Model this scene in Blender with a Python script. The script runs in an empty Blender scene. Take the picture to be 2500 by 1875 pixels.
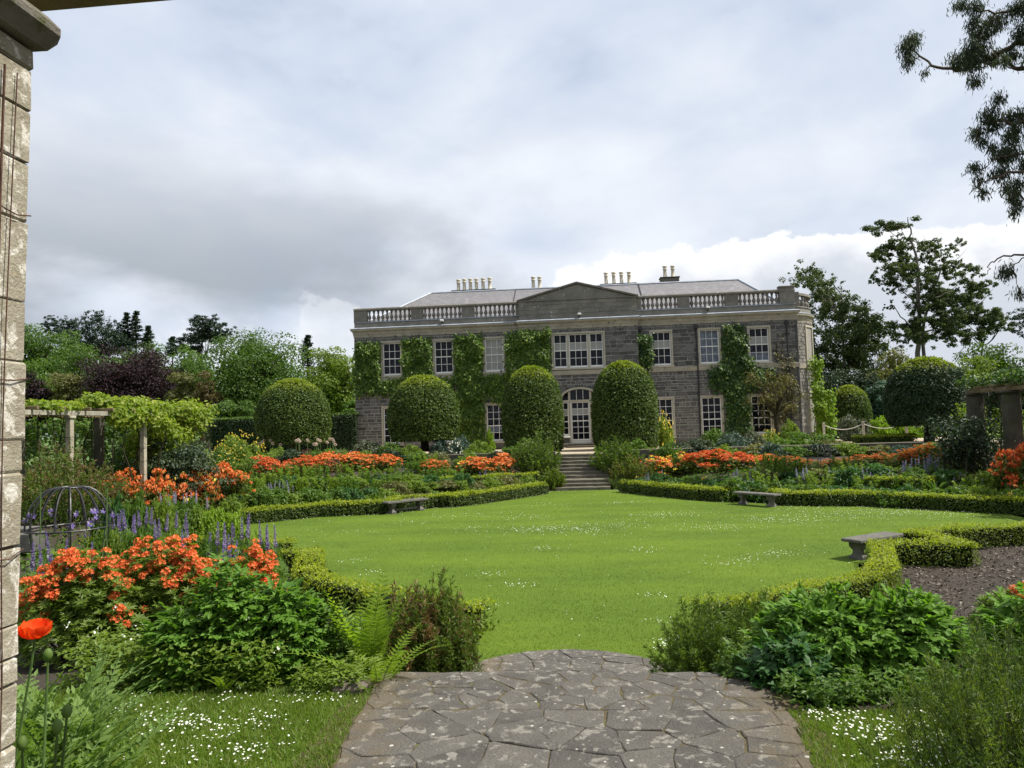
import bpy, math
import numpy as np
from mathutils import Matrix, Vector
R = math.radians
sc = bpy.context.scene
col = sc.collection

# ------------------------------------------------------------------ camera
FPX, CX, CY, EYE = 1800.0, 1250.0, 937.5, 1.7
_yaw, _pit, _rol = R(5.24), R(3.1), R(1.75)
_f = np.array([-math.sin(_yaw)*math.cos(_pit), math.cos(_yaw)*math.cos(_pit), math.sin(_pit)])
_r0 = np.array([math.cos(_yaw), math.sin(_yaw), 0.0]); _u0 = np.cross(_r0, _f)
_r = _r0*math.cos(_rol)-_u0*math.sin(_rol); _u = _u0*math.cos(_rol)+_r0*math.sin(_rol)
EYEP = np.array([0, 0, EYE])
cd = bpy.data.cameras.new('camera'); cam = bpy.data.objects.new('camera', cd); col.objects.link(cam)
cd.sensor_fit = 'HORIZONTAL'; cd.sensor_width = 36; cd.lens = FPX/2500*36
cd.clip_start = 0.05; cd.clip_end = 6000
cam.matrix_world = Matrix(((_r[0], _u[0], -_f[0], 0), (_r[1], _u[1], -_f[1], 0), (_r[2], _u[2], -_f[2], EYE), (0, 0, 0, 1)))
sc.camera = cam
def at(x, y, Y):                       # survey helper: sight line at depth Y
    d = _f+_r*(x-CX)/FPX-_u*(y-CY)/FPX
    return EYEP+d*(Y/d[1])
def scr(p):
    v = np.asarray(p, float)-EYEP; w = v@_f
    return CX+FPX*(v@_r)/w, CY-FPX*(v@_u)/w

# ------------------------------------------------------------------ sky, sun, exposure
SUN_AZ, SUN_EL = R(-2), R(56)           # from +X towards +Y
tosun = np.array([math.cos(SUN_EL)*math.cos(SUN_AZ), math.cos(SUN_EL)*math.sin(SUN_AZ), math.sin(SUN_EL)])
w = bpy.data.worlds.new('World'); sc.world = w; w.use_nodes = True
nt = w.node_tree; nt.nodes.clear()
def nd(tree, typ, **kw):
    n = tree.nodes.new(typ)
    for k, v in kw.items(): setattr(n, k, v)
    return n
def lk(tree, a, b): tree.links.new(a, b)
def build_world():
    N = lambda t, **k: nd(nt, t, **k)
    def M(op, a, b=None, c=None, clamp=False):
        m = N('ShaderNodeMath', operation=op, use_clamp=clamp)
        for i, v in enumerate((a, b, c)):
            if v is None: continue
            if isinstance(v, (int, float)): m.inputs[i].default_value = v
            else: lk(nt, v, m.inputs[i])
        return m.outputs[0]
    out = N('ShaderNodeOutputWorld')
    sky = N('ShaderNodeTexSky', sky_type='NISHITA', sun_disc=False)
    sky.sun_elevation = SUN_EL; sky.sun_rotation = math.atan2(tosun[0], tosun[1])
    bg1 = N('ShaderNodeBackground'); lk(nt, sky.outputs[0], bg1.inputs[0]); bg1.inputs[1].default_value = 0.09
    bg2 = N('ShaderNodeBackground'); bg2.inputs[1].default_value = 1.0
    mix = N('ShaderNodeMixShader'); lk(nt, bg1.outputs[0], mix.inputs[1]); lk(nt, bg2.outputs[0], mix.inputs[2])
    lk(nt, mix.outputs[0], out.inputs[0])
    tc = N('ShaderNodeTexCoord'); sep = N('ShaderNodeSeparateXYZ'); lk(nt, tc.outputs['Generated'], sep.inputs[0])
    x, y, z = sep.outputs
    zc = M('MAXIMUM', z, 0.0)
    az = M('ARCTAN2', x, y)
    el = M('ARCSINE', M('MINIMUM', zc, 1.0))
    # flattened layer coordinates: clouds foreshorten towards the horizon
    den = M('ADD', zc, 0.22)
    cx_, cy_ = M('DIVIDE', x, den), M('DIVIDE', y, den)
    def noise(vx, vy, vz, scale, detail, rough=0.5, dist=0.0):
        c = N('ShaderNodeCombineXYZ')
        for i, v in enumerate((vx, vy, vz)):
            if isinstance(v, (int, float)): c.inputs[i].default_value = v
            else: lk(nt, v, c.inputs[i])
        n = N('ShaderNodeTexNoise'); lk(nt, c.outputs[0], n.inputs['Vector'])
        n.inputs['Scale'].default_value = scale; n.inputs['Detail'].default_value = detail
        n.inputs['Roughness'].default_value = rough; n.inputs['Distortion'].default_value = dist
        return n.outputs[0]
    def ramp(v, a, b, lo=0.0, hi=1.0):
        m = N('ShaderNodeMapRange', interpolation_type='SMOOTHSTEP'); lk(nt, v, m.inputs[0])
        m.inputs[1].default_value = a; m.inputs[2].default_value = b; m.inputs[3].default_value = lo; m.inputs[4].default_value = hi
        return m.outputs[0]
    def mixc(fac, a, b):
        m = N('ShaderNodeMix', data_type='RGBA'); lk(nt, fac, m.inputs[0])
        for s, v in ((6, a), (7, b)):
            if isinstance(v, tuple): m.inputs[s].default_value = v+(1,)
            else: lk(nt, v, m.inputs[s])
        return m.outputs[2]
    # high overcast sheet
    n1 = noise(M('MULTIPLY', az, .9), M('MULTIPLY', el, 1.6), 3.1, 1.9, 6, 0.5, 0.35)
    n2 = noise(az, M('MULTIPLY', el, 1.8), 9.7, 5.5, 6, 0.5, 0.2)
    sheet = M('ADD', M('MULTIPLY', n1, 0.72), M('MULTIPLY', n2, 0.28))
    c_sheet = mixc(ramp(sheet, 0.39, 0.60), SKYC['sheet_dark'], SKYC['sheet_light'])
    # grey bank of low cloud, drawn out sideways
    n3 = noise(M('MULTIPLY', az, 1.0), M('MULTIPLY', el, 2.0), 5.5, 3.0, 6, 0.5, 0.15)
    band = M('MULTIPLY', ramp(el, 0.05, 0.15), ramp(el, 0.42, 0.17))
    bank = M('MULTIPLY', ramp(M('SUBTRACT', n3, M('MULTIPLY', az, 0.22)), 0.44, 0.68), band)
    c1 = mixc(M('MULTIPLY', bank, 0.92), c_sheet, SKYC['bank'])
    # cumulus with a ragged bright top
    n4 = noise(M('MULTIPLY', az, 1.0), M('MULTIPLY', el, 1.25), 21.4, 3.4, 1, 0.5, 0.0)
    n5 = noise(M('MULTIPLY', az, 1.0), M('MULTIPLY', el, 1.2), 2.2, 17.0, 6, 0.55, 0.0)
    top = M('ADD', M('ADD', 0.178, M('MULTIPLY', az, 0.12)), M('ADD', M('MULTIPLY', M('SUBTRACT', n4, 0.5), 0.24), M('MULTIPLY', M('SUBTRACT', n5, 0.5), 0.14)))
    dep = M('SUBTRACT', top, el)
    cmask = M('MULTIPLY', ramp(dep, -0.002, 0.012), ramp(az, -.25, .12, .35, 1.))
    n6 = noise(az, M('MULTIPLY', el, 1.8), 31.0, 7.0, 6, 0.55, 0.4)
    shade = ramp(M('ADD', dep, M('MULTIPLY', M('SUBTRACT', n6, 0.5), 0.22)), 0.0, 0.13)
    c_cum = mixc(shade, SKYC['cum_top'], SKYC['cum_low'])
    # clear blue only right above the cumulus shoulder
    c2 = mixc(cmask, c1, c_cum)
    lk(nt, c2, bg2.inputs[0])
    blue = M('MULTIPLY', ramp(sheet, 0.43, 0.33), M('SUBTRACT', 1.0, cmask))
    lk(nt, M('SUBTRACT', 1.0, M('MULTIPLY', blue, 0.3)), mix.inputs[0])
SKYC = dict(sheet_dark=(0.415, 0.465, 0.555), sheet_light=(0.57, 0.60, 0.645), bank=(0.26, 0.288, 0.325), cum_top=(0.67, 0.68, 0.695), cum_low=(0.44, 0.468, 0.52))
build_world()
sd = bpy.data.lights.new('sun', 'SUN'); so = bpy.data.objects.new('sun', sd); col.objects.link(so)
sd.energy = 4.8; sd.angle = R(0.6); sd.color = (1.0, 0.95, 0.86)
so.rotation_euler = Vector(tosun).to_track_quat('Z', 'Y').to_euler(); so.location = (30, 5, 60)
vs = sc.view_settings
vs.view_transform = 'Standard'; vs.look = 'None'; vs.gamma = 1.0; vs.exposure = 0.65; vs.use_curve_mapping = False
sc.cycles.use_denoising = True
sc.cycles.max_bounces = 6; sc.cycles.transparent_max_bounces = 12; sc.cycles.transmission_bounces = 4

# ------------------------------------------------------------------ mesh helpers
class MB:
    def __init__(s): s.v = []; s.f = []; s.n = 0
    def add(s, V, F):
        V = np.asarray(V, float).reshape(-1, 3); F = np.asarray(F, int)
        s.v.append(V); s.f.append(F+s.n); s.n += len(V); return s
    def quads(s, Q): Q = np.asarray(Q); return s.add(Q.reshape(-1, 3), np.arange(len(Q)*4).reshape(-1, 4))
    def tris(s, T): T = np.asarray(T); return s.add(T.reshape(-1, 3), np.arange(len(T)*3).reshape(-1, 3))
    def box(s, x0, x1, y0, y1, z0, z1):
        V = [(x, y, z) for z in (z0, z1) for y in (y0, y1) for x in (x0, x1)]
        return s.add(V, [(0, 2, 3, 1), (4, 5, 7, 6), (0, 1, 5, 4), (2, 6, 7, 3), (0, 4, 6, 2), (1, 3, 7, 5)])
    def bbox(s, x0, x1, y0, y1, z0, z1, b=.02):        # box with chamfered edges
        X, Y, Z = (x0, x1), (y0, y1), (z0, z1); V = []; idx = {}
        for i in (0, 1):
            for j in (0, 1):
                for k in (0, 1):
                    sx, sy, sz = (1-2*i), (1-2*j), (1-2*k)
                    idx[i, j, k] = len(V)
                    V += [(X[i], Y[j]+sy*b, Z[k]+sz*b), (X[i]+sx*b, Y[j], Z[k]+sz*b), (X[i]+sx*b, Y[j]+sy*b, Z[k])]
        F4 = []
        for a in (0, 1):
            g = lambda i, j, k, c: idx[i, j, k]+c
            F4 += [(g(a, 0, 0, 0), g(a, 1, 0, 0), g(a, 1, 1, 0), g(a, 0, 1, 0)), (g(0, a, 0, 1), g(1, a, 0, 1), g(1, a, 1, 1), g(0, a, 1, 1)), (g(0, 0, a, 2), g(1, 0, a, 2), g(1, 1, a, 2), g(0, 1, a, 2))]
            for c in (0, 1):
                F4 += [(g(a, c, 0, 0), g(a, c, 1, 0), g(a, c, 1, 1), g(a, c, 0, 1)), (g(a, 0, c, 0), g(a, 1, c, 0), g(a, 1, c, 2), g(a, 0, c, 2)), (g(0, a, c, 1), g(1, a, c, 1), g(1, a, c, 2), g(0, a, c, 2))]
        s.add(V, F4)
        s.f.append(np.array([(idx[k], idx[k]+1, idx[k]+2) for k in idx])+s.n-len(V))
        return s
    def tube(s, pts, rad, k=6, cap=True):
        p = np.asarray(pts, float); n = len(p); rad = np.broadcast_to(np.asarray(rad, float), (n,))
        t = np.gradient(p, axis=0); t /= np.linalg.norm(t, axis=1)[:, None]+1e-9
        ref = np.array([0, 0, 1.]) if abs(t[0][2]) < .9 else np.array([1., 0, 0])
        a = np.cross(t, ref); a /= np.linalg.norm(a, axis=1)[:, None]+1e-9; b = np.cross(t, a)
        th = np.arange(k)*2*math.pi/k
        V = p[:, None]+rad[:, None, None]*(np.cos(th)[None, :, None]*a[:, None]+np.sin(th)[None, :, None]*b[:, None])
        i = np.arange(n-1)[:, None]*k; j = np.arange(k)[None]; j2 = (j+1) % k
        F = np.stack([i+j, i+j2, i+k+j2, i+k+j], -1).reshape(-1, 4)
        s.add(V, F)
        if cap: s.f.append(np.array([list(range(k))[::-1]])+s.n-n*k); s.f.append(np.array([list(range(k))])+s.n-k)
        return s
    def lathe(s, prof, k=16, c=(0, 0, 0), a0=0, a1=2*math.pi):
        full = abs(a1-a0-2*math.pi) < 1e-6; m = k if full else k+1
        th = a0+(a1-a0)*np.arange(m)/k; pr = np.asarray(prof, float)
        V = np.stack([c[0]+pr[:, 0][:, None]*np.cos(th), c[1]+pr[:, 0][:, None]*np.sin(th), c[2]+np.repeat(pr[:, 1][:, None], m, 1)], -1)
        i = np.arange(len(pr)-1)[:, None]*m; j = np.arange(k)[None]; j2 = (j+1) % m
        return s.add(V, np.stack([i+j, i+j2, i+m+j2, i+m+j], -1).reshape(-1, 4))
    def prism(s, poly, z0, z1):
        P = np.asarray(poly, float); n = len(P)
        s.add(np.vstack([np.c_[P, np.full(n, z0)], np.c_[P, np.full(n, z1)]]), [(i, (i+1) % n, (i+1) % n+n, i+n) for i in range(n)])
        s.f.append(np.array([list(range(n, 2*n))])+s.n-2*n); s.f.append(np.array([list(range(n))[::-1]])+s.n-2*n)
        return s
    def xf(s, M):                                      # transform everything so far
        M = np.asarray(M); s.v = [v@M[:3, :3].T+M[:3, 3] for v in s.v]; return s
    def mesh(s, name, mat=None, smooth=False):
        me = bpy.data.meshes.new(name)
        V = np.vstack(s.v); me.vertices.add(len(V)); me.vertices.foreach_set('co', V.astype(np.float32).ravel())
        lv = np.concatenate([f.ravel() for f in s.f]); sz = np.concatenate([np.full(len(f), f.shape[1]) for f in s.f])
        me.loops.add(len(lv)); me.loops.foreach_set('vertex_index', lv.astype(np.int32))
        me.polygons.add(len(sz)); me.polygons.foreach_set('loop_start', (np.cumsum(sz)-sz).astype(np.int32))
        me.polygons.foreach_set('use_smooth', np.full(len(sz), bool(smooth)))
        me.update(calc_edges=True)
        if mat: me.materials.append(mat)
        return me
def link(name, me, parent=None, loc=None, rz=0, scale=None):
    o = bpy.data.objects.new(name, me); col.objects.link(o)
    if parent is not None: o.parent = parent
    if loc is not None: o.location = [float(q) for q in loc]
    if rz: o.rotation_euler[2] = rz
    if scale is not None: o.scale = (scale,)*3 if np.isscalar(scale) else [float(q) for q in scale]
    return o
def ob(name, mb, mat, parent=None, smooth=False, **k): return link(name, mb.mesh(name, mat, smooth), parent, **k)
def tag(o, label=None, cat=None, group=None, kind=None):
    if label: o['label'] = label
    if cat: o['category'] = cat
    if group: o['group'] = group
    if kind: o['kind'] = kind
    return o
def thing(name, label, cat, loc=(0, 0, 0), rz=0, group=None):
    o = link(name, None, loc=loc, rz=rz); o.empty_display_size = .2
    return tag(o, label, cat, group)
def structure(name, mb, mat, smooth=False): return tag(ob(name, mb, mat, smooth=smooth), kind='structure')
ORD = ['first', 'second', 'third', 'fourth', 'fifth', 'sixth', 'seventh', 'eighth', 'ninth', 'tenth', 'eleventh', 'twelfth', 'thirteenth', 'fourteenth', 'fifteenth', 'sixteenth', 'seventeenth', 'eighteenth', 'nineteenth', 'twentieth']
def by_place(items, what, where):                       # labels for look-alikes, counted along the bed
    items = sorted(items, key=lambda o: scr(np.array(o.location)+(0, 0, .3))[0]); n = len(items)
    for i, o in enumerate(items):
        w_ = 'leftmost' if i == 0 else 'rightmost' if i == n-1 else ORD[i]+' from left'
        o['label'] = f'{what} {where}' if n == 1 else f'{w_} {what} {where}' if w_[-4:] == 'most' else f'{what} {where}, {w_}'
def unit(v): return v/(np.linalg.norm(v, axis=-1, keepdims=True)+1e-9)
def rdir(rng, n): return unit(rng.normal(size=(n, 3)))
def leafq(P, A, N, L, W, fold=.15, mid=.45, ctr=0.0):   # one folded diamond per leaf
    n = len(P); L = np.broadcast_to(np.asarray(L, float), (n,))[:, None]; W = np.broadcast_to(np.asarray(W, float), (n,))[:, None]
    A = unit(A); B = unit(np.cross(N, A)); N2 = np.cross(A, B); P = P-A*L*ctr; m = P+A*L*mid+N2*W*fold
    return np.stack([P, m+B*W*.5, P+A*L, m-B*W*.5], 1)
def clumps(rng, C, Rr, per, L, W, up=.35, jit=.55, lo=.72, bias=.25, zmin=None):
    C = np.asarray(C, float); Rr = np.asarray(Rr, float).reshape(len(C), -1)
    if Rr.shape[1] == 1: Rr = np.repeat(Rr, 3, 1)
    idx = np.repeat(np.arange(len(C)), per) if np.isscalar(per) else np.repeat(np.arange(len(C)), per)
    n = len(idx); d = rdir(rng, n); d[:, 2] += bias; d = unit(d)
    P = C[idx]+d*Rr[idx]*rng.uniform(lo, 1.06, n)[:, None]
    if zmin is not None: k = P[:, 2] > zmin; P = P[k]; d = d[k]; n = len(P)
    N = unit(d+np.array([0, 0, up])+jit*rng.normal(size=(n, 3)))
    A = unit(np.cross(N, rdir(rng, n)))
    s = rng.uniform(.7, 1.3, n)
    return leafq(P, A, N, L*s, W*s, ctr=.5)

# ------------------------------------------------------------------ materials
def newmat(name):
    m = bpy.data.materials.new(name); m.use_nodes = True; t = m.node_tree; t.nodes.clear()
    out = nd(t, 'ShaderNodeOutputMaterial'); b = nd(t, 'ShaderNodeBsdfPrincipled'); lk(t, b.outputs[0], out.inputs[0])
    return m, t, b, out
def n_noise(t, scale, detail=4, rough=.55, vec=None, dist=0.):
    n = nd(t, 'ShaderNodeTexNoise'); n.inputs['Scale'].default_value = scale; n.inputs['Detail'].default_value = detail
    n.inputs['Roughness'].default_value = rough; n.inputs['Distortion'].default_value = dist
    if vec is not None: lk(t, vec, n.inputs['Vector'])
    return n.outputs[0]
def n_map(t, v, a, b, lo=0., hi=1.):
    m = nd(t, 'ShaderNodeMapRange'); lk(t, v, m.inputs[0])
    for i, q in enumerate((a, b, lo, hi)): m.inputs[i+1].default_value = q
    return m.outputs[0]
def n_mix(t, fac, a, b, mode='MIX'):
    m = nd(t, 'ShaderNodeMix', data_type='RGBA', blend_type=mode)
    if isinstance(fac, (int, float)): m.inputs[0].default_value = fac
    else: lk(t, fac, m.inputs[0])
    for s, v in ((6, a), (7, b)):
        if isinstance(v, (tuple, list)): m.inputs[s].default_value = tuple(v)+(1,)
        else: lk(t, v, m.inputs[s])
    return m.outputs[2]
def n_math(t, op, a, b=0.):
    m = nd(t, 'ShaderNodeMath', operation=op)
    for i, v in enumerate((a, b)):
        if isinstance(v, (int, float)): m.inputs[i].default_value = v
        else: lk(t, v, m.inputs[i])
    return m.outputs[0]
def n_bump(t, b, h, strength=.4, dist=.02):
    n = nd(t, 'ShaderNodeBump'); n.inputs['Strength'].default_value = strength; n.inputs['Distance'].default_value = dist
    lk(t, h, n.inputs['Height']); lk(t, n.outputs[0], b.inputs['Normal'])
def geo(t): return nd(t, 'ShaderNodeNewGeometry')
def objco(t): return nd(t, 'ShaderNodeTexCoord').outputs['Object']
LEAVES = {}
def leaf(name, c1, c2, trans=.4, rough=.5, spec=.35, c3=None, patch=.6, ns=1.3, stretch=None):
    """leaf tissue: colour varies leaf by leaf and in drifts over the plant; light passes through it"""
    if name in LEAVES: return LEAVES[name]
    m, t, b, out = newmat(name); g = geo(t); pv = g.outputs['Position']
    if stretch: mp = nd(t, 'ShaderNodeMapping'); mp.inputs['Scale'].default_value = stretch; lk(t, pv, mp.inputs[0]); pv = mp.outputs[0]
    f = n_math(t, 'ADD', n_math(t, 'MULTIPLY', g.outputs['Random Per Island'], 1-patch), n_math(t, 'MULTIPLY', n_map(t, n_noise(t, ns, 3, vec=pv), .32, .68), patch))
    c = n_mix(t, f, c1, c2)
    if c3:
        k = nd(t, 'ShaderNodeMath', operation='GREATER_THAN'); r2 = nd(t, 'ShaderNodeMath', operation='FRACT')
        lk(t, n_math(t, 'MULTIPLY', g.outputs['Random Per Island'], 7.31), r2.inputs[0]); lk(t, r2.outputs[0], k.inputs[0]); k.inputs[1].default_value = .8
        c = n_mix(t, k.outputs[0], c, c3)
    lk(t, c, b.inputs['Base Color']); b.inputs['Roughness'].default_value = rough; b.inputs['Specular IOR Level'].default_value = spec
    tr = nd(t, 'ShaderNodeBsdfTranslucent')
    lk(t, n_mix(t, 1.0, c, (1.25, 1.35, .55), 'MULTIPLY'), tr.inputs[0])
    mx = nd(t, 'ShaderNodeMixShader'); mx.inputs[0].default_value = trans
    lk(t, b.outputs[0], mx.inputs[1]); lk(t, tr.outputs[0], mx.inputs[2]); lk(t, mx.outputs[0], out.inputs[0])
    LEAVES[name] = m; return m
def plain(name, c, rough=.7, spec=.3, metal=0., var=.25, scale=6., bump=.15, c2=None):
    m, t, b, out = newmat(name); v = objco(t); n = n_noise(t, scale, 6, vec=v)
    a = tuple(q*(1-var) for q in c); d = c2 or tuple(min(1, q*(1+var)) for q in c)
    lk(t, n_mix(t, n_map(t, n, .3, .7), a, d), b.inputs['Base Color'])
    b.inputs['Roughness'].default_value = rough; b.inputs['Specular IOR Level'].default_value = spec; b.inputs['Metallic'].default_value = metal
    if bump: n_bump(t, b, n_noise(t, scale*6, 5, vec=v), bump)
    return m
def stone(name, dark, light, lichen=None, scale=3., lich=.62, spots=None, spot_scale=9., rough=.9, bump=.5, moss=None, moss_t=.6, world=True, rnd=.35, edge_moss=None):
    """weathered stone: piece-by-piece tint, grain, blotches of lichen and moss"""
    m, t, b, out = newmat(name); g = geo(t); v = g.outputs['Position'] if world else objco(t)
    oi = nd(t, 'ShaderNodeObjectInfo')
    r = n_math(t, 'FRACT', n_math(t, 'ADD', g.outputs['Random Per Island'], oi.outputs['Random']))
    n = n_noise(t, scale, 7, .62, v)
    f = n_math(t, 'ADD', n_math(t, 'MULTIPLY', n_map(t, n, .3, .7), 1-rnd), n_math(t, 'MULTIPLY', r, rnd))
    c = n_mix(t, f, dark, light)
    if lichen: c = n_mix(t, n_map(t, n_noise(t, scale*1.7, 6, .65, v, .5), lich, lich+.07), c, lichen)
    if moss: c = n_mix(t, n_map(t, n_noise(t, scale*.8, 7, .7, v, .3), moss_t, moss_t+.1), c, moss)
    if edge_moss:
        sp = nd(t, 'ShaderNodeSeparateXYZ'); lk(t, v, sp.inputs[0]); ax = n_math(t, 'ABSOLUTE', n_math(t, 'ADD', sp.outputs[0], .13))
        q = n_math(t, 'ADD', n_map(t, ax, .6, 1.25, 0, .42), n_math(t, 'SUBTRACT', n_noise(t, 7., 7, .68, v, .3), .5)); c = n_mix(t, n_map(t, q, .2, .4, 0, .5), c, edge_moss)
    if spots:
        vo = nd(t, 'ShaderNodeTexVoronoi'); lk(t, v, vo.inputs['Vector']); vo.inputs['Scale'].default_value = spot_scale
        d = n_math(t, 'ADD', vo.outputs['Distance'], n_math(t, 'MULTIPLY', n_noise(t, spot_scale*4, 3, vec=v), .16))
        sx = nd(t, 'ShaderNodeSeparateColor'); lk(t, vo.outputs['Color'], sx.inputs[0])
        rad = n_map(t, sx.outputs[0], .25, 1., 0.02, .30)
        k = n_math(t, 'MULTIPLY', n_map(t, n_math(t, 'SUBTRACT', rad, d), 0., .05), n_map(t, n_noise(t, spot_scale*.22, 3, vec=v), .34, .5))
        c = n_mix(t, k, c, spots)
    lk(t, c, b.inputs['Base Color']); b.inputs['Roughness'].default_value = rough; b.inputs['Specular IOR Level'].default_value = .2
    if bump: n_bump(t, b, n_math(t, 'ADD', n_noise(t, scale*9, 8, .65, v), n_math(t, 'MULTIPLY', n, .8)), bump, .03)
    return m
def bark(name, c1, c2): return plain(name, c1, .95, .1, var=.3, scale=9, bump=.6, c2=c2)

M = {}
M['lawn'] = None
def make_lawn():
    m, t, b, out = newmat('lawn_turf'); g = geo(t); v = g.outputs['Position']
    mpl = nd(t, 'ShaderNodeMapping'); mpl.inputs['Scale'].default_value = (.28, .75, 1); lk(t, v, mpl.inputs[0]); n = n_noise(t, 1.0, 3, .55, mpl.outputs[0]); n2 = n_noise(t, 26, 6, .7, v); n3 = n_noise(t, 4., 5, .6, v)
    c = n_mix(t, n_map(t, n, .35, .65), (.040, .074, .005), (.105, .158, .009))
    c = n_mix(t, n_map(t, n3, .35, .7), c, (.068, .120, .009))
    c = n_mix(t, n_map(t, n2, .35, .75), c, (.10, .155, .016))
    c = n_mix(t, n_map(t, n_noise(t, 1.7, 6, .7, v), .64, .78), c, (.115, .12, .032))
    lk(t, c, b.inputs['Base Color']); b.inputs['Roughness'].default_value = .8; b.inputs['Specular IOR Level'].default_value = .15
    n_bump(t, b, n2, .9, .03); return m
M['lawn'] = make_lawn()
def make_soil():
    m, t, b, out = newmat('bed_soil'); g = geo(t); v = g.outputs['Position']
    c = n_mix(t, n_map(t, n_noise(t, 22, 8, .7, v), .3, .7), (.016, .012, .007), (.05, .038, .024))
    sx = nd(t, 'ShaderNodeSeparateXYZ'); lk(t, v, sx.inputs[0])
    k = n_map(t, n_math(t, 'ADD', sx.outputs[1], n_math(t, 'MULTIPLY', n_noise(t, .3, 2, vec=v), 6.)), 47, 50)
    c = n_mix(t, k, c, n_mix(t, n_noise(t, .2, 4, vec=v), (.05, .10, .015), (.09, .15, .025)))
    lk(t, c, b.inputs['Base Color']); b.inputs['Roughness'].default_value = .95; n_bump(t, b, n_noise(t, 40, 6, .7, v), .8, .03); return m
M['soil'] = make_soil()
M['chip1'] = plain('bark_chip', (.10, .066, .048), .9, .2, var=.5, scale=30)
M['gravel'] = plain('terrace_gravel', (.36, .30, .22), .9, .2, var=.2, scale=18, bump=.5)
M['flag'] = stone('flagstone', (.064, .060, .053), (.138, .127, .110), lichen=(.225, .21, .18), scale=6., lich=.55, spots=(.46, .44, .39), spot_scale=15, rnd=.5, bump=.8, edge_moss=(.15, .115, .065))
M['flag_edge'] = stone('mossy_flagstone', (.072, .062, .050), (.150, .126, .096), scale=7., spots=(.42, .39, .33), spot_scale=16, moss=(.21, .13, .05), moss_t=.58, rnd=.35, bump=.7)
M['joint'] = stone('joint_earth', (.045, .036, .022), (.12, .092, .05), scale=14, moss=(.10, .12, .025), moss_t=.55)
M['step'] = stone('garden_step_stone', (.06, .055, .042), (.155, .14, .105), scale=2.2, spots=(.3, .28, .23), moss=(.09, .09, .03), moss_t=.6)
M['rubble'] = stone('house_stone', (.046, .046, .044), (.172, .169, .160), lichen=(.20, .19, .17), scale=1.9, lich=.72, rnd=.7)
M['sunlit_bowstone'] = stone('bow_stone', (.13, .12, .105), (.28, .265, .235), scale=2.4, rnd=.6)  # lighter house stone: sunlight on the bow is put into the colour
M['mortar'] = stone('wall_mortar', (.19, .18, .155), (.36, .34, .295), scale=2., bump=.3)
M['sandstone'] = stone('pale_sandstone', (.25, .225, .17), (.42, .385, .30), lichen=(.13, .12, .10), scale=1.6, lich=.6, rnd=.3)
M['parapet'] = stone('weathered_parapet_stone', (.11, .105, .092), (.26, .245, .21), lichen=(.40, .38, .33), scale=1.3, lich=.66, moss=(.085, .085, .035), moss_t=.6, spots=(.42, .41, .36), spot_scale=3.5)
M['surround'] = stone('window_surround_stone', (.30, .275, .215), (.46, .425, .34), scale=2.2, rnd=.35, bump=.2)
M['lead'] = plain('lead_flashing', (.30, .335, .38), .55, .4, var=.25, scale=2.)
def make_slate():
    m, t, b, out = newmat('roof_slate'); v = objco(t)
    br = nd(t, 'ShaderNodeTexBrick'); lk(t, v, br.inputs['Vector']); br.inputs['Scale'].default_value = 1.
    br.inputs['Brick Width'].default_value = .3; br.inputs['Row Height'].default_value = .17; br.inputs['Mortar Size'].default_value = .012
    br.inputs['Color1'].default_value = (.13, .126, .132, 1); br.inputs['Color2'].default_value = (.18, .172, .178, 1); br.inputs['Mortar'].default_value = (.06, .055, .06, 1)
    mp = nd(t, 'ShaderNodeMapping'); mp.inputs['Scale'].default_value = (.9, .12, 1.); lk(t, v, mp.inputs[0])
    c = n_mix(t, n_map(t, n_noise(t, 2.2, 6, .7, mp.outputs[0]), .58, .80), br.outputs[0], (.30, .285, .295))
    lk(t, c, b.inputs['Base Color']); b.inputs['Roughness'].default_value = .55; n_bump(t, b, br.outputs[1], -.5, .02); return m
M['slate'] = make_slate()
M['white'] = plain('white_sash_paint', (.78, .77, .73), .5, .4, var=.06, bump=.05)
M['blind'] = plain('cream_blind', (.86, .79, .60), .8, .1, var=.06, bump=0)
M['curtain'] = plain('pale_curtain', (.34, .37, .38), .9, .1, var=.45, scale=5, bump=0)
M['room'] = plain('painted_dark_room', (.03, .03, .036), .9, .1, bump=0)  # near-black walls: the dimness of the rooms is put into the colour
def make_glass():
    m, t, b, out = newmat('window_glass')
    b.inputs['Base Color'].default_value = (.02, .022, .035, 1); b.inputs['Roughness'].default_value = .03; b.inputs['Specular IOR Level'].default_value = .75
    n_bump(t, b, n_noise(t, 1.2, 2, vec=objco(t)), .12, .05)
    tr = nd(t, 'ShaderNodeBsdfTransparent'); tr.inputs[0].default_value = (.90, .92, .96, 1)
    mx = nd(t, 'ShaderNodeMixShader'); mx.inputs[0].default_value = .84
    lk(t, b.outputs[0], mx.inputs[1]); lk(t, tr.outputs[0], mx.inputs[2]); lk(t, mx.outputs[0], out.inputs[0]); return m
M['glass'] = make_glass()
M['pot'] = stone('buff_chimney_pot', (.48, .43, .32), (.66, .60, .47), scale=2.5, lichen=(.22, .18, .13), lich=.66, world=False)
M['iron'] = plain('black_iron', (.014, .014, .015), .45, .5, var=.3, scale=20, bump=.1)
M['rust'] = plain('rusty_wire', (.075, .035, .022), .8, .3, var=.5, scale=30)
M['pipe'] = plain('drainpipe_iron', (.022, .022, .024), .5, .4, var=.2)
M['bench'] = stone('bench_stone', (.075, .072, .064), (.165, .156, .138), spots=(.30, .29, .25), scale=5, moss=(.08, .075, .04), moss_t=.62)
M['timber'] = plain('grey_oak_timber', (.27, .25, .20), .85, .2, var=.35, scale=5, bump=.4)
M['timber_dk'] = plain('brown_oak_timber', (.15, .115, .065), .85, .2, var=.35, scale=5, bump=.4)
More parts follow.
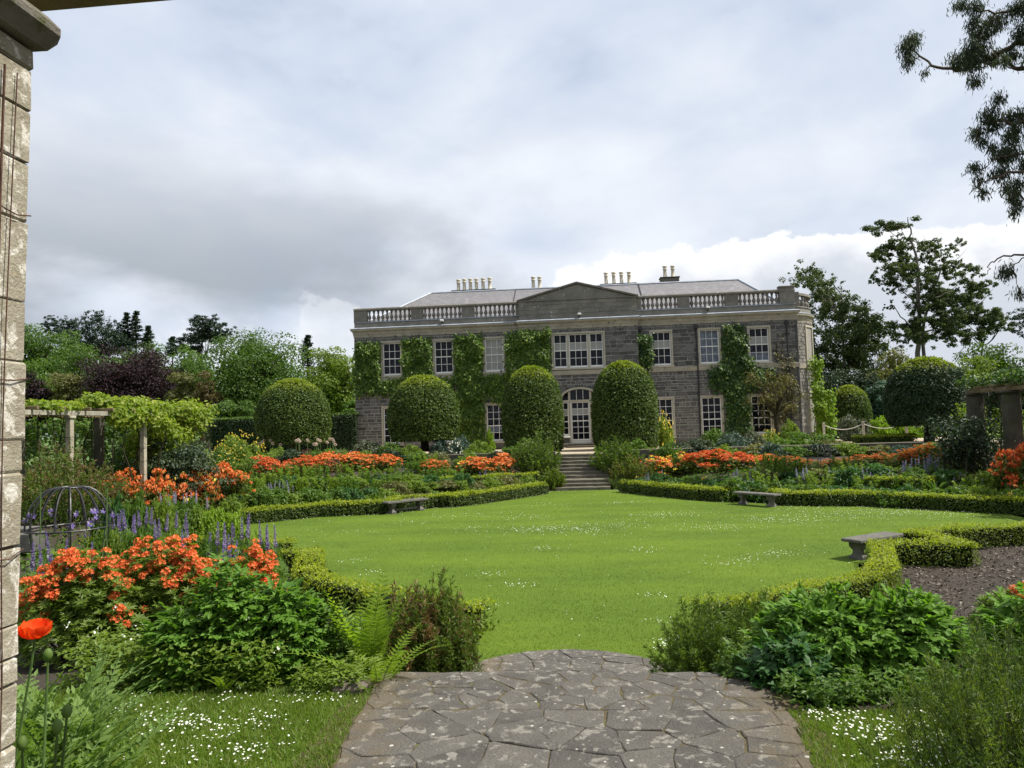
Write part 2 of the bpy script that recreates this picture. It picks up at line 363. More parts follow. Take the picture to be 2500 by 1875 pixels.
M['pillar'] = stone('pillar_stone', (.21, .185, .13), (.36, .33, .255), lichen=(.56, .53, .46), scale=9, lich=.52, spots=(.60, .57, .50), spot_scale=60, moss=(.27, .20, .10), moss_t=.66, rnd=.12, bump=.45)
M['pillar_joint'] = stone('pillar_joint', (.06, .05, .035), (.15, .12, .08), scale=12)
M['capstone'] = stone('cap_stone', (.085, .075, .06), (.20, .185, .155), scale=7, moss=(.07, .075, .03), moss_t=.55, lichen=(.27, .255, .22), lich=.64)
M['dkcol'] = stone('dark_column_stone', (.035, .032, .025), (.09, .082, .062), scale=3, moss=(.05, .06, .02), moss_t=.55)
M['rope'] = plain('pale_rope', (.55, .52, .44), .9, .1, var=.15, scale=40)
M['post'] = plain('pale_post', (.42, .38, .30), .8, .2, var=.2)
M['bark'] = bark('brown_bark', (.075, .058, .042), (.14, .11, .08))
M['bark_dk'] = bark('dark_bark', (.022, .018, .014), (.05, .042, .034))
M['bark_euc'] = bark('pale_eucalyptus_bark', (.10, .09, .072), (.22, .205, .175))
M['stem'] = plain('green_stem', (.07, .12, .03), .7, .2, var=.3)
M['stem_dk'] = plain('woody_stem', (.040, .036, .020), .9, .1, var=.3)
L = leaf
M['core'] = plain('dark_hedge_core', (.012, .018, .006), .95, .05, var=.4, scale=20)  # near-black stand-in for the shade inside clipped foliage, not real twigs
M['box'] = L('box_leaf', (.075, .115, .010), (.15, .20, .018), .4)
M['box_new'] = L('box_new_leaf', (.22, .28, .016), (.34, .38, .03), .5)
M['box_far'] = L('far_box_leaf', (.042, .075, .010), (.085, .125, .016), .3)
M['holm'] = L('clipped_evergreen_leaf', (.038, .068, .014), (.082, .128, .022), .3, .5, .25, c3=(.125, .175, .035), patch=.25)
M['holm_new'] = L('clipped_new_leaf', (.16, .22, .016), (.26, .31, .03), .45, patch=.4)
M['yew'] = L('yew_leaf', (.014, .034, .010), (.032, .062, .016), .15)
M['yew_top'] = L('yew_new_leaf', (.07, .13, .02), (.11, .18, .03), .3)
M['creeper'] = L('creeper_leaf', (.042, .094, .012), (.125, .210, .024), .4, .45, .4, c3=(.22, .30, .05), patch=.3)  # third colour paints sunlit glints onto some leaves
M['creeper_dk'] = L('dark_creeper_leaf', (.022, .060, .012), (.065, .13, .022), .3, .45, .4, c3=(.19, .26, .06), patch=.3)  # brightest leaves are painted sun glints over the dark ones
M['creeper_br'] = L('bronze_creeper_leaf', (.06, .06, .018), (.13, .12, .03), .35, c3=(.22, .19, .06))
M['lime'] = L('lime_leaf', (.15, .26, .02), (.26, .37, .03), .5)
M['vine'] = L('vine_leaf', (.13, .20, .02), (.24, .31, .035), .5, c3=(.32, .36, .07))
M['ash'] = L('fresh_green_tree_leaf', (.060, .125, .018), (.125, .21, .028), .45)
M['oak'] = L('green_tree_leaf', (.042, .092, .015), (.095, .16, .024), .4)
M['lite'] = L('yellow_green_tree_leaf', (.105, .165, .022), (.185, .25, .035), .5)
M['beech'] = L('purple_beech_leaf', (.014, .008, .012), (.040, .024, .030), .25, .6, .2, c3=(.055, .03, .03))
M['olive'] = L('olive_leaf', (.095, .105, .032), (.17, .17, .06), .4)
M['bronze'] = L('bronze_leaf', (.09, .065, .03), (.15, .12, .045), .4)
M['pine'] = L('pine_needle', (.010, .025, .012), (.026, .050, .022), .15)
M['fir'] = L('fir_needle', (.020, .034, .018), (.045, .066, .032), .15)
M['euc'] = L('eucalyptus_leaf', (.042, .068, .026), (.095, .125, .045), .35, .6, .2)
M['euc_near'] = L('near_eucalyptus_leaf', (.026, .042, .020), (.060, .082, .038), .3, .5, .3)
M['dkever'] = L('dark_evergreen_leaf', (.014, .030, .012), (.034, .058, .02), .2)
M['bluec'] = L('blue_conifer_leaf', (.03, .075, .045), (.07, .13, .075), .3)
M['azal'] = L('azalea_leaf', (.085, .145, .016), (.17, .235, .03), .45)
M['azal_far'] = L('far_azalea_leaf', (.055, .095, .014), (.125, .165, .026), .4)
M['orange'] = L('orange_petal', (.56, .105, .032), (.72, .24, .07), .35, .6, .2, c3=(.70, .36, .14), patch=.4, ns=2.)
M['orange_near'] = L('near_orange_petal', (.64, .095, .032), (.80, .18, .06), .35, .6, .2, c3=(.78, .27, .09), patch=.4, ns=5.)
M['orange_dp'] = L('deep_orange_petal', (.48, .065, .024), (.66, .15, .045), .35, .6, .2, c3=(.62, .24, .09), patch=.4, ns=2.)
M['rust_fl'] = L('faded_orange_petal', (.32, .085, .02), (.50, .16, .04), .35, .6, .2)
M['yellowfl'] = L('yellow_petal', (.75, .52, .04), (.85, .72, .20), .35, .6, .2)
M['white_fl'] = L('white_petal', (.75, .75, .70), (.85, .85, .80), .3, .6, .2)
M['pink_fl'] = L('pale_pink_petal', (.55, .40, .42), (.72, .60, .60), .3, .6, .2)
M['blue_fl'] = L('lavender_blue_petal', (.20, .19, .42), (.36, .34, .60), .35, .6, .2, c3=(.55, .52, .66))
M['violet_fl'] = L('violet_petal', (.11, .075, .30), (.24, .17, .47), .35, .6, .2, c3=(.50, .44, .58))
M['poppy_fl'] = L('poppy_petal', (.80, .075, .012), (.90, .11, .02), .4, .5, .25, patch=.9, ns=30)
M['peren'] = L('perennial_leaf', (.060, .125, .016), (.12, .20, .028), .45)
M['peren_dk'] = L('deep_green_leaf', (.028, .085, .020), (.065, .15, .034), .4)
M['peren_lt'] = L('light_green_leaf', (.11, .18, .022), (.19, .26, .04), .5)
M['grey'] = L('grey_green_leaf', (.062, .080, .050), (.12, .14, .085), .3)
M['bluegrey'] = L('blue_green_leaf', (.035, .07, .055), (.075, .12, .09), .3)
M['lush'] = L('lush_peony_leaf', (.072, .165, .022), (.15, .27, .038), .45, .5, .2, c3=(.17, .30, .06), patch=.35)
M['fern'] = L('fern_frond', (.16, .26, .022), (.25, .36, .04), .5)
M['heath'] = L('heather_needle', (.062, .115, .018), (.14, .20, .032), .45)
M['heath_dk'] = L('dark_heath_needle', (.034, .070, .012), (.085, .135, .022), .4)
M['heath_br'] = L('heather_brown_tip', (.12, .075, .03), (.20, .13, .05), .3)
M['heath_gold'] = L('golden_heather_needle', (.075, .125, .016), (.16, .205, .028), .45, patch=.7, ns=4.)
M['rosem'] = L('rosemary_needle', (.028, .05, .024), (.06, .088, .042), .25)
M['poppyleaf'] = L('poppy_leaf', (.10, .18, .035), (.19, .28, .07), .45, .55, .3)
M['blade'] = L('grass_blade', (.040, .074, .004), (.122, .178, .011), .35, .8, .05, ns=1.0, patch=.8, stretch=(.28, .75, 1))
M['blade_v'] = L('verge_grass_blade', (.085, .15, .014), (.16, .24, .03), .45, c3=(.19, .21, .06), ns=2.5)
M['strap'] = L('strap_leaf', (.06, .12, .03), (.12, .19, .06), .4)
M['reddish'] = L('maroon_leaf', (.06, .022, .025), (.12, .05, .045), .3)

# ------------------------------------------------------------------ ground, lawn, paving
LR = [(1.9, 9.0), (1.65, 11.6), (2.4, 12.25), (3.5, 13.05), (4.65, 13.95), (5.35, 15.2), (5.95, 17.0), (7.0, 17.25), (7.75, 18.2), (9, 19.25), (11, 19.6), (13.2, 19.75),
      (13.2, 24.6), (12, 25.7), (10, 27.3), (8.5, 27.6), (7.1, 27.95), (7.0, 28.6), (6.0, 29.55), (5.3, 29.55), (4.35, 30.5), (3.1, 32.2), (1.8, 34.3), (1.6, 35.86)]
LAWN = np.array(LR+[(-x, y) for x, y in LR[::-1]])
def poly_dist(pts, poly):
    a = poly; b = np.roll(poly, -1, 0); d = np.full(len(pts), 1e9); ins = np.zeros(len(pts), bool)
    for (ax, ay), (bx, by) in zip(a, b):
        ex, ey = bx-ax, by-ay; t = np.clip(((pts[:, 0]-ax)*ex+(pts[:, 1]-ay)*ey)/(ex*ex+ey*ey+1e-12), 0, 1)
        d = np.minimum(d, np.hypot(pts[:, 0]-ax-t*ex, pts[:, 1]-ay-t*ey))
        c = ((ay > pts[:, 1]) != (by > pts[:, 1])) & (pts[:, 0] < ex*(pts[:, 1]-ay)/(by-ay+1e-12)+ax); ins ^= c
    return np.where(ins, -d, d)
def sst(x, a, b): t = np.clip((x-a)/(b-a), 0, 1); return t*t*(3-2*t)
def terr(x, y):
    x = np.atleast_1d(np.asarray(x, float)); y = np.atleast_1d(np.asarray(y, float)); p = np.c_[x, y]
    d = poly_dist(p, LAWN)
    z = -1.62+.78*sst(d, .9, 5.2)+.4*sst(d, 5.2, 9); xr = 13.3+4.4*sst(y, 20.8, 22.8); z = np.where(y > 11, z+(-.05-z)*sst(np.abs(x), xr, xr+1.4), z)
    z = np.where(y < 11, -.05+(z+.05)*sst(y, 5.9, 8.8), z)
    z = np.where(y > 38, z+(-.06-z)*sst(y, 39.0, 40.1), z)
    st = (np.abs(x+.2) < 1.75) & (y < 10.2); z = np.where(st, np.where(y < 5.2, -.2, -.25-1.5*np.clip((y-5.2)/3.9, 0, 1)), z)
    st = (np.abs(x) < 1.6) & (y > 35.4) & (y < 39.9); z = np.where(st, -1.66+1.3*np.clip((y-36.2)/3.6, 0, 1)-.12, z)
    return np.where((y > 41) | (y < 5.0) & (np.abs(x+.2) > 1.9), -.045, z)
def tz(x, y): return float(terr(x, y)[0])
gx = np.concatenate([[-2500, -900, -300, -120, -60, -36], np.arange(-28, 28.01, .5), [36, 60, 120, 300, 900, 2500]])
gy = np.concatenate([[-400, -60, -12, -3, 2], np.arange(4, 46.01, .5), [50, 60, 90, 150, 400, 1200, 4000]])
GX, GY = np.meshgrid(gx, gy); rg = np.random.default_rng(5)
dl_ = poly_dist(np.c_[GX.ravel(), GY.ravel()], LAWN); GZ = terr(GX.ravel(), GY.ravel())+rg.normal(0, .012, GX.size)*(GY.ravel() < 45)*(dl_ > .8)-.06*(dl_ < .4)
ny, nx = GX.shape; I = np.arange(ny*nx).reshape(ny, nx)
structure('ground', MB().add(np.c_[GX.ravel(), GY.ravel(), GZ], np.stack([I[:-1, :-1], I[:-1, 1:], I[1:, 1:], I[1:, :-1]], -1).reshape(-1, 4)), M['soil'], smooth=True)
def sheet(name, poly, z, mat):
    P = np.asarray(poly, float); return structure(name, MB().add(np.c_[P, np.full(len(P), z)], [list(range(len(P)))]), mat)
sheet('lawn', LAWN, -1.595, M['lawn'])
sheet('grass_verge_left', [(-6.5, 1.0), (-1.36, 1.0), (-1.31, 3.6), (-1.395, 4.3), (-1.395, 4.47), (-1.42, 4.9), (-2.6, 4.75), (-4, 4.7), (-6.5, 4.9)], -.012, M['lawn'])
sheet('grass_verge_right', [(1.01, 1.0), (6.5, 1.0), (6.5, 4.9), (4, 4.6), (2.4, 4.45), (1.125, 4.5), (1.135, 4.3), (1.04, 3.6)], -.012, M['lawn'])
sheet('terrace', [(-22, 40.0), (-1.5, 40.0), (-1.5, 39.83), (1.5, 39.83), (1.5, 40.0), (24, 40.0), (24, 51), (-22, 51)], 0.0, M['gravel'])

# --- irregular slabs: clipped Voronoi cells, each a stone of its own
def clip(poly, p, n):
    out = []
    for i in range(len(poly)):
        a, b = poly[i], poly[(i+1) % len(poly)]; da, db = (a-p)@n, (b-p)@n
        if da <= 0: out.append(a)
        if da*db < 0: out.append(a+(b-a)*da/(da-db))
    return np.array(out) if len(out) > 2 else None
def voronoi(seeds, bound):
    cells = []
    for i, s in enumerate(seeds):
        c = np.array(bound, float)
        for j in np.argsort(((seeds-s)**2).sum(1))[1:18]:
            q = seeds[j]; c = clip(c, (s+q)/2, (q-s))
            if c is None: break
        if c is not None and len(c) > 2: cells.append(c)
    return cells
def slab(name, parent, cell, ztop, thick, mat, rng, gap=.0035):
    c = cell.mean(0); pts = []
    for i in range(len(cell)):
        a, b = cell[i], cell[(i+1) % len(cell)]; l = np.linalg.norm(b-a)
        if l < .02: continue
        k = max(1, int(l/.11))
        for s in range(k): pts.append(a+(b-a)*(s/k))
    pts = np.array(pts); n = len(pts)
    if n < 3: return None
    d = c-pts; dl = np.linalg.norm(d, axis=1, keepdims=True)+1e-6
    g = gap*rng.uniform(.5, 1.7, (n, 1)); o = pts+d/dl*g+rng.normal(0, .0075, pts.shape)
    i2 = o+(c-o)/(np.linalg.norm(c-o, axis=1, keepdims=True)+1e-6)*.006
    tilt = rng.normal(0, .003, 2); hz = lambda q, z: np.c_[q-c, z+(q-c)@tilt]
    V = np.vstack([hz(o, np.full(n, -thick)), hz(o, np.full(n, -.005)), hz(i2, rng.normal(0, .0012, n)), [[0, 0, .001]]])
    a = np.arange(n); b = (a+1) % n
    mb = MB().add(V, np.stack([a, b, b+n, a+n], -1)); mb.f.append(np.stack([a+n, b+n, b+2*n, a+2*n], -1)); mb.f.append(np.stack([a+2*n, b+2*n, np.full(n, 3*n)], -1))
    return ob(name, mb, mat, parent, loc=(c[0], c[1], ztop+abs(rng.normal(0, .002))))
rng = np.random.default_rng(11)
def rows(x0, x1, ys, wmin, wmax, jx=.06, jy=.05):
    S = []
    for k, y in enumerate(ys):
        x = x0-rng.uniform(0, .4)
        while x < x1+.3: w_ = rng.uniform(wmin, wmax); S.append((x+w_/2+rng.normal(0, jx), y+rng.normal(0, jy))); x += w_
    return np.array(S)
path = structure('garden_path', MB().prism([(-1.5, .6), (1.2, .6), (1.25, 4.4), (1.2, 4.9), (1.0, 5.14), (-1.5, 5.14), (-1.55, 4.4)], -.2, -.0085), M['joint'])
for c in voronoi(rows(-1.3, 1.05, [.9, 1.4, 1.9, 2.4, 2.8, 3.1, 3.36, 3.6, 3.82, 4.02, 4.2, 4.38], .18, .62, .08, .06), [(-1.35, .62), (1.0, .62), (1.03, 3.6), (1.13, 4.3), (1.12, 4.47), (-1.38, 4.47), (-1.38, 4.3), (-1.29, 3.6)]):
    slab('flagstone', path, c, .0, .05, M['flag'], rng)
for c in voronoi(rows(-1.35, 1.05, [4.54, 4.65, 4.77, 4.88, 4.98, 5.08], .14, .42, .05, .03), [(-1.38, 4.485), (1.11, 4.485), (1.1, 4.9), (.97, 5.15), (-1.42, 5.15), (-1.41, 4.7)]):
    slab('flagstone', path, c, -.006, .05, M['flag'], rng, .003)
th = np.linspace(-.25, math.pi+.25, 40); circ = np.c_[-.3+1.68*np.cos(th), 9.1+1.68*np.sin(th)]
land = structure('round_landing', MB().prism(circ, -1.7, -1.56), M['joint'])
for c in voronoi(rows(-1.9, 1.4, [8.9, 9.3, 9.7, 10.05, 10.35, 10.6], .3, .7), circ[::-1] if 0 else circ):
    slab('flagstone', land, c, -1.55, .04, M['flag'], rng, .008)
steps1 = structure('near_steps', MB().prism([(-1.5, 5.2), (1.12, 5.2), (1.12, 9.0), (-1.5, 9.0)], -1.9, -1.66), M['joint'])
def step(parent, x0, x1, y0, y1, z0, z1, rng):
    n = 9; xs = np.linspace(x0, x1, n); f = rng.normal(0, .012, n); e = rng.normal(0, .006, n)
    V = []
    for (yy, zz, k) in ((y0, z0, 1), (y0, z1-.02, 1), (y0+.02, z1, 1), (y1, z1+.004, 0)):
        V += [(xs[i], yy+f[i]*k, zz+(e[i] if zz > z0 else 0)) for i in range(n)]
    F = [(r*n+i, r*n+i+1, r*n+n+i+1, r*n+n+i) for r in range(3) for i in range(n-1)]
    mb = MB().add(V, F); mb.f.append(np.array([(0, n, 2*n, 3*n), (n-1, 4*n-1, 3*n-1, 2*n-1)]))
    ob('step', mb, M['step'], parent)
for i in range(10):
    y0 = 5.16+i*.385; zz = -.157*(i+1)
    mb = MB().bbox(-1.5, 1.12, y0+.005, y0+.40, zz-.16, zz, .012); ob('step', mb, M['step'], steps1)
steps2 = structure('terrace_steps', MB().prism([(-1.34, 36.0), (1.29, 36.0), (1.29, 39.8), (-1.34, 39.8)], -1.9, -1.64), M['joint'])
ys = [35.86, 36.2, 36.54]; zz = -1.6
for i, y0 in enumerate(ys):
    step(steps2, -1.36, 1.3, y0, 37.45 if i == 2 else y0+.36, zz-.05, zz+.155, rng); zz += .155
for i in range(7):
    y0 = 37.42+i*.345; step(steps2, -1.36, 1.3, y0, y0+(.37 if i < 6 else .5), zz-.05, zz+.162, rng); zz += .162
# low stone wall that holds up the terrace edge
for nm, x0, x1, lab in (('terrace_wall', -17, -1.42, 'low stone wall holding the terrace left of the steps'), ('terrace_wall', 1.36, 17.5, 'low stone wall holding the terrace right of the steps')):
    e = thing(nm, lab, 'wall', ((x0+x1)/2, 39.9, 0)); L_ = x1-x0
    ob('core', MB().box(-L_/2, L_/2, 0, .3, -.75, .05), M['mortar'], e)
    ob('coping', MB().bbox(-L_/2-.02, L_/2+.02, -.07, .37, .055, .14, .02), M['step'], e)
    for r_ in range(4):
        x = -L_/2
        while x < L_/2-.1:
            w_ = min(rng.uniform(.3, .75), L_/2-x)
            if -16 < x < 16 and r_ >= 1: ob('stone', MB().bbox(x+.01, x+w_-.01, -.03-rng.uniform(0, .02), .02, -.72+r_*.19, -.55+r_*.19, .012), M['rubble'], e)
            x += w_

# ------------------------------------------------------------------ the house
house = thing('country_house', 'two storey dark stone country house with balustrade, pediment and creepers on its walls', 'house', (0, 50, 0))
hp = lambda n, mb, m, par=None, **k: ob(n, mb, m, par or house, **k)
# openings (centre x, half width, z0, z1) in house space; wall face at y = 0, central bay at y = -.25
UP = [(-12.9, .76, 5.2, 7.7), (-9.25, .76, 5.2, 7.7), (-5.75, .76, 5.2, 7.7), (0.0, 1.8, 5.25, 7.78), (5.55, .76, 5.2, 7.7), (8.72, .76, 5.2, 7.7), (11.95, .76, 5.2, 7.7)]
DN = [(-12.95, .76, .45, 3.2), (-9.3, .76, .45, 3.2), (-5.75, .76, .45, 3.2), (-.02, 1.32, .1, 4.05), (5.5, .76, .45, 3.2), (8.68, .76, .45, 3.2), (11.9, .76, .45, 3.2)]
OPEN = UP+DN
XL, XC0, XC1, XR, ZT = -15.55, -3.95, 4.0, 14.4, 8.15
def wall_cells(x0, x1, yf, yb):
    ops = [o for o in OPEN if o[0]-o[1] >= x0-.01 and o[0]+o[1] <= x1+.01]
    xs = sorted({x0, x1, *[o[0]-o[1] for o in ops], *[o[0]+o[1] for o in ops]}); zs = sorted({-.1, ZT, *[o[2] for o in ops], *[o[3] for o in ops]})
    mb = MB()
    for a, b in zip(xs, xs[1:]):
        for c, d in zip(zs, zs[1:]):
            mx, mz = (a+b)/2, (c+d)/2
            if any(abs(mx-o[0]) < o[1] and o[2] < mz < o[3] for o in ops): continue
            mb.box(a, b, yf, yb, c, d)
    return mb
wall = {}
for nm, x0, x1, yf in (('left', XL, XC0, 0), ('centre', XC0, XC1, -.25), ('right', XC1, XR, 0)):
    wall[nm] = hp('wall', wall_cells(x0, x1, yf, .45), M['mortar'])
# creeper-covered areas (x0, x1, z0, z1)
CREEP = [(-15.6, -13.7, 4.2, 7.65), (-13.8, -12.0, 4.0, 5.0), (-12.15, -10.05, 4.3, 7.75), (-10.2, -8.5, 4.2, 5.0), (-8.55, -6.5, .4, 7.9), (-6.6, -4.6, 3.4, 5.05), (-4.95, -1.85, 5.1, 8.0), (-4.9, -3.5, 3.4, 5.1),
         (4.02, 4.95, 5.0, 7.3), (9.5, 11.2, .6, 7.8), (8.3, 12.6, 3.2, 5.1)]
rs = np.random.default_rng(21)
def stones(x0, x1, yf):
    S = []
    zc = sorted({.35, .45, 3.2, 3.45, 4.05, 4.88})
    for (za, zb, kind) in ((-.05, 4.88, 0), (5.22, 8.12, 1)):
        cuts = [q for q in ((.45, 3.2, 4.05) if kind == 0 else (7.72,)) if za < q < zb]; edges = [za]+cuts+[zb]
        for a, b in zip(edges, edges[1:]):
            n = max(1, round((b-a)/(.19 if kind == 0 else .265))); hs = rs.uniform(.5, 1.6, n) if kind == 0 else rs.uniform(.7, 1.3, n); hs = a+np.cumsum(np.r_[0, hs/hs.sum()*(b-a)])
            for c, d in zip(hs, hs[1:]):
                bl = sorted((o[0]-o[1], o[0]+o[1]) for o in OPEN if o[2] < (c+d)/2 < o[3]); x = x0; free = []
                for p, q in bl:
                    if q < x0 or p > x1: continue
                    if p > x: free.append((x, p))
                    x = q
                if x < x1: free.append((x, x1))
                for p, q in free:
                    x = p
                    while x < q-.03:
                        if kind == 1 and c > 7.7: w_ = rs.uniform(.12, .2)
                        else: w_ = rs.choice([rs.uniform(.12, .3), rs.uniform(.25, .5), rs.uniform(.45, .85)]) if kind == 0 else rs.uniform(.28, .6)
                        if q-x-w_ < .14: w_ = q-x
                        S.append((x, min(x+w_, q), c, d, yf, kind)); x += w_
    return S
UNIT = []
for k in range(4):
    j = rs.normal(0, .06, (8, 2)); b = .035
    V = [(-.5, 0, -.5), (.5, 0, -.5), (.5, 0, .5), (-.5, 0, .5), (-.44, -1, -.42), (.44, -1, -.42), (.44, -1, .42), (-.44, -1, .42)]
    V = [(v[0]+j[i][0], v[1], v[2]+j[i][1]) for i, v in enumerate(V)]
    UNIT.append((np.array(V), [(4, 5, 6, 7), (0, 1, 5, 4), (1, 2, 6, 5), (2, 3, 7, 6), (3, 0, 4, 7)]))
UM = [MB().add(v, f).mesh('stone', M['rubble']) for v, f in UNIT]
for nm, x0, x1, yf in (('left', XL, XC0, 0), ('centre', XC0, XC1, -.25), ('right', XC1, XR, 0)):
    S = stones(x0, x1, yf); g = lambda s: any(c[0] < (s[0]+s[1])/2 < c[1] and c[2] < (s[2]+s[3])/2 < c[3] for c in CREEP) or (s[3] < 4.6 and ((-11.5 < s[0] < -7.5) or (-4.9 < s[0] < -1.2) or (1.3 < s[0] < 4.8))) or s[3] < .9
    S.sort(key=lambda s: (g(s), -(s[1]-s[0])*(s[3]-s[2]))); mb = MB(); lim = {'left': 70, 'centre': 90, 'right': 138}[nm]
    for i, s in enumerate(S):
        w_, h_ = (s[1]-s[0]-.045, s[3]-s[2]-.04) if s[5] == 0 else (s[1]-s[0]-.024, s[3]-s[2]-.022); dp = rs.uniform(.012, .034); cpt = ((s[0]+s[1])/2, s[4]-.001, (s[2]+s[3])/2); k = i % 4
        if i < lim: link('stone', UM[k], wall[nm], cpt, scale=(w_, dp, h_))
        else: mb.add(UNIT[k][0]*(w_, dp, h_)+cpt, UNIT[k][1])
    tag(ob('rubble_stones', mb, M['rubble'], wall[nm]), kind='stuff')
# bow on the far right corner
BC, BR = (13.0, 4.5), 3.59
def arc(r, a0, a1, n): a = np.radians(np.linspace(a0, a1, n)); return np.c_[BC[0]+r*np.sin(a), BC[1]-r*np.cos(a)]
bow = hp('bow_wall', MB().prism(np.vstack([arc(BR, 22.5, 150, 40), arc(BR-.6, 150, 22.5, 40)])[::-1], -.1, ZT), M['mortar'])
mb = MB()
z = -.05
while z < 8.05:
    h = rs.uniform(.15, .27); a = 23.5
    while a < 148:
        da = rs.uniform(3., 8.)
        blk = (42.5 < a+da/2 < 64.5) and (5.15 < z+h/2 < 7.75 or .45 < z+h/2 < 3.2)
        if not blk:
            r0, r1 = BR+.001, BR+rs.uniform(.015, .05); aa = np.radians([a+.15, a+da-.15]); rr = np.radians([a+.5, a+da-.5]); V = []
            for r, q, zz in ((r0, aa, (z+.01, z+h-.01)), (r1, rr, (z+.025, z+h-.025))):
                V += [(BC[0]+r*math.sin(q[i]), BC[1]-r*math.cos(q[i]), zz[k]) for i, k in ((0, 0), (1, 0), (1, 1), (0, 1))]
            mb.add(V, UNIT[0][1])
        a += da
    z += h
tag(ob('bow_stones', mb, M['sunlit_bowstone'], bow), kind='stuff')
hp('quoin', MB().bbox(14.3, 14.46, -.045, 1.5, -.1, 8.0, .02), M['rubble'])
# mouldings swept round the front
PATH = np.vstack([[(XL, 9), (XL, 0), (XC0, 0), (XC0, -.25), (XC1, -.25), (XC1, 0), (XR, 0), (XR, .95)], arc(BR, 23.5, 145, 24)])
def sweep(path, prof):
    p = np.asarray(path, float); t = np.diff(p, axis=0); t = unit(t); n = np.c_[t[:, 1], -t[:, 0]]
    nn = np.vstack([n[:1], n[:-1]+n[1:], n[-1:]]); nn = unit(nn); cs = np.r_[1, np.clip((nn[1:-1]*n[1:]).sum(1), .35, 1), 1]
    nn = nn/cs[:, None]; pr = np.asarray(prof, float); m = len(pr)
    V = np.concatenate([np.c_[p+nn*o, np.full(len(p), z)][:, None] for o, z in pr], 1)
    i = np.arange(len(p)-1)[:, None]*m; j = np.arange(m)[None]; j2 = (j+1) % m
    mb = MB().add(V, np.stack([i+j, i+m+j, i+m+j2, i+j2], -1).reshape(-1, 4)); mb.f.append(np.array([list(range(m))])); mb.f.append(np.array([list(range(m))[::-1]])+(len(p)-1)*m); return mb
hp('cornice', sweep(PATH, [(-.3, 8.0), (.03, 8.02), (.04, 8.2), (.07, 8.22), (.08, 8.38), (.14, 8.44), (.20, 8.48), (.21, 8.6), (-.3, 8.64)]), M['sandstone'])
hp('cornice_flashing', sweep(PATH, [(-.2, 8.641), (.225, 8.605), (.225, 8.64), (.08, 8.70), (-.2, 8.73)]), M['lead'])
parapet = hp('parapet', sweep(PATH, [(-.34, 8.6), (-.02, 8.6), (-.02, 9.06), (-.34, 9.06)]), M['parapet'])
hp('string_course', sweep(PATH, [(-.05, 4.88), (.07, 4.88), (.09, 5.16), (-.05, 5.2)]), M['sandstone'])
hp('plinth', sweep(PATH, [(-.05, -.1), (.09, -.1), (.09, .22), (.04, .3), (-.05, .3)]), M['step'])
RAIL = [((-14.62, -11.48), 10), ((-10.66, -7.94), 9), ((-7.06, -4.2), 9), ((4.35, 6.75), 8), ((7.55, 9.88), 8), ((10.74, 13.4), 9)]
BAL = MB().lathe([(.0, 0), (.10, 0), (.10, .06), (.06, .09), (.055, .12), (.125, .25), (.13, .32), (.085, .42), (.055, .5), (.055, .54), (.08, .57), (.06, .62), (.085, .66), (.10, .70), (.10, .78), (0, .78)], 10).mesh('baluster', M['parapet'], True)
for seg in (PATH[1:3], PATH[5:7]):
    ob('top_rail', sweep(seg, [(-.38, 9.9), (.05, 9.9), (.07, 9.95), (.07, 10.02), (.03, 10.08), (-.36, 10.08)]), M['parapet'], parapet)
    ob('bottom_rail', sweep(seg, [(-.36, 9.061), (.03, 9.061), (.035, 9.1), (-.02, 9.13), (-.36, 9.13)]), M['lead'], parapet)
for (a, b), n in RAIL:
    for k in range(n): link('baluster', BAL, parapet, (a+(k+.5)*(b-a)/n, .17, 9.125))
for a, b, e in ((XL, -14.62, .02), (-11.48, -10.66, .01), (-7.94, -7.06, .01), (-4.2, XC0-.002, .01), (XC1+.002, 4.35, .01), (6.75, 7.55, .01), (9.88, 10.74, .01), (13.4, 14.38, .06)):
    ob('parapet_pier', MB().box(a, b, .02-e, .33+e, 9.132, 9.898 if e < .05 else 10.2), M['parapet'], parapet)
ob('pier_cap', MB().bbox(13.36, 14.42, -.08, .45, 10.2, 10.3, .02), M['parapet'], parapet)
for k in range(9):
    q = arc(BR-.2, 30+k*9, 31, 2)[0]; link('baluster', BAL, parapet, (q[0], q[1], 9.1))
for zz0, zz1 in ((9.06, 9.13), (9.88, 10.04)): ob('bow_rail', sweep(arc(BR, 23.5, 145, 24), [(-.36, zz0), (.03, zz0), (.03, zz1), (-.36, zz1)]), M['parapet'], parapet)
ob('pier', MB().box(14.39, 14.8, .5, 1.1, 9.05, 9.95), M['parapet'], parapet)
# central block and pediment
ped = hp('pediment', MB().add([(XC0, -.25, 10.0), (XC1, -.25, 10.0), (.03, -.25, 11.02), (XC0, .6, 10.0), (XC1, .6, 10.0), (.03, .6, 11.02)], [(3, 0, 1, 4), (3, 5, 2, 0), (1, 2, 5, 4)]), M['parapet'])
mbp = MB().add([(XC0, -.251, 10.0), (XC1, -.251, 10.0), (.03, -.251, 11.02)], [(0, 1, 2)]); ob('tympanum', mbp, M['parapet'], ped)
for i in range(6):
    a = XC0+i*(XC1-XC0)/6; w_ = (XC1-XC0)/6
    for k, (c, d) in enumerate(((9.08, 9.36), (9.38, 9.68), (9.70, 9.96))):
        o_ = w_/2*(k % 2); ob('ashlar', MB().bbox(max(XC0, a-o_)+.004, min(XC1, a-o_+w_)-.004, -.262, .5, c, d, .008), M['parapet'], ped)
ob('ashlar_base', MB().box(XC0+.01, XC1-.01, -.24, .5, 8.62, 9.97), M['parapet'], ped)
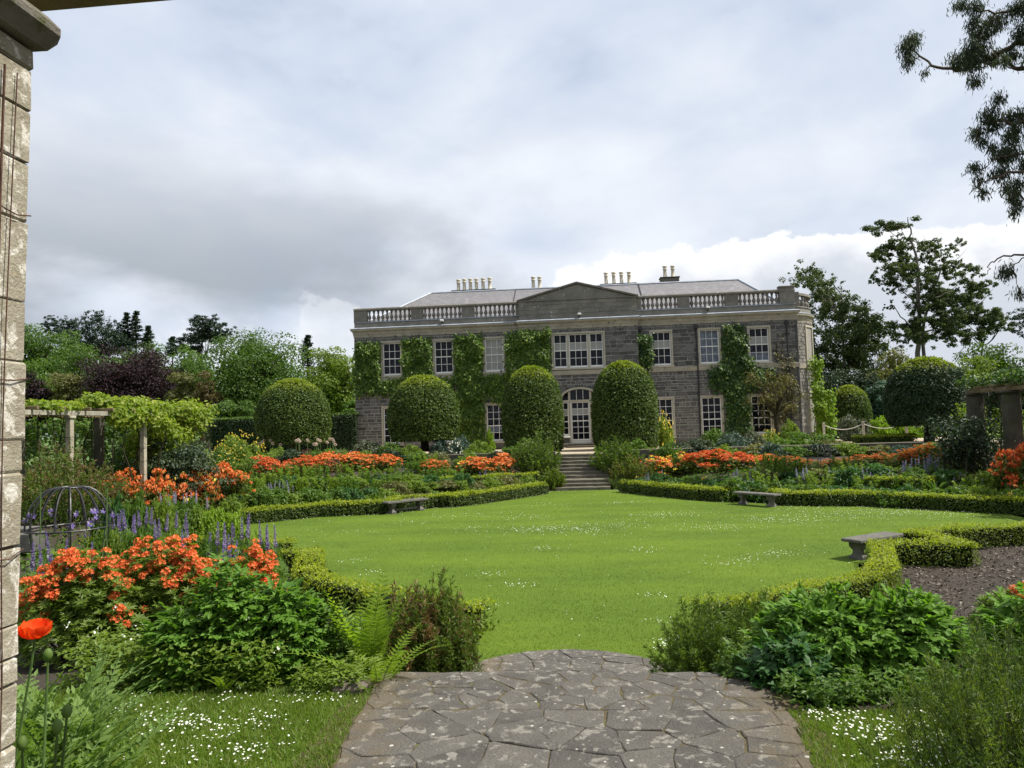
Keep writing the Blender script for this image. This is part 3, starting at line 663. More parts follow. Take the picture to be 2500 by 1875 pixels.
for s in (-1, 1):
    x0 = XC0-.12 if s < 0 else XC1+.12; L_ = math.hypot(x0-.03, 1.02+.03)
    V = [(x0, y, z) for y, z in ((-.36, 9.99), (.7, 9.99), (.7, 10.1), (-.36, 10.1))]+[(.03, y, z) for y, z in ((-.36, 11.06), (.7, 11.06), (.7, 11.19), (-.36, 11.19))]
    ob('raking_cornice', MB().add(V, [(0, 1, 5, 4), (1, 2, 6, 5), (2, 3, 7, 6), (3, 0, 4, 7), (0, 3, 2, 1), (4, 5, 6, 7)]), M['capstone'], ped)
ob('band', MB().bbox(XC0-.05, XC1+.05, -.33, .1, 9.962, 10.04, .02), M['parapet'], ped)
# roof and chimneys
E0 = [(-14.9, 1.3, 9.3), (13.9, 1.3, 9.3), (13.9, 12, 9.3), (-14.9, 12, 9.3)]; RG = [(-11.3, 6.4, 12.08), (12.15, 6.4, 12.0)]
roof = hp('roof', MB().add(E0+RG, [(0, 1, 5, 4), (2, 3, 4, 5)]).add(E0+RG, [(1, 2, 5), (3, 0, 4)]), M['slate'])
for a, b, m in ((RG[0], RG[1], 'ridge'), (E0[0], RG[0], 'hip'), (E0[1], RG[1], 'hip')):
    a, b = np.array(a), np.array(b); ob(m+'_lead', MB().tube([a+(0, 0, .03), (a+b)/2+(0, 0, .03), b+(0, 0, .03)], .075, 6), M['lead'], roof)
for x in (-4.65, 4.72): ob('roof_seam', MB().tube([(x, 1.5, 9.43), (x, 6.35, 12.06)], .035, 5), M['pipe'], roof)
POT = MB().lathe([(.17, 0), (.17, .06), (.14, .09), (.125, .62), (.165, .66), (.165, .71), (.125, .74), (.125, .80), (.18, .86), (.18, .93), (.14, .95), (.11, .95), (.1, .7)], 12).mesh('chimney_pot', M['pot'], True)
for x0, x1, zt, px in ((-9.75, -6.35, 12.35, [-9.3, -8.83, -8.34, -7.86, -7.33, -6.8]), (-3.8, -2.4, 12.25, [-3.35, -2.85]), (1.9, 4.6, 12.3, [2.34, 2.94, 3.53, 4.12]), (6.5, 7.9, 12.62, [6.88, 7.48])):
    st = hp('chimney_stack', MB().bbox(x0, x1, 7.0, 7.9, 11, zt-.07, .02), M['capstone'])
    ob('stack_cap', MB().bbox(x0-.06, x1+.06, 6.94, 7.96, zt-.069, zt, .015), M['pipe'], st)
    for x in px: link('chimney_pot', POT, st, (x, 7.45, zt), rz=x, scale=(1, 1, 1.0+.02*math.sin(x*9)))
# windows
BARS = {}
PANE = MB().box(-.5, .5, -.5, .5, -.5, .5).mesh('pane', M['glass'])
def sash(parent, xc, yw, z0, z1, w, cols, rows_, blind=None, sill=True, glaze_top=None):
    """one sash light: white frame, glazing bars, a pane per square"""
    fr = MB(); t = .055; y0, y1 = yw+.10, yw+.155
    fr.box(xc-w/2, xc-w/2+t, y0, y1, z0, z1).box(xc+w/2-t, xc+w/2, y0, y1, z0, z1).box(xc-w/2+t, xc+w/2-t, y0, y1, z1-t, z1).box(xc-w/2+t, xc+w/2-t, y0, y1, z0, z0+t*2)
    ix0, ix1, iz0, iz1 = xc-w/2+t, xc+w/2-t, z0+2*t, z1-t; cw, rh = (ix1-ix0)/cols, (iz1-iz0)/rows_
    for i in range(1, cols): fr.box(ix0+i*cw-.014, ix0+i*cw+.014, y0+.012, y1-.006, iz0, iz1)
    for j in range(1, rows_):
        h = .03 if j == rows_//2 else .014; fr.box(ix0, ix1, y0+(.004 if h > .02 else .016), y1-(.002 if h > .02 else .008), iz0+j*rh-h, iz0+j*rh+h)
    f = ob('sash_frame', fr, M['white'], parent)
    for i in range(cols):
        for j in range(rows_): link('pane', PANE, parent, (ix0+(i+.5)*cw, yw+.135, iz0+(j+.5)*rh), scale=(cw-.012, .006, rh-.012))
    if blind:
        for (a, b, m) in blind: ob('blind' if m == 'blind' else 'curtain', MB().box(ix0-.02, ix1+.02, yw+.16, yw+.172, iz0+(iz1-iz0)*a, iz0+(iz1-iz0)*b), M[m], parent)
def surround(parent, xc, hw, z0, z1, yw, t=.125):
    mb = MB(); y0, y1 = yw-.045, yw+.24
    mb.bbox(xc-hw, xc-hw+t, y0, y1, z0+.12, z1-t-.002, .012).bbox(xc+hw-t, xc+hw, y0, y1, z0+.12, z1-t-.002, .012).bbox(xc-hw-.01, xc+hw+.01, y0-.004, y1, z1-t, z1, .012).bbox(xc-hw-.05, xc+hw+.05, y0-.05, y1, z0-.02, z0+.118, .012)
    return hp('window', mb, M['surround'])
BL = {2: [(0, 1, 'blind')], 4: [(.52, .76, 'blind')], 5: [(.0, .98, 'curtain')], 6: [(.52, .76, 'blind'), (0, .25, 'curtain')]}
for i, (xc, hw, z0, z1) in enumerate(UP):
    if i == 3:
        yw = -.25; wd = surround(None, xc, hw, z0, z1, yw, .13)
        for s in (-1, 1): ob('mullion', MB().bbox(xc+s*.695-.065, xc+s*.695+.065, yw-.02, yw+.22, z0+.12, z1-.131, .012), M['surround'], wd)
        sash(wd, xc, yw, z0+.13, z1-.14, 1.25, 3, 4, [(.52, .76, 'blind')]); sash(wd, xc-1.21, yw, z0+.13, z1-.14, .88, 2, 4, [(.52, .76, 'blind')]); sash(wd, xc+1.21, yw, z0+.13, z1-.14, .88, 2, 4, [(.52, .76, 'blind')])
    else:
        wd = surround(None, xc, hw, z0, z1, 0); sash(wd, xc, 0, z0+.125, z1-.135, hw*2-.26, 3, 4, BL.get(i))
for i, (xc, hw, z0, z1) in enumerate(DN):
    if i == 3: continue
    wd = surround(None, xc, hw, z0, z1, 0); sash(wd, xc, 0, z0+.125, z1-.135, hw*2-.26, 3, 5, [(.2, .4, 'curtain')] if i == 2 else None)
# arched garden door with side lights
yw = -.25; xd = -.02; door = hp('garden_door', MB().bbox(xd-1.32, xd-1.17, yw-.05, yw+.22, .1, 3.3, .012).bbox(xd+1.17, xd+1.32, yw-.05, yw+.22, .1, 3.3, .012), M['surround'])
def arcpts(r, n=17, h=.62): a = np.linspace(math.pi, 0, n); return np.c_[xd+r*np.cos(a), 3.3+h*np.sin(a)]
o_, i_ = arcpts(1.32, h=.74), arcpts(1.17, h=.60); V = []
for yy in (yw-.05, yw+.22): V += [(p[0], yy, p[1]) for p in o_]+[(p[0], yy, p[1]) for p in i_]
n = 17; F = []
for k in range(n-1): F += [(k, k+1, n+k+1, n+k), (2*n+k, 3*n+k, 3*n+k+1, 2*n+k+1), (n+k, n+k+1, 3*n+k+1, 3*n+k), (k, 2*n+k, 2*n+k+1, k+1)]
ob('arch', MB().add(V, F), M['surround'], door)
sp = MB()
for k in range(n-1):
    a, b = o_[k], o_[k+1]; V = [(a[0], y, z) for y, z in ((yw-.012, a[1]), (yw-.012, 4.06), (yw+.3, 4.06), (yw+.3, a[1]))]+[(b[0], y, z) for y, z in ((yw-.012, b[1]), (yw-.012, 4.06), (yw+.3, 4.06), (yw+.3, b[1]))]
    sp.add(V, [(0, 4, 5, 1), (0, 3, 7, 4)])
ob('spandrel', sp, M['rubble'], door)
fr = MB()
for s in (-1, 1): fr.box(xd+s*.72-.06, xd+s*.72+.06, yw+.02, yw+.2, .25, 3.72)
fr.box(xd-1.17, xd+1.17, yw+.03, yw+.19, 3.05, 3.19); ob('door_frame', fr, M['surround'], door)
bars = MB()
for x in (-.22, .22): bars.box(xd+x-.014, xd+x+.014, yw+.11, yw+.15, 3.19, 3.86)
for x in (-.66, .66): bars.box(xd+x-.02, xd+x+.02, yw+.11, yw+.15, 3.19, 3.8)
ob('fanlight_bars', bars, M['white'], door)
for a, b, zt in ((-.64, -.235, 3.84), (-.205, .205, 3.88), (.235, .64, 3.84), (-1.14, -.79, 3.5), (.79, 1.14, 3.5)):
    link('pane', PANE, door, (xd+(a+b)/2, yw+.13, (3.19+zt)/2), scale=(b-a, .006, zt-3.19))
leafd = hp('door_leaf', MB().box(xd-.66, xd-.58, yw+.10, yw+.16, .28, 3.05).box(xd+.58, xd+.66, yw+.10, yw+.16, .28, 3.05).box(xd-.58, xd+.58, yw+.10, yw+.16, .28, .46), M['white'])
sash(leafd, xd, yw, .44, 3.04, 1.2, 3, 6, [(.66, .85, 'blind')])
for s in (-1, 1):
    sl = hp('side_light', MB().bbox(xd+s*.955-.215, xd+s*.955+.215, yw-.05, yw+.2, .66, .78, .012), M['white']); sash(sl, xd+s*.97, yw, .8, 3.04, .38, 1, 5, [(.58, .8, 'blind')])
    ob('apron', MB().box(xd+s*.955-.2, xd+s*.955+.2, yw+.0, yw+.2, .0, .66), M['rubble'], sl)
for k in range(2): hp('door_step', MB().bbox(xd-.95+.12*k, xd+.95-.12*k, yw-.8+.34*k, yw+.1, -.02+.14*k, .13+.14*k, .015), M['step'])
# bow windows
for z0, z1 in ((5.15, 7.72), (.45, 3.2)):
    q0, q1 = arc(BR, 43, 64, 2); c = (q0+q1)/2; an = math.atan2(q1[1]-q0[1], q1[0]-q0[0]); W_ = np.linalg.norm(q1-q0)
    mb = MB().bbox(-W_/2, -W_/2+.13, -.1, .2, z0, z1, .01).bbox(W_/2-.13, W_/2, -.1, .2, z0, z1, .01).bbox(-W_/2-.02, W_/2+.02, -.11, .2, z1, z1+.13, .01).bbox(-W_/2-.04, W_/2+.04, -.15, .2, z0-.13, z0, .01)
    bw = hp('window', mb, M['surround'], loc=(c[0], c[1], 0)); bw.rotation_euler[2] = an
    sash(bw, 0, -.09, z0, z1, W_-.28, 3, 4); ob('blind', MB().box(-W_/2+.2, W_/2-.2, .14, .15, z0, z1), M['blind'], bw)
# rooms behind the glass, drainpipes, lamps
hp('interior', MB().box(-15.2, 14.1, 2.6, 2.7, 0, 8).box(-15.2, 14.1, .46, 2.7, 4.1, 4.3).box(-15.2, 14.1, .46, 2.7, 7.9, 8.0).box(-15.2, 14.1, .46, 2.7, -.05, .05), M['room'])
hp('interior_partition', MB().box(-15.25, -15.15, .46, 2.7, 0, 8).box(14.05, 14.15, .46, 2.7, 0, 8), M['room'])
hp('back_wall', MB().box(XL+.02, XL+.4, .46, 12, -.1, 8.2).box(13.5, 13.9, 7.6, 12, -.1, 8.2).box(XL+.02, 13.9, 11.6, 12, -.1, 8.2).box(XL+.1, 13.9, .5, 11.9, 8.3, 9.2), M['mortar'])
for x, yy, zt in ((4.18, -.09, 8.0), (7.86, -.09, 7.95), (13.75, -.09, 8.0)):
    pp = hp('drainpipe', MB().tube([(x, yy, 0), (x+.03, yy, 4), (x, yy, zt-.25)], .05, 8), M['pipe'])
    ob('hopper', MB().bbox(x-.13, x+.13, yy-.12, yy+.05, zt-.28, zt-.02, .03), M['pipe'], pp)
    for z in (1.5, 3.4, 5.6, 7.1): ob('bracket', MB().box(x-.09, x+.09, yy-.06, yy+.08, z, z+.06), M['pipe'], pp)
for x, y, z in ((-9.3, -.12, 8.9), (.15, -.36, 8.9), (8.7, -.12, 9.0)):
    lm = hp('floodlight', MB().bbox(x-.12, x+.12, y-.16, y+.02, z, z+.12, .02), M['white']); ob('bracket', MB().box(x-.03, x+.03, y-.1, y+.2, z-.15, z), M['pipe'], lm)

# ------------------------------------------------------------------ clipped hedges and topiary
def resample(path, step):
    p = np.asarray(path, float); s = np.r_[0, np.cumsum(np.linalg.norm(np.diff(p, axis=0), axis=1))]
    q = np.linspace(0, s[-1], max(2, int(s[-1]/step)+1)); return np.c_[[np.interp(q, s, p[:, k]) for k in range(2)]].T
def hedge(name, label, path, hw, h, z0, n, Lf, m_side, m_top, seed, cat='hedge', group=None, top_frac=.8):
    rng = np.random.default_rng(seed); p = np.asarray(path, float); c = p.mean(0); p = p-c
    e = thing(name, label, cat, (c[0], c[1], z0), group=group)
    q = resample(p, .5) if 0 else p
    ob('twigs', sweep(q, [(-hw+.11, 0), (hw-.11, 0), (hw-.11, h-.08), (-hw+.11, h-.08)]), M['core'], e)  # solid dark core painted as the shaded inside of the hedge
    seg = np.diff(p, axis=0); ln = np.linalg.norm(seg, axis=1); k = rng.choice(len(ln), n, p=ln/ln.sum()); ext = np.minimum(.5, hw*.95/ln[k]); t = -ext+rng.random(n)*(1+2*ext)
    base = p[k]+seg[k]*t[:, None]; tg = seg[k]/ln[k][:, None]; nr = np.c_[tg[:, 1], -tg[:, 0]]
    per = rng.random(n)*(2*h+2*hw); P = np.zeros((n, 3)); N = np.zeros((n, 3)); wob = .035*np.sin(base[:, 0]*2.1+base[:, 1]*1.3)+.02*np.sin(base[:, 0]*5.3-base[:, 1]*4.1)
    a = per < h; b = (per >= h) & (per < 2*h); d = per >= 2*h
    for msk, sg, zz in ((a, 1, per), (b, -1, per-h)):
        P[msk, :2] = base[msk]+nr[msk]*(sg*(hw+wob[msk]))[:, None]; P[msk, 2] = zz[msk]; N[msk, :2] = nr[msk]*sg
    o = per[d]-2*h-hw; P[d, :2] = base[d]+nr[d]*o[:, None]; P[d, 2] = h+wob[d]*.7; N[d, 2] = 1
    # ends
    ne = max(40, int(n*(2*hw*h*2)/((2*h+2*hw)*ln.sum())))
    for pt, dr in ((p[0], -seg[0]/ln[0]), (p[-1], seg[-1]/ln[-1])):
        nn = np.array([dr[1], -dr[0]]); o = rng.uniform(-hw, hw, ne); z = rng.uniform(0, h, ne)
        P = np.vstack([P, np.c_[pt+dr*.03+nn*o[:, None], z]]); N = np.vstack([N, np.tile([dr[0], dr[1], 0], (ne, 1))])
    N2 = unit(N+np.array([0, 0, .35])+rng.normal(0, .5, N.shape)); P = P+N*rng.normal(0, .03, (len(P), 1)); A = unit(np.cross(N2, rdir(rng, len(P)))+N*.35)
    s = rng.uniform(.7, 1.35, len(P)); Q = leafq(P, A, N2, Lf*s, Lf*.55*s, ctr=.3)
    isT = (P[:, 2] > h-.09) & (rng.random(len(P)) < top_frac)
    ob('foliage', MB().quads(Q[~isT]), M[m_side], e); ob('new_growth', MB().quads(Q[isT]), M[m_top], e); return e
NR = [(1.75, 11.8), (2.5, 12.05), (3.65, 12.75), (4.95, 13.7), (5.6, 14.7), (6.1, 16.0), (6.4, 16.95), (8.05, 16.75), (8.0, 18.2), (7.75, 18.55), (9.0, 18.95), (10.9, 19.3), (14.5, 19.45)]
FR = [(2.0, 34.5), (3.3, 32.55), (4.6, 30.8), (5.45, 29.95), (5.75, 30.35), (6.35, 29.95), (7.45, 28.95), (7.3, 28.35), (8.6, 27.9), (10.0, 27.6), (11.8, 26.1), (13.6, 24.5), (14.8, 23.9)]
mir = lambda P: [(-x, y) for x, y in P]
hedge('box_hedge', 'low clipped box hedge zigzagging round the bark bed at right', NR, .22, .48, -1.6, 30000, .045, 'box', 'box_new', 1, group='low box hedges round the lawn')
hedge('box_hedge', 'low clipped box hedge behind the fern and heather at left', mir(NR), .25, .48, -1.6, 15000, .06, 'box', 'box_new', 2, group='low box hedges round the lawn')
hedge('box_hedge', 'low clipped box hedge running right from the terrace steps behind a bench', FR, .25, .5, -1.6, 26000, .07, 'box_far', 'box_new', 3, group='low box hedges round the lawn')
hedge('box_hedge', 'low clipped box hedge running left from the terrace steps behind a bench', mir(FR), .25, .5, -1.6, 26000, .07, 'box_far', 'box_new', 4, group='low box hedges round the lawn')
hedge('inner_hedge', 'short box hedge among perennials below the left azaleas', [(-6.6, 34.4), (-4.5, 35.6), (-2.4, 36.6)], .22, .5, -1.25, 5000, .08, 'box_far', 'box_new', 5)
hedge('inner_hedge', 'short box hedge among lupins below the right azaleas', [(11.0, 29.4), (12.6, 28.4)], .22, .45, -1.2, 3000, .08, 'box_far', 'box_new', 6)
hedge('inner_hedge', 'short bright hedge beside the rope barrier at right', [(15.5, 43.2), (18.2, 43.0)], .3, .45, -.02, 3000, .09, 'box_far', 'box_new', 7)
hedge('yew_hedge', 'tall dark clipped yew hedge left of the house', [(-27, 52.6), (-21, 52.2), (-18.6, 51.9)], .5, 2.75, -.02, 16000, .13, 'yew', 'yew_top', 8, top_frac=.95)
hedge('yew_hedge', 'squared yew hedge end touching the house corner at left', [(-18.4, 50.2), (-15.75, 50.0)], .55, 2.78, -.02, 10000, .12, 'yew', 'yew_top', 9, top_frac=.9)
def topiary(label, x, y, z0, z1, r, zg, n, Lf, seed, trunk_r=.2, m='holm', m2='holm_new', newz=.84, top=2.5):
    rng = np.random.default_rng(seed); H = z1-z0
    e = thing('clipped_topiary', label, 'topiary', (x, y, zg), group='clipped domed topiary trees')
    def rad(u): return r*np.where(u < .28, .9+.1*(u/.28)**.7, (1-(np.clip((u-.28)/.72, 0, 1))**top)**.5)
    us = np.r_[0, np.linspace(.02, .9, 14), .95, .98, .995, 1]; prof = [(0, 0)]+[(max(0, rad(np.array(u)).item()-.09), u*(H-.09)) for u in us]
    ob('branches', MB().lathe(prof, 28, (0, 0, z0-zg)), M['core'], e)  # solid dark core painted as the shaded inside of the dome
    if z0-zg > .25: ob('trunk', MB().tube([(0, 0, 0), (.02, 0, (z0-zg)*.5), (0, 0, z0-zg+.4)], [trunk_r*1.25, trunk_r, trunk_r], 10), M['bark_dk'], e)
    u = rng.random(n*2); w_ = rad(u)+.25; u = u[rng.random(n*2) < w_/w_.max()][:n]; nn = len(u)
    th = rng.random(nn)*2*math.pi; du = .01; sl = (rad(np.clip(u+du, 0, 1))-rad(np.clip(u-du, 0, 1)))/(2*du*H)
    rr = rad(u)*(1+.012*np.sin(th*5+u*7+seed)+.01*np.sin(th*11-u*13)+.008*np.sin(u*25+th*3))
    P = np.c_[rr*np.cos(th), rr*np.sin(th), z0-zg+u*H]; N = unit(np.c_[np.cos(th), np.sin(th), np.clip(-sl, -6, 6)])
    # flat crown cap and underside
    k = nn//7; ra = r*.42*np.sqrt(rng.random(k)); ta = rng.random(k)*2*math.pi; uu = .28+.72*(1-(ra/r)**2)**(1/top)
    P = np.vstack([P, np.c_[ra*np.cos(ta), ra*np.sin(ta), z0-zg+uu*H]]); N = np.vstack([N, np.tile([0, 0, 1.], (k, 1))]); u = np.r_[u, uu]
    rb = r*.92*np.sqrt(rng.random(k)); P = np.vstack([P, np.c_[rb*np.cos(ta), rb*np.sin(ta), np.full(k, z0-zg)+rng.normal(0, .04, k)]]); N = np.vstack([N, np.tile([0, 0, -1.], (k, 1))]); u = np.r_[u, np.zeros(k)]
    P += N*rng.normal(-.01, .04, (len(P), 1)); N2 = unit(N+np.array([0, 0, .25])+rng.normal(0, .6, N.shape)); A = unit(np.cross(N2, rdir(rng, len(P)))+.3*N)
    s = rng.uniform(.6, 1.4, len(P)); Q = leafq(P, A, N2, Lf*s, Lf*.5*s, ctr=.3)
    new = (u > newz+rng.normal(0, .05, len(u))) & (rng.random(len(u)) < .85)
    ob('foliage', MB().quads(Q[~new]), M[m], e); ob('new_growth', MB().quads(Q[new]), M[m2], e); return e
topiary('domed topiary on a bare trunk before the yew hedge left of house', -17.6, 44, 1.0, 4.83, 2.2, -.05, 20000, .14, 31, .24)
topiary('domed topiary on a short trunk before the house left wing', -9.45, 44, .98, 4.76, 2.12, .2, 20000, .14, 32, .24)
topiary('tall barrel topiary just left of the garden door', -2.85, 44, .1, 5.06, 1.78, -.05, 20000, .14, 33, .24, top=3.2, newz=.87)
topiary('tall barrel topiary just right of the garden door', 2.6, 44, .05, 5.16, 1.9, -.05, 20000, .14, 34, .24, top=3.2, newz=.9)
topiary('small clipped dome beyond the rope barrier right of house', 19.6, 56, .4, 3.72, 1.4, -.05, 12000, .14, 35, .2, newz=.8)
topiary('dark domed topiary on a bare trunk beside the right pergola', 19.2, 43, 1.02, 4.66, 2.1, -.05, 20000, .14, 36, .24, m='yew', newz=.85)  # darker leaf than its fellows: shade of the trees put into the colour

# ------------------------------------------------------------------ climbers on the house
def creeper(label, rects, mat, n, Lf, seed, ywall=0., stems=()):
    rng = np.random.default_rng(seed); cx0 = np.mean([(r[0]+r[1])/2 for r in rects]); e = thing('wall_creeper', label, 'climbing plant', (cx0, 50+ywall, 0))
    ar = np.array([(r[1]-r[0])*(r[3]-r[2]) for r in rects]); k = rng.choice(len(rects), n, p=ar/ar.sum()); rc = np.array(rects)[k]
    u, v = rng.random(n), rng.random(n); x = rc[:, 0]+u*(rc[:, 1]-rc[:, 0]); z = rc[:, 2]+v*(rc[:, 3]-rc[:, 2])
    lump = .5+.25*np.sin(x*3.1+z*1.7+seed)+.25*np.sin(x*1.3-z*4.3+seed*2)+.15*np.sin(x*7+z*6)
    dep = .08+.34*np.clip(lump, 0, 1.2); edge = np.minimum(np.minimum(u, 1-u)*(rc[:, 1]-rc[:, 0]), np.minimum(v, 1-v)*(rc[:, 3]-rc[:, 2])); x += rng.normal(0, .10, n); z += rng.normal(0, .12, n); z -= .4*(v < .12)*rng.random(n)*lump
    kp = edge > .28*rng.random(n)*(1.35-lump)*1.3; kp &= (lump > .12) | (rng.random(n) < .5); x, z, dep, lump, v = x[kp], z[kp], dep[kp], lump[kp], v[kp]; n = len(x)
    P = np.c_[x-cx0, -dep*rng.uniform(.35, 1.05, n), z]
    N = unit(np.c_[.15+rng.normal(0, .6, n), np.full(n, -.75), .6+rng.normal(0, .6, n)]); A = unit(np.c_[rng.normal(0, .6, n), rng.normal(-.3, .3, n), np.full(n, -.8)])
    s = rng.uniform(.6, 1.4, n); ob('foliage', MB().quads(leafq(P, A, N, Lf*s, Lf*.8*s, ctr=.4)), M[mat], e)
    for r in rects:
        for _ in range(3):
            x0 = rng.uniform(r[0], r[1])-cx0; ob('stem', MB().tube([(x0+rng.normal(0, .15), -.03, max(0, r[2]-.3)+(r[3]-r[2])*q) for q in np.linspace(0, .95, 6)], np.linspace(.03, .01, 6), 4), M['stem_dk'], e)
    return e
creeper('green creeper covering the wall round the two leftmost upper windows', [CREEP[0], CREEP[1], CREEP[2], CREEP[3]], 'creeper', 15000, .17, 41)
creeper('tall creeper column from ground to cornice between second and third windows', [CREEP[4]], 'creeper', 11500, .17, 42)
creeper('creeper under and beside the cream blind window left of centre', [CREEP[5], CREEP[7]], 'creeper', 4500, .16, 43)
creeper('creeper patch on the central bay left of the triple window', [CREEP[6]], 'creeper', 7500, .16, 44, -.25)
creeper('small leafy creeper beside the drainpipe right of centre', [CREEP[8]], 'creeper_dk', 1300, .17, 45)
creeper('dark ivy column between the two rightmost upper windows, spreading below', [CREEP[9], (8.5, 12.2, 3.4, 5.0), (9.3, 11.6, 4.4, 5.6), (11.0, 12.8, 3.9, 4.9)], 'creeper_dk', 11500, .18, 46)
creeper('sparse bronze climber near the right corner of the house', [(12.75, 14.3, 1.2, 6.0), (12.9, 13.4, 5.5, 7.0), (11.6, 14.2, 1.0, 4.4)], 'creeper_br', 1800, .13, 47)
creeper('bright lime green climber on the bow at the house right end', [(15.6, 16.5, .3, 5.6), (15.9, 17.2, .3, 3.4)], 'lime', 3200, .2, 48, 1.9)

# ------------------------------------------------------------------ trees
def limb(mb, a, b, r0, r1, rng, n=6, bend=.08, k=6):
    a, b = np.asarray(a, float), np.asarray(b, float); t = np.linspace(0, 1, n)[:, None]; l = np.linalg.norm(b-a)
    p = a+(b-a)*t+np.sin(t*math.pi)*rng.normal(0, bend*l, 3)+np.sin(t*2*math.pi)*rng.normal(0, bend*l*.4, 3)
    mb.tube(p, np.linspace(r0, r1, n), k)
def decid(name, label, px, ytop, wpx, Y, mat, seed, n=10000, zbot=.8, Lf=None, barkm='bark', nC=70, flat=.75, sq=2.2, group=None, dx=1., topy=None, rag=.16):
    rng = np.random.default_rng(seed); q = at(px, ytop, Y); zt = q[2]; rw = wpx/2*Y/FPX; x0 = q[0]
    e = thing(name, label, 'tree', (x0, Y, -.05), group=group); Lf = Lf or .0030*Y
    zc = (zt*1.0+zbot)/2; rz = (zt-zbot)/2; ry = rw*.85*dx
    d = rdir(rng, nC); d[:, 2] = d[:, 2]*.9+.12; d = unit(d); f = rng.uniform(.62, .90, nC)+rng.normal(0, rag*.4, nC)
    sup = (np.abs(d)**sq).sum(1)**(-1/sq)
    C = d*sup[:, None]*f[:, None]*(rw*1.05, ry*1.05, rz*1.0)+(0, 0, zc); rc = rng.uniform(.16, .30, nC)*(rw*rz)**.5
    Rr = np.c_[rc*1.15, rc*1.15, rc*flat]; C[:, 2] = np.minimum(C[:, 2], zt-Rr[:, 2]*.7)
    wgt = rc**2; per = np.maximum(10, (n*wgt/wgt.sum())).astype(int)
    Q = clumps(rng, C, Rr, per, Lf, Lf*.72, lo=.6)
    nin = n//6; ci = rdir(rng, nin)*rng.uniform(.2, .7, nin)[:, None]*(rw, ry, rz)+(0, 0, zc)
    Qi = leafq(ci, rdir(rng, nin), rdir(rng, nin), Lf*2.6, Lf*2., ctr=.5)
    ob('crown', MB().quads(np.concatenate([Q, Qi])), M[mat], e)
    mb = MB(); tr = .05*zt**.8; mb.tube([(0, 0, 0), (rng.normal(0, .1), 0, zc*.5), (rng.normal(0, .2), 0, zc), (0, 0, zt*.8)], [tr*1.4, tr, tr*.75, tr*.2], 8)
    for i in rng.choice(nC, min(14, nC), replace=False): limb(mb, (0, 0, max(zbot, C[i][2]*.55)), C[i], tr*.4, tr*.08, rng)
    ob('trunk', mb, M[barkm], e); return e
def pine(name, label, Y, blobs, mat, seed, n=7000, barkm='bark_dk', Lf=None, flat=.45, base=None, group=None, grow=1.):
    """conifer or gum with separate foliage plates: blobs = (px, py, rx_px, rz_px)"""
    rng = np.random.default_rng(seed); B = np.array(blobs, float); C = np.array([at(b[0], b[1], Y) for b in B]); sx = Y/FPX
    x0 = at(base[0], base[1], Y)[0] if base else np.average(C[:, 0], weights=B[:, 2]); e = thing(name, label, 'tree', (x0, Y, -.05), group=group)
    C = C-(x0, Y, -.05); wd = (B[:, 2].max()*sx); C[:, 1] = rng.uniform(-1, 1, len(B))*max(1.2, (C[:, 0].max()-C[:, 0].min())*.28)
    CC, RR = [], []
    for c, b in zip(C, B):
        rx, rz = b[2]*sx*grow, b[3]*sx*grow*1.15; m = int(9+rx*4)
        m = int(m*1.5); o = rng.normal(0, .55, (m, 3))*(rx, rx*.9, rz*.9); CC.append(c+o); q_ = rng.uniform(.12, .36, m); RR.append(np.c_[q_*rx, q_*rx, np.maximum(q_*rz*1.1, q_*rx*.55)])
    CC = np.vstack(CC); RR = np.vstack(RR); Lf = Lf or .0028*Y; wg = RR[:, 0]*RR[:, 0]; per = np.maximum(8, n*wg/wg.sum()).astype(int)
    ob('crown', MB().quads(clumps(rng, CC, RR, per, Lf, Lf*.5, up=.6, lo=.25, bias=.1)), M[mat], e)
    return e, C, rng
def trunk_to(e, C, rng, tr, barkm, frac=.55, top=None):
    mb = MB(); zt = C[:, 2].max()*.72; ax = lambda z: np.array([C[:, 0].mean()*min(1, z/zt), 0, z])
    mb.tube([ax(z) for z in np.linspace(0, zt, 7)], np.linspace(tr*1.3, tr*.2, 7), 8)
    for c in C: limb(mb, ax(max(.5, min(zt*.95, c[2]*frac+(1-frac)*c[2]-abs(c[0])*.35))), c-(0, 0, .1), tr*.32, tr*.06, rng)
    ob('trunk', mb, M[barkm], e)
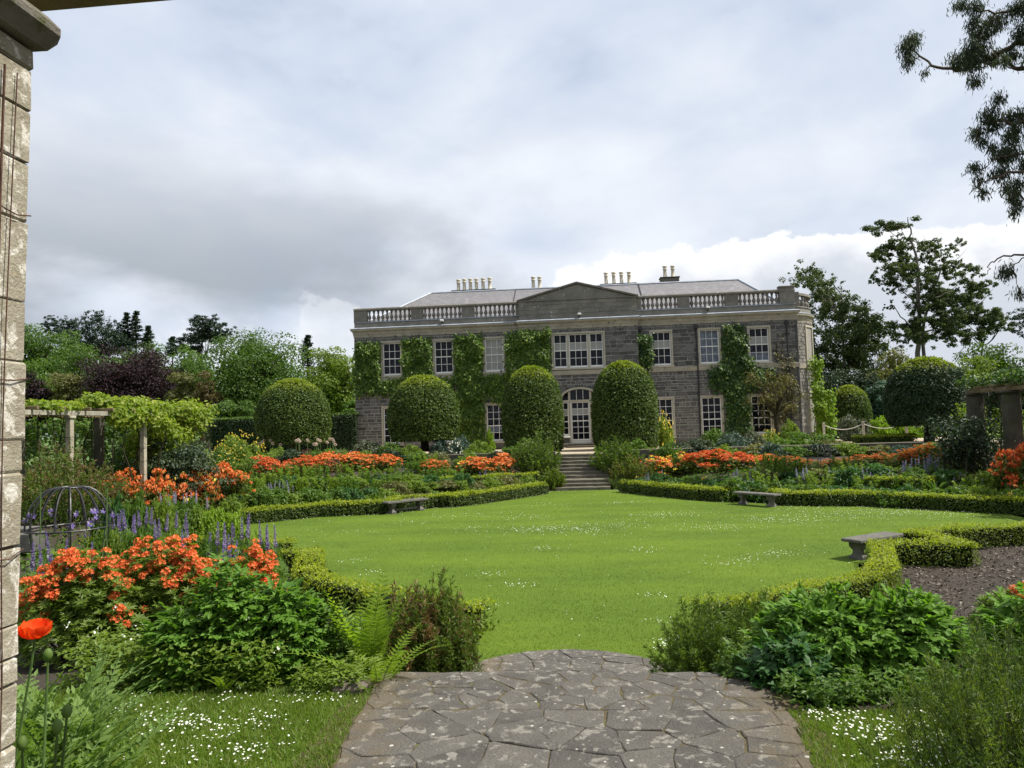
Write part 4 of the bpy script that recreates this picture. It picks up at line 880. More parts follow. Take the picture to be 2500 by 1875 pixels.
def spire(name, label, px, ytop, Y, wpx, ybot, mat, seed, n=15, droop=-.15, upturn=.3, heads=((0, 0),)):
    rng = np.random.default_rng(seed); q = at(px, ytop, Y); e = thing(name, label, 'tree', (q[0], Y, -.05)); zb = at(px, ybot, Y)[2]; rw = wpx/2*Y/FPX; mb = MB(); Q = []
    for hx, hz in heads:
        ox = hx*Y/FPX; zt = q[2]-hz*Y/FPX; mb.tube([(ox*.2, 0, 0), (ox*.6, 0, zt*.7), (ox, 0, zt)], [.3, .15, .02], 6)
        for i in range(n):
            t0 = (i+.3)/n
            for a in rng.random(6)*2*math.pi:
                t = t0+rng.uniform(-.6, .6)/n; z = zt-(zt-zb)*t; r_ = rw*(.10+.9*max(0, t))*rng.uniform(.45, 1.15); dv = np.array([math.cos(a), math.sin(a), 0]); s = np.linspace(.1, 1, 7)[:, None]
                ax_ = ox*(.6+.4*(z/zt)); P = np.array([ax_, 0, z])+dv*r_*s+np.array([0, 0, 1])*(droop*r_*s+upturn*r_*s**3)
                mb.tube(P[[0, 3, 6]], [.06, .04, .015], 4, False); k = 6
                for p in P[1:]:
                    pp = p+rng.normal(0, .16, (k, 3))*(1, 1, .35); Q.append(leafq(pp, unit(np.tile(dv, (k, 1))+rng.normal(0, .7, (k, 3))), unit(np.array([0, 0, 1])+rng.normal(0, .4, (k, 3))), .0036*Y, .0016*Y, ctr=.5))
    ob('crown', MB().quads(np.concatenate(Q)), M[mat], e); ob('trunk', mb, M['bark_dk'], e); return e
GW = 'woodland trees left of the house'
decid('broadleaf_tree', 'tall mid green tree rising beside the stone pillar at left edge', 88, 778, 190, 98, 'oak', 101, group=GW)
decid('broadleaf_tree', 'bright green rounded tree below the flat cedar', 165, 800, 125, 104, 'ash', 102, 8000, group=GW)
decid('broadleaf_tree', 'broad mid green tree left of the purple beech', 218, 838, 210, 90, 'oak', 103, 11000, group=GW)
decid('broadleaf_tree', 'yellowish green tree low beside the pillar above the small purple tree', 68, 868, 130, 84, 'ash', 104, 7000, group=GW)
decid('broadleaf_tree', 'green tree crest behind the top of the purple beech', 355, 838, 190, 99, 'oak', 105, 9000, group=GW)
decid('broadleaf_tree', 'bright green tree between the purple beech and the largest tree', 465, 838, 120, 92, 'ash', 106, 8000, group=GW)
decid('broadleaf_tree', 'largest spreading green tree left of the house', 618, 800, 285, 82, 'oak', 107, 20000, zbot=.8, nC=120, group=GW, rag=.3)
decid('broadleaf_tree', 'low bushy green tree behind the yew hedge', 560, 968, 140, 70, 'oak', 108, 6000, zbot=.3, nC=40, group=GW)
decid('broadleaf_tree', 'yellow green feathery tree touching the house left corner', 812, 838, 150, 74, 'lite', 109, 12000, zbot=.5, group=GW)
decid('broadleaf_tree', 'small green tree between yellow green tree and house corner', 850, 975, 60, 66, 'ash', 110, 3000, zbot=.3, nC=30, group=GW)
decid('copper_beech', 'wide dark purple beech behind the left pergola', 318, 836, 275, 80, 'beech', 111, 17000, zbot=.6, nC=110, sq=2.0, barkm='bark_dk')
decid('copper_beech', 'small round dark purple tree beside the stone pillar', 82, 908, 100, 76, 'beech', 112, 5000, zbot=.4, nC=40, barkm='bark_dk')
decid('olive_tree', 'tan olive coloured bushy tree between the two purple trees', 160, 900, 110, 77, 'olive', 113, 5000, zbot=.4, nC=40)
decid('olive_tree', 'tan olive coloured bushy tree right of the purple beech', 452, 888, 85, 78, 'olive', 114, 5000, zbot=.4, nC=40)
decid('bronze_tree', 'small bronze leaved tree in front of the bright green tree', 505, 905, 70, 76, 'bronze', 115, 3500, zbot=.4, nC=30)
e, C, r_ = pine('cedar_tree', 'flat layered dark cedar on the left skyline', 126, [(128, 778, 18, 7), (118, 793, 14, 5), (160, 783, 22, 8), (175, 791, 20, 6), (140, 795, 26, 8), (170, 803, 26, 8), (120, 806, 16, 6), (150, 815, 34, 10), (185, 815, 22, 8), (190, 828, 26, 9), (200, 842, 30, 10), (170, 835, 40, 14)], 'pine', 121, 9000, grow=1.1); trunk_to(e, C, r_, .3, 'bark_dk')
e, C, r_ = pine('pine_tree', 'broad dark pine with ragged top on the left skyline', 120, [(226, 775, 12, 8), (252, 774, 16, 10), (212, 788, 14, 8), (238, 790, 26, 14), (270, 790, 16, 12), (205, 806, 16, 10), (240, 812, 38, 18), (275, 812, 22, 14), (215, 830, 30, 14), (255, 838, 44, 20), (292, 828, 20, 12), (230, 862, 50, 22), (285, 858, 34, 18)], 'pine', 122, 14000, grow=1.25); trunk_to(e, C, r_, .3, 'bark_dk')
spire('fir_tree', 'twin headed thin fir on the left skyline', 332, 760, 122, 66, 850, 'fir', 123, 13, heads=((0, 0), (-26, 5)))
spire('fir_tree', 'single small fir right of the twin headed fir', 362, 797, 122, 44, 850, 'fir', 124, 10)
spire('fir_tree', 'little fir top left of the round dark pine', 421, 822, 120, 40, 870, 'fir', 125, 9)
spire('fir_tree', 'dark leaning conifer top between largest tree and yellow green tree', 750, 818, 96, 70, 900, 'pine', 126, 10, upturn=.5)
e, C, r_ = pine('pine_tree', 'round headed dark pine standing alone on skyline behind the largest tree', 108, [(510, 785, 22, 10), (495, 793, 16, 8), (532, 792, 20, 9), (478, 804, 14, 8), (505, 804, 34, 12), (540, 806, 22, 10), (470, 815, 16, 7), (500, 820, 34, 11), (538, 820, 24, 10), (490, 832, 22, 8), (448, 828, 18, 8), (455, 840, 24, 11), (440, 850, 22, 10), (470, 852, 26, 10)], 'pine', 127, 13000, grow=1.25); trunk_to(e, C, r_, .3, 'bark_dk')
# right-hand side
c6 = lambda L_: [(1900+a*.3135, 480+b*.3135, c*.3135, d*.3135) for a, b, c, d in L_]
e, C, r_ = pine('gum_tree', 'dark bushy eucalyptus just right of the house bow', 82, c6([(240, 570, 55, 40), (190, 640, 70, 45), (290, 620, 45, 40), (150, 690, 50, 35), (260, 700, 80, 50), (440, 690, 55, 40), (480, 750, 70, 45), (340, 760, 90, 55), (560, 800, 50, 35), (420, 830, 100, 60), (300, 870, 80, 60), (560, 900, 90, 55), (640, 890, 30, 25), (450, 950, 120, 60), (300, 980, 60, 60), (600, 990, 90, 55), (700, 980, 40, 30), (790, 1010, 55, 35), (860, 1040, 50, 30), (880, 1110, 20, 20), (350, 1100, 100, 80), (500, 1100, 130, 80), (650, 1100, 120, 80), (780, 1110, 90, 60), (400, 1230, 130, 80), (560, 1250, 130, 90), (700, 1230, 110, 80), (480, 1380, 130, 90), (650, 1380, 120, 90), (400, 1450, 120, 90), (560, 1500, 140, 90)]), 'euc', 131, 34000, Lf=.30, grow=1.45); trunk_to(e, C, r_, .26, 'bark_euc')
EB = [(960, 175, 105, 20), (870, 400, 90, 45), (740, 470, 45, 38), (950, 355, 50, 40), (1050, 385, 65, 36), (1130, 400, 55, 32), (1180, 365, 20, 14), (1300, 375, 65, 32), (1410, 365, 42, 26), (840, 450, 65, 32), (1080, 470, 70, 40), (1180, 480, 60, 32), (1260, 490, 45, 25), (1360, 530, 55, 36), (1420, 575, 32, 22), (960, 530, 55, 30), (1050, 540, 60, 34), (800, 590, 55, 30), (880, 610, 70, 38), (780, 625, 38, 22), (960, 600, 70, 36), (1080, 600, 80, 46), (1200, 570, 65, 36), (1290, 600, 55, 34), (850, 665, 38, 22), (930, 720, 38, 22), (1080, 665, 90, 46), (1220, 655, 60, 36), (1300, 690, 95, 46), (1390, 690, 85, 46), (1260, 750, 90, 46), (1380, 780, 105, 55), (1480, 740, 65, 36), (1580, 710, 58, 30), (1640, 720, 45, 26), (1060, 850, 75, 50), (1150, 870, 55, 36), (900, 840, 30, 22), (1300, 850, 90, 46), (1450, 830, 75, 42), (1130, 980, 95, 50), (1000, 1020, 65, 40), (1230, 1000, 85, 46), (1100, 1090, 85, 46), (1250, 1100, 95, 46), (900, 1030, 28, 22), (1000, 1110, 60, 46)]
EUC = [[(1090, 1290), (1090, 1000), (1080, 850), (1070, 650), (1050, 500), (1000, 340), (985, 260), (960, 190)], [(1140, 1290), (1130, 1050), (1200, 800), (1290, 620), (1360, 450), (1405, 370)], [(1100, 1060), (1000, 970), (930, 860), (900, 790)], [(1120, 900), (1010, 800), (900, 740), (850, 660)], [(1065, 720), (960, 640), (860, 560), (770, 500)], [(1150, 1050), (1300, 1000), (1500, 870), (1600, 740)], [(1060, 560), (960, 470), (850, 420)], [(1200, 800), (1330, 740), (1400, 690)], [(1070, 650), (1180, 540), (1260, 490)], [(1290, 620), (1360, 560), (1420, 575)], [(985, 250), (870, 200)], [(985, 250), (1060, 190)], [(930, 330), (880, 240), (850, 190)], [(1000, 340), (1000, 250), (1000, 180)], [(1080, 360), (1060, 310), (1090, 250)], [(1100, 370), (1125, 290)], [(1240, 480), (1210, 400), (1195, 250)], [(1250, 370), (1245, 330), (1280, 265)], [(1330, 560), (1400, 480), (1450, 410)], [(1380, 1290), (1420, 1160), (1480, 1080), (1560, 1040)]]
Y = 76; rE = np.random.default_rng(132)
e, C, r_ = pine('gum_tree', 'tall open eucalyptus with bare upper twigs right of the house', Y, c6(EB), 'euc', 133, 38000, Lf=.25, base=(2250, 900), grow=1.32)
mb = MB()
for k, l in enumerate(EUC):
    p = np.array([at(1900+a*.3135, 480+b*.3135, Y)-(e.location[0], Y, -.05) for a, b in l]); p[:, 1] = np.linspace(0, rE.uniform(-2, 2), len(p))
    if k < 2: p = np.vstack([[p[0][0], 0, 0], p])
    q = np.linspace(0, 1, len(p)*3); s = np.linspace(0, 1, len(p)); p = np.c_[[np.interp(q, s, p[:, i]) for i in range(3)]].T; p[1:-1] += rE.normal(0, .06, (len(p)-2, 3))
    r0 = (.27, .21)[k] if k < 2 else .09 if k < 10 else .04
    mb.tube(p, np.linspace(r0, r0*.12, len(p)), 7)
ob('trunk', mb, M['bark_euc'], e)
e, C, r_ = pine('stone_pine', 'spreading umbrella pine with open branches at right', 80, c6([(1540, 880, 75, 40), (1640, 930, 85, 45), (1720, 960, 55, 36), (1400, 990, 95, 50), (1560, 990, 80, 42), (1700, 1010, 75, 40), (1790, 1000, 35, 22), (1480, 930, 70, 36), (1420, 1080, 85, 46), (1560, 1060, 60, 30)]), 'euc', 134, 17000, base=(2380, 950), grow=1.35); trunk_to(e, C, r_, .24, 'bark_dk')
decid('broadleaf_tree', 'dark green tree below the umbrella pine at right', 2415, 836, 160, 68, 'oak', 141, 8000, zbot=.4, rag=.3)
decid('broadleaf_tree', 'small bright topped tree behind the dark domed topiary at right', 2385, 868, 95, 60, 'lite', 142, 4000, zbot=.4, nC=40)
decid('olive_tree', 'olive green tree between the dark eucalyptus and tall eucalyptus', 2180, 838, 120, 70, 'olive', 143, 6000, zbot=.3, nC=50)
decid('evergreen_tree', 'black green evergreen at the right frame edge above the pergola', 2490, 880, 160, 50, 'dkever', 144, 7000, zbot=.3, nC=50)
decid('evergreen_tree', 'dark evergreen mass behind the small clipped dome', 2080, 900, 190, 66, 'dkever', 145, 8000, zbot=.2, nC=60)
decid('evergreen_tree', 'dark evergreen behind the right domed topiary', 2290, 915, 200, 62, 'dkever', 146, 8000, zbot=.2, nC=60)
decid('blue_conifer', 'blue green feathery conifer between the two clipped domes at right', 2146, 922, 70, 58, 'bluec', 147, 4500, zbot=.1, nC=36, sq=1.6)
e, C, r_ = pine('pine_tree', 'dark conifer branch cluster at the right frame edge', 64, [(2490, 772, 26, 12), (2510, 790, 30, 12), (2530, 760, 30, 12), (2500, 810, 16, 8), (2540, 830, 40, 16), (2560, 790, 30, 14)], 'pine', 148, 3500); trunk_to(e, C, r_, .3, 'bark_dk')
# small bronze tree before the right end of the house
rng = np.random.default_rng(150); q = at(1897, 1085, 47); e = thing('small_tree', 'small twiggy bronze leaved tree before the right end of the house', 'tree', (q[0], 47, -.05)); mb = MB(); mb.tube([(0, 0, 0), (.03, 0, .9), (-.02, 0, 1.9)], [.17, .14, .12], 8); C = []
for k in range(26):
    a = rng.uniform(0, 2*math.pi); t = np.array([math.cos(a)*rng.uniform(.3, 1.75), math.sin(a)*rng.uniform(.2, 1.2), rng.uniform(2.2, 4.3)]); limb(mb, (0, 0, 1.8), t, .07, .012, rng); C.append(t)
ob('trunk', mb, M['stem_dk'], e); C = np.array(C); ob('crown', MB().quads(clumps(rng, C, np.full(len(C), .42), 90, .10, .06, lo=.1)), M['creeper_br'], e)
# far wood closing the view
rng = np.random.default_rng(160); C = []; Rr = []
for px in np.arange(-150, 2700, 22):
    yt = 905 if px < 900 else 955
    if 880 < px < 1960: continue
    p = at(px, yt+rng.uniform(-20, 25), 150); r = rng.uniform(4, 6.5); C.append((p[0], 150+rng.uniform(-8, 8), p[2]-r)); Rr.append((r, r, r)); C.append((p[0]+2, 148, max(1, p[2]-2*r))); Rr.append((r, r, r))
tag(ob('distant_wood', MB().quads(clumps(rng, C, Rr, 150, .9, .65)), M['oak']), 'distant wood closing the view behind the garden trees', 'wood', kind='stuff')
# near eucalyptus overhanging at top right
rng = np.random.default_rng(170); Yn = 32; c7 = lambda a, b: (2172+a*.458, b*.458)
NB = [(230, 90, 50, 45), (200, 150, 45, 50), (215, 215, 35, 40), (275, 60, 28, 22), (312, 268, 12, 10), (400, 15, 50, 30), (470, 40, 50, 40), (460, 120, 40, 35), (520, 160, 75, 55), (600, 90, 65, 55), (690, 50, 70, 55), (560, 210, 80, 45), (470, 240, 70, 50), (420, 290, 45, 50), (440, 360, 50, 45), (490, 410, 35, 35), (540, 390, 30, 25), (620, 250, 50, 40), (700, 200, 60, 60), (740, 110, 40, 60), (740, 420, 40, 60), (690, 380, 50, 40), (650, 300, 40, 40), (575, 540, 30, 40), (550, 610, 45, 50), (520, 680, 40, 40), (600, 640, 30, 50), (545, 730, 25, 30), (740, 500, 40, 60), (700, 580, 40, 40), (740, 600, 40, 50), (570, 790, 25, 40), (660, 700, 30, 40), (720, 690, 50, 50), (650, 820, 60, 45), (590, 930, 50, 45), (500, 880, 38, 26), (490, 960, 18, 30), (495, 1035, 22, 28), (585, 1020, 26, 20), (700, 780, 60, 40), (740, 880, 40, 60), (720, 1000, 40, 40), (650, 1000, 30, 30), (640, 1085, 18, 25), (690, 1100, 18, 22), (738, 1105, 18, 30), (632, 1450, 34, 48), (730, 1565, 20, 30), (820, 300, 90, 100), (820, 600, 90, 100), (830, 900, 80, 90), (820, 60, 90, 80), (840, 1200, 70, 60)]
GT = at(2790, 900, Yn)
e = thing('overhanging_gum_tree', 'large eucalyptus overhanging from the right with drooping sickle leaves', 'tree', (GT[0], GT[1], -.05)); mb = MB(); Q = []
mb.tube([(0, 0, 0), (.2, .1, 6), (-.4, -.1, 12), (-.9, -.4, 18), (-1.4, -.6, 24)], [.7, .6, .48, .34, .14], 10)
MAIN = [([(2790, 40), (2640, 90), (2500, 96), (2430, 118), (2390, 124), (2325, 106), (2285, 60), (2262, 50)], .16), ([(2790, 0), (2600, -30), (2500, 15), (2430, 30), (2350, 8)], .12), ([(2790, 150), (2640, 130), (2500, 155), (2460, 143), (2410, 160), (2370, 168)], .13), ([(2790, 250), (2640, 190), (2500, 180), (2440, 178), (2400, 150)], .09),
        ([(2790, 330), (2640, 270), (2500, 293), (2440, 288), (2410, 290), (2395, 330)], .11), ([(2790, 480), (2640, 400), (2500, 425), (2450, 430), (2400, 445), (2375, 470)], .11), ([(2640, 400), (2560, 380), (2500, 370), (2440, 380), (2420, 400)], .07), ([(2700, 640), (2600, 600), (2500, 617), (2460, 618), (2440, 640), (2436, 660)], .07), ([(2600, 600), (2520, 620), (2490, 640), (2484, 705)], .04), ([(2640, 400), (2560, 470), (2500, 490), (2450, 480)], .06)]
NODES = []; OFF = np.array((GT[0], GT[1], -.05))
for pts, r in MAIN:
    p = np.array([at(u_, v_, Yn)-OFF for u_, v_ in pts]); p[:, 1] += np.cumsum(rng.normal(0, .35, len(p))); q = np.linspace(0, 1, len(p)*4); p = np.c_[[np.interp(q, np.linspace(0, 1, len(p)), p[:, i]) for i in range(3)]].T; p[1:-1] += rng.normal(0, .05, (len(p)-2, 3))
    mb.tube(p, np.linspace(r, .012, len(p)), 6); NODES.append(p[3:])
NODES = np.vstack(NODES)
for a, b, rx, rz in NB:
    c = at(*c7(a, b), Yn)-OFF; sx = .458*Yn/FPX; n = int(50+rx*rz*.15); rx, rz = rx*sx*1.12, rz*sx*1.12
    nn = NODES[np.argmin(((NODES-c)*(1, .3, 1)**2 if 0 else (NODES-c)**2*(1, .1, 1)).sum(1))]; c[1] = nn[1]+rng.uniform(-.6, .6)
    limb(mb, nn, c+(0, 0, rz*.3), .035, .012, rng, 6, .10, 5)
    tw = c+rdir(rng, 12)*(rx, rx, rz)*rng.uniform(.3, .9, (12, 1))+(0, 0, rz*.2)
    for t in tw: limb(mb, c+(0, 0, rz*.3), t, .012, .004, rng, 4, .12, 3)
    P = tw[rng.integers(0, 12, n)]*.35+(c+rdir(rng, n)*(rx*1.1, rx*1.1, rz*1.1)*rng.random((n, 1))**.45)*.65+rng.normal(0, .12, (n, 3)); A = unit(np.array([0, 0, -1.])+rng.normal(0, .38, (n, 3))); N = rdir(rng, n)
    s = rng.uniform(.6, 1.2, n); Q.append(leafq(P+(0, 0, .1), A, N, .25*s, .042*s, fold=.4))
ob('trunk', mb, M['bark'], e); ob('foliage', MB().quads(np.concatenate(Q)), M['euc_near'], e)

# ------------------------------------------------------------------ garden objects
def bench(label, a, b, w_=.46):
    a, b = np.array(a), np.array(b); c = (a+b)/2; d = b-a; l = np.linalg.norm(d)
    e = thing('stone_bench', label, 'bench', (c[0], c[1], -1.6), math.atan2(d[1], d[0]), 'stone benches round the lawn')
    ob('seat', MB().bbox(-l/2, l/2, -w_/2, w_/2, .40, .475, .014), M['bench'], e)
    prof = [(-.17, 0), (-.18, .07), (-.12, .12), (-.10, .2), (-.155, .29), (-.165, .36), (-.165, .40), (.165, .40), (.165, .36), (.155, .29), (.10, .2), (.12, .12), (.18, .07), (.17, 0)]
    for s in (-1, 1):
        n = len(prof); V = [(s*l*.34-.07, y, z) for y, z in prof]+[(s*l*.34+.07, y, z) for y, z in prof]
        # scroll outline seen from the end, waisted from the front as well
        V = [(x+(.035 if x > s*l*.34 else -.035)*(1 if .25 < z or z < .08 else -.4), y, z) for x, y, z in V]
        mb = MB().add(V, [(i, (i+1) % n, (i+1) % n+n, i+n) for i in range(n)]); mb.f.append(np.array([list(range(n))[::-1]])); mb.f.append(np.array([list(range(n, 2*n))]))
        ob('leg', mb, M['bench'], e)
    return e
b1 = bench('stone bench against the far hedge left of the steps', (-7.55, 27.75), (-6.25, 29.1))
ob('stretcher', MB().box(-.5, .5, -.05, .05, .1, .18), M['bench'], b1)
bench('stone bench against the far hedge right of the steps', (5.8, 28.95), (7.0, 27.6))
bench('stone bench at the corner of the bark bed, nearest the camera', (5.95, 17.4), (7.25, 18.3), .5)
# near pergola pillar at the left frame edge
XP, YF = -1.74, 2.19
def pillar(label, px_, py_, seed, wires=True):
    pil = thing('pergola_pillar', label, 'pillar', (px_, py_, 0), group='stone pergola pillars by the path'); pil.rotation_euler[1] = .0195 if wires else 0
    ob('joint_bed', MB().box(-.249, .249, -.249, .249, -.05, 2.985), M['pillar_joint'], pil)
    rng = np.random.default_rng(seed); z = 0.0
    for i, h in enumerate([.14, .2, .17, .25, .19, .08, .1, .24, .23, .1, .25, .19, .26, .19, .17, .14, .1, .12, .1]):
        if z+h > 2.97: h = 2.97-z
        sp = rng.uniform(-.12, .12); ax = i % 2
        for s in (0, 1):
            x0, x1 = ((-.262, sp-.0025), (sp+.0025, .262))[s]
            bb = (x0, x1, -.26, .26) if ax else (-.26, .262, x0, x1)
            mb = MB().bbox(bb[0], bb[1]+rng.uniform(-.002, .005), bb[2], bb[3]+rng.uniform(-.002, .005), z+.002, z+h-.002, .006); V = mb.v[0]; V += rng.normal(0, .0018, V.shape)
            ob('stone', mb, M['pillar'], pil)
        z += h
        if z >= 2.96: break
    ob('cap_slab', MB().bbox(-.38, .345, -.40, .325, 2.975, 3.09, .045), M['capstone'], pil)
    if wires:
        for dy, r, k in ((.17, .0038, 0), (.205, .002, 1)):
            ob('wire', MB().tube([(.272+.004*math.sin(z*3+k), dy-.02+.022*math.sin(z*1.9+k)-(0 if z > 1 else (1-z)*.06), z) for z in np.linspace(.25, 2.86, 30)], r, 5), M['rust'], pil)
        for z in (1.35, 1.9, 2.42):
            ob('wire_tie', MB().tube([(.268, .264, z+rng.normal(0, .01)), (.274, .2, z-.012), (.272, .1, z+rng.normal(0, .015)), (.272, -.1, z+.03), (.268, -.26, z)], .0022, 4), M['rust'], pil)
pillar('lichened rubble stone pergola pillar at the left frame edge', XP-.318, YF-.26, 61)
pillar('matching stone pergola pillar right of the path, outside the frame', 2.4, YF+.1, 62, False)
rng = np.random.default_rng(61)
bm_ = thing('pergola_beam', 'dark oak pergola beam crossing overhead at the top left corner', 'beam', (0, 2.33, 3.09)); ob('beam', MB().bbox(-2.6, 2.8, -.09, .09, .135, .28, .02), M['timber_dk'], bm_)
for s in (-2.2, 2.4): ob('packing', MB().box(s-.1, s+.1, -.07, .07, .0, .135), M['timber_dk'], bm_)
# left pergola
XPL = -15.1
lp = thing('pergola', 'grey timber pergola on square stone posts at left, roofed with vine', 'pergola', (XPL, 21, 0))
for k, (y0, y1) in enumerate(((-7, -.42), (-.40, 1.95), (1.97, 4.2))): ob('beam', MB().bbox(-.07, .07, y0, y1, 2.35, 2.49, .01), M['timber'], lp)
for y in (-4.0, -.4, 3.3):
    p_ = ob('post', MB().bbox(-.08, .08, y-.085, y+.085, -1.6, 2.26, .012), M['sandstone'], lp); ob('post_cap', MB().bbox(-.12, .12, y-.13, y+.13, 2.262, 2.345, .015), M['sandstone'], p_)
    for z in (.35, .8, 1.25, 1.7): ob('joint', MB().box(-.0815, .0815, y-.0865, y+.0865, z, z+.014), M['joint'], p_)
    ob('back_post', MB().bbox(-1.75, -1.5, y-.13, y+.13, -1.6, 2.345, .015), M['dkcol'], lp)
for y in np.arange(-6.4, 4.2, 1.1): ob('cross_beam', MB().bbox(-1.95, .25, y-.045, y+.045, 2.495, 2.6, .01), M['timber_dk'], lp)
ob('back_beam', MB().bbox(-1.68, -1.56, -7, 4.2, 2.36, 2.49, .01), M['timber_dk'], lp)
rp = thing('pergola', 'shaded pergola on thick dark stone columns at the right edge', 'pergola', (15.5, 28, 0))
for y0, y1 in ((-6, .5), (.52, 3.1)): ob('beam', MB().bbox(-.08, .08, y0, y1, 2.36, 2.5, .01), M['timber_dk'], rp)
for y in (-3.2, .3, 2.75):
    c_ = ob('column', MB().lathe([(.0, -1.6), (.31, -1.6), (.31, 2.2), (.27, 2.22), (.27, 2.28), (.0, 2.28)], 18, (.05, y, 0)), M['dkcol'], rp, smooth=False); ob('column_cap', MB().bbox(-.3, .4, y-.35, y+.35, 2.281, 2.355, .015), M['dkcol'], c_)
for y in np.arange(-5.5, 3, 1.1): ob('cross_beam', MB().bbox(-.25, 1.95, y-.045, y+.045, 2.505, 2.61, .01), M['timber_dk'], rp)
def mass(name, label, cat, pts, n, Lf, mat, seed, stem=None, ratio=.75, lo=.4, group=None):
    rng = np.random.default_rng(seed); C = np.array([p[:3] for p in pts], float); Rr = np.array([p[3:6] if len(p) > 4 else (p[3],)*3 for p in pts], float); c = C[:, :2].mean(0); zb = tz(*c)
    e = thing(name, label, cat, (c[0], c[1], zb), group=group); wg = Rr[:, 0]*Rr[:, 2]; per = np.maximum(6, n*wg/wg.sum()).astype(int)
    ob('foliage', MB().quads(clumps(rng, C-(c[0], c[1], zb), Rr, per, Lf, Lf*ratio, lo=lo)), M[mat], e)
    mb = MB()
    for k in range(0, len(C), max(1, len(C)//14)): limb(mb, (C[k][0]-c[0]+rng.normal(0, .2), C[k][1]-c[1], 0), C[k]-(c[0], c[1], zb), .035, .008, rng)
    ob('stems', mb, M[stem or 'stem_dk'], e); return e
rv = np.random.default_rng(62)
mass('pergola_vine', 'yellow green vine spilling over the left pergola roof', 'climbing plant', [(XPL-.6+rv.uniform(-.9, .55), y, 2.62+rv.uniform(-.06, .12)+(.15 if 22.3 < y < 25 else 0), .5, .55, .17 if y < 22 else .27) for y in np.arange(14, 26.4, .28)]+[(XPL+rv.uniform(-.1, .25), y, 2.2+rv.uniform(-.25, .2), .4, .4, .4) for y in (22.6, 22.9, 23.3, 23.6, 23.9, 24.3, 25, 25.6)], 7500, .14, 'vine', 63)
mass('climbing_shrub', 'big rounded climber swamping the far end of the left pergola', 'climbing plant', [(-15.9+rv.normal(0, .5), 27.2+rv.normal(0, .7), rv.uniform(.2, 2.75), .7, .7, .45) for _ in range(44)], 10000, .15, 'vine', 64)
mass('dark_shrub', 'dark layered evergreen under the big climber by left pergola', 'shrub', [(-14.5+rv.normal(0, .6), 26.2+rv.normal(0, .4), rv.uniform(-.5, 1.35), .65, .6, .26) for _ in range(30)], 6000, .10, 'rosem', 65)
mass('green_screen', 'green leafy screen of hedge behind the left pergola', 'hedge', [(-17.6+rv.normal(0, .2), y, z, .5, .6, .6) for y in np.arange(13, 30, .8) for z in (.3, 1.1, 1.9)], 8500, .15, 'oak', 66)
mass('pergola_vine', 'dark vine on top of the right pergola beam', 'climbing plant', [(15.9+rv.uniform(-.5, .9), y, 2.75+rv.uniform(-.05, .3), .55, .6, .3) for y in np.arange(22, 31.5, .4)], 4500, .14, 'creeper_dk', 67)
mass('dark_shrub', 'black green bushes massed below the right pergola columns', 'shrub', [(15.0+rv.normal(0, .7), 30.5+rv.normal(0, .8), rv.uniform(-.3, 1.1), .8, .7, .55) for _ in range(20)], 5000, .11, 'dkever', 68)
mass('variegated_shrub', 'pale flecked shrub seen between the right pergola columns', 'shrub', [(18.0+rv.normal(0, .9), 31.5+rv.normal(0, 2.0), rv.uniform(.2, 2.2), .7, .7, .6) for _ in range(16)], 4500, .12, 'peren_lt', 69)
# rope barrier
rb = [(2012, 1062), (2108, 1047), (2213, 1048), (2307, 1046), (2400, 1043)]; pos = []
for k, (px, py) in enumerate(rb):
    p = at(px, py, 46); pos.append(p); e = thing('barrier_post', ['pale rope barrier post behind the far shrubs, leftmost of the row', 'pale rope barrier post second from the left', 'pale rope barrier post left of the dark topiary trunk', 'pale rope barrier post right of the dark topiary trunk', 'pale rope barrier post at the right end of the row'][k], 'post', (p[0], 46, 0), group='rope barrier posts')
    ob('shaft', MB().bbox(-.06, .06, -.06, .06, -.05, 1.15, .01), M['post'], e); ob('cap', MB().bbox(-.075, .075, -.075, .075, 1.15, 1.2, .02), M['post'], e)
for k in range(4):
    a, b = pos[k], pos[k+1]; m = (a+b)/2; e = thing('barrier_rope', ['sagging rope between the first and second barrier posts', 'sagging rope between the second and third barrier posts', 'sagging rope passing behind the dark topiary trunk', 'sagging rope right of the dark topiary trunk'][k], 'rope', (m[0], 46, 0), group='barrier ropes')
    t = np.linspace(0, 1, 14); ob('strand', MB().tube(np.c_[a[0]+(b[0]-a[0])*t-m[0], np.zeros(14), 1.08-.32*4*t*(1-t)], .022, 5), M['rope'], e)
ps = thing('parapet_wall', 'low stone parapet with openings beyond the rope barrier', 'wall', (19.5, 53, 0))
ob('coping', MB().bbox(-4.5, 5, -.2, .2, .95, 1.07, .02), M['dkcol'], ps); ob('plinth', MB().box(-4.5, 5, -.15, .15, -.05, .2), M['dkcol'], ps)
for x in np.arange(-4.3, 5, .6): ob('pier', MB().box(x-.12, x+.12, -.12, .12, .2, .95), M['dkcol'], ps)
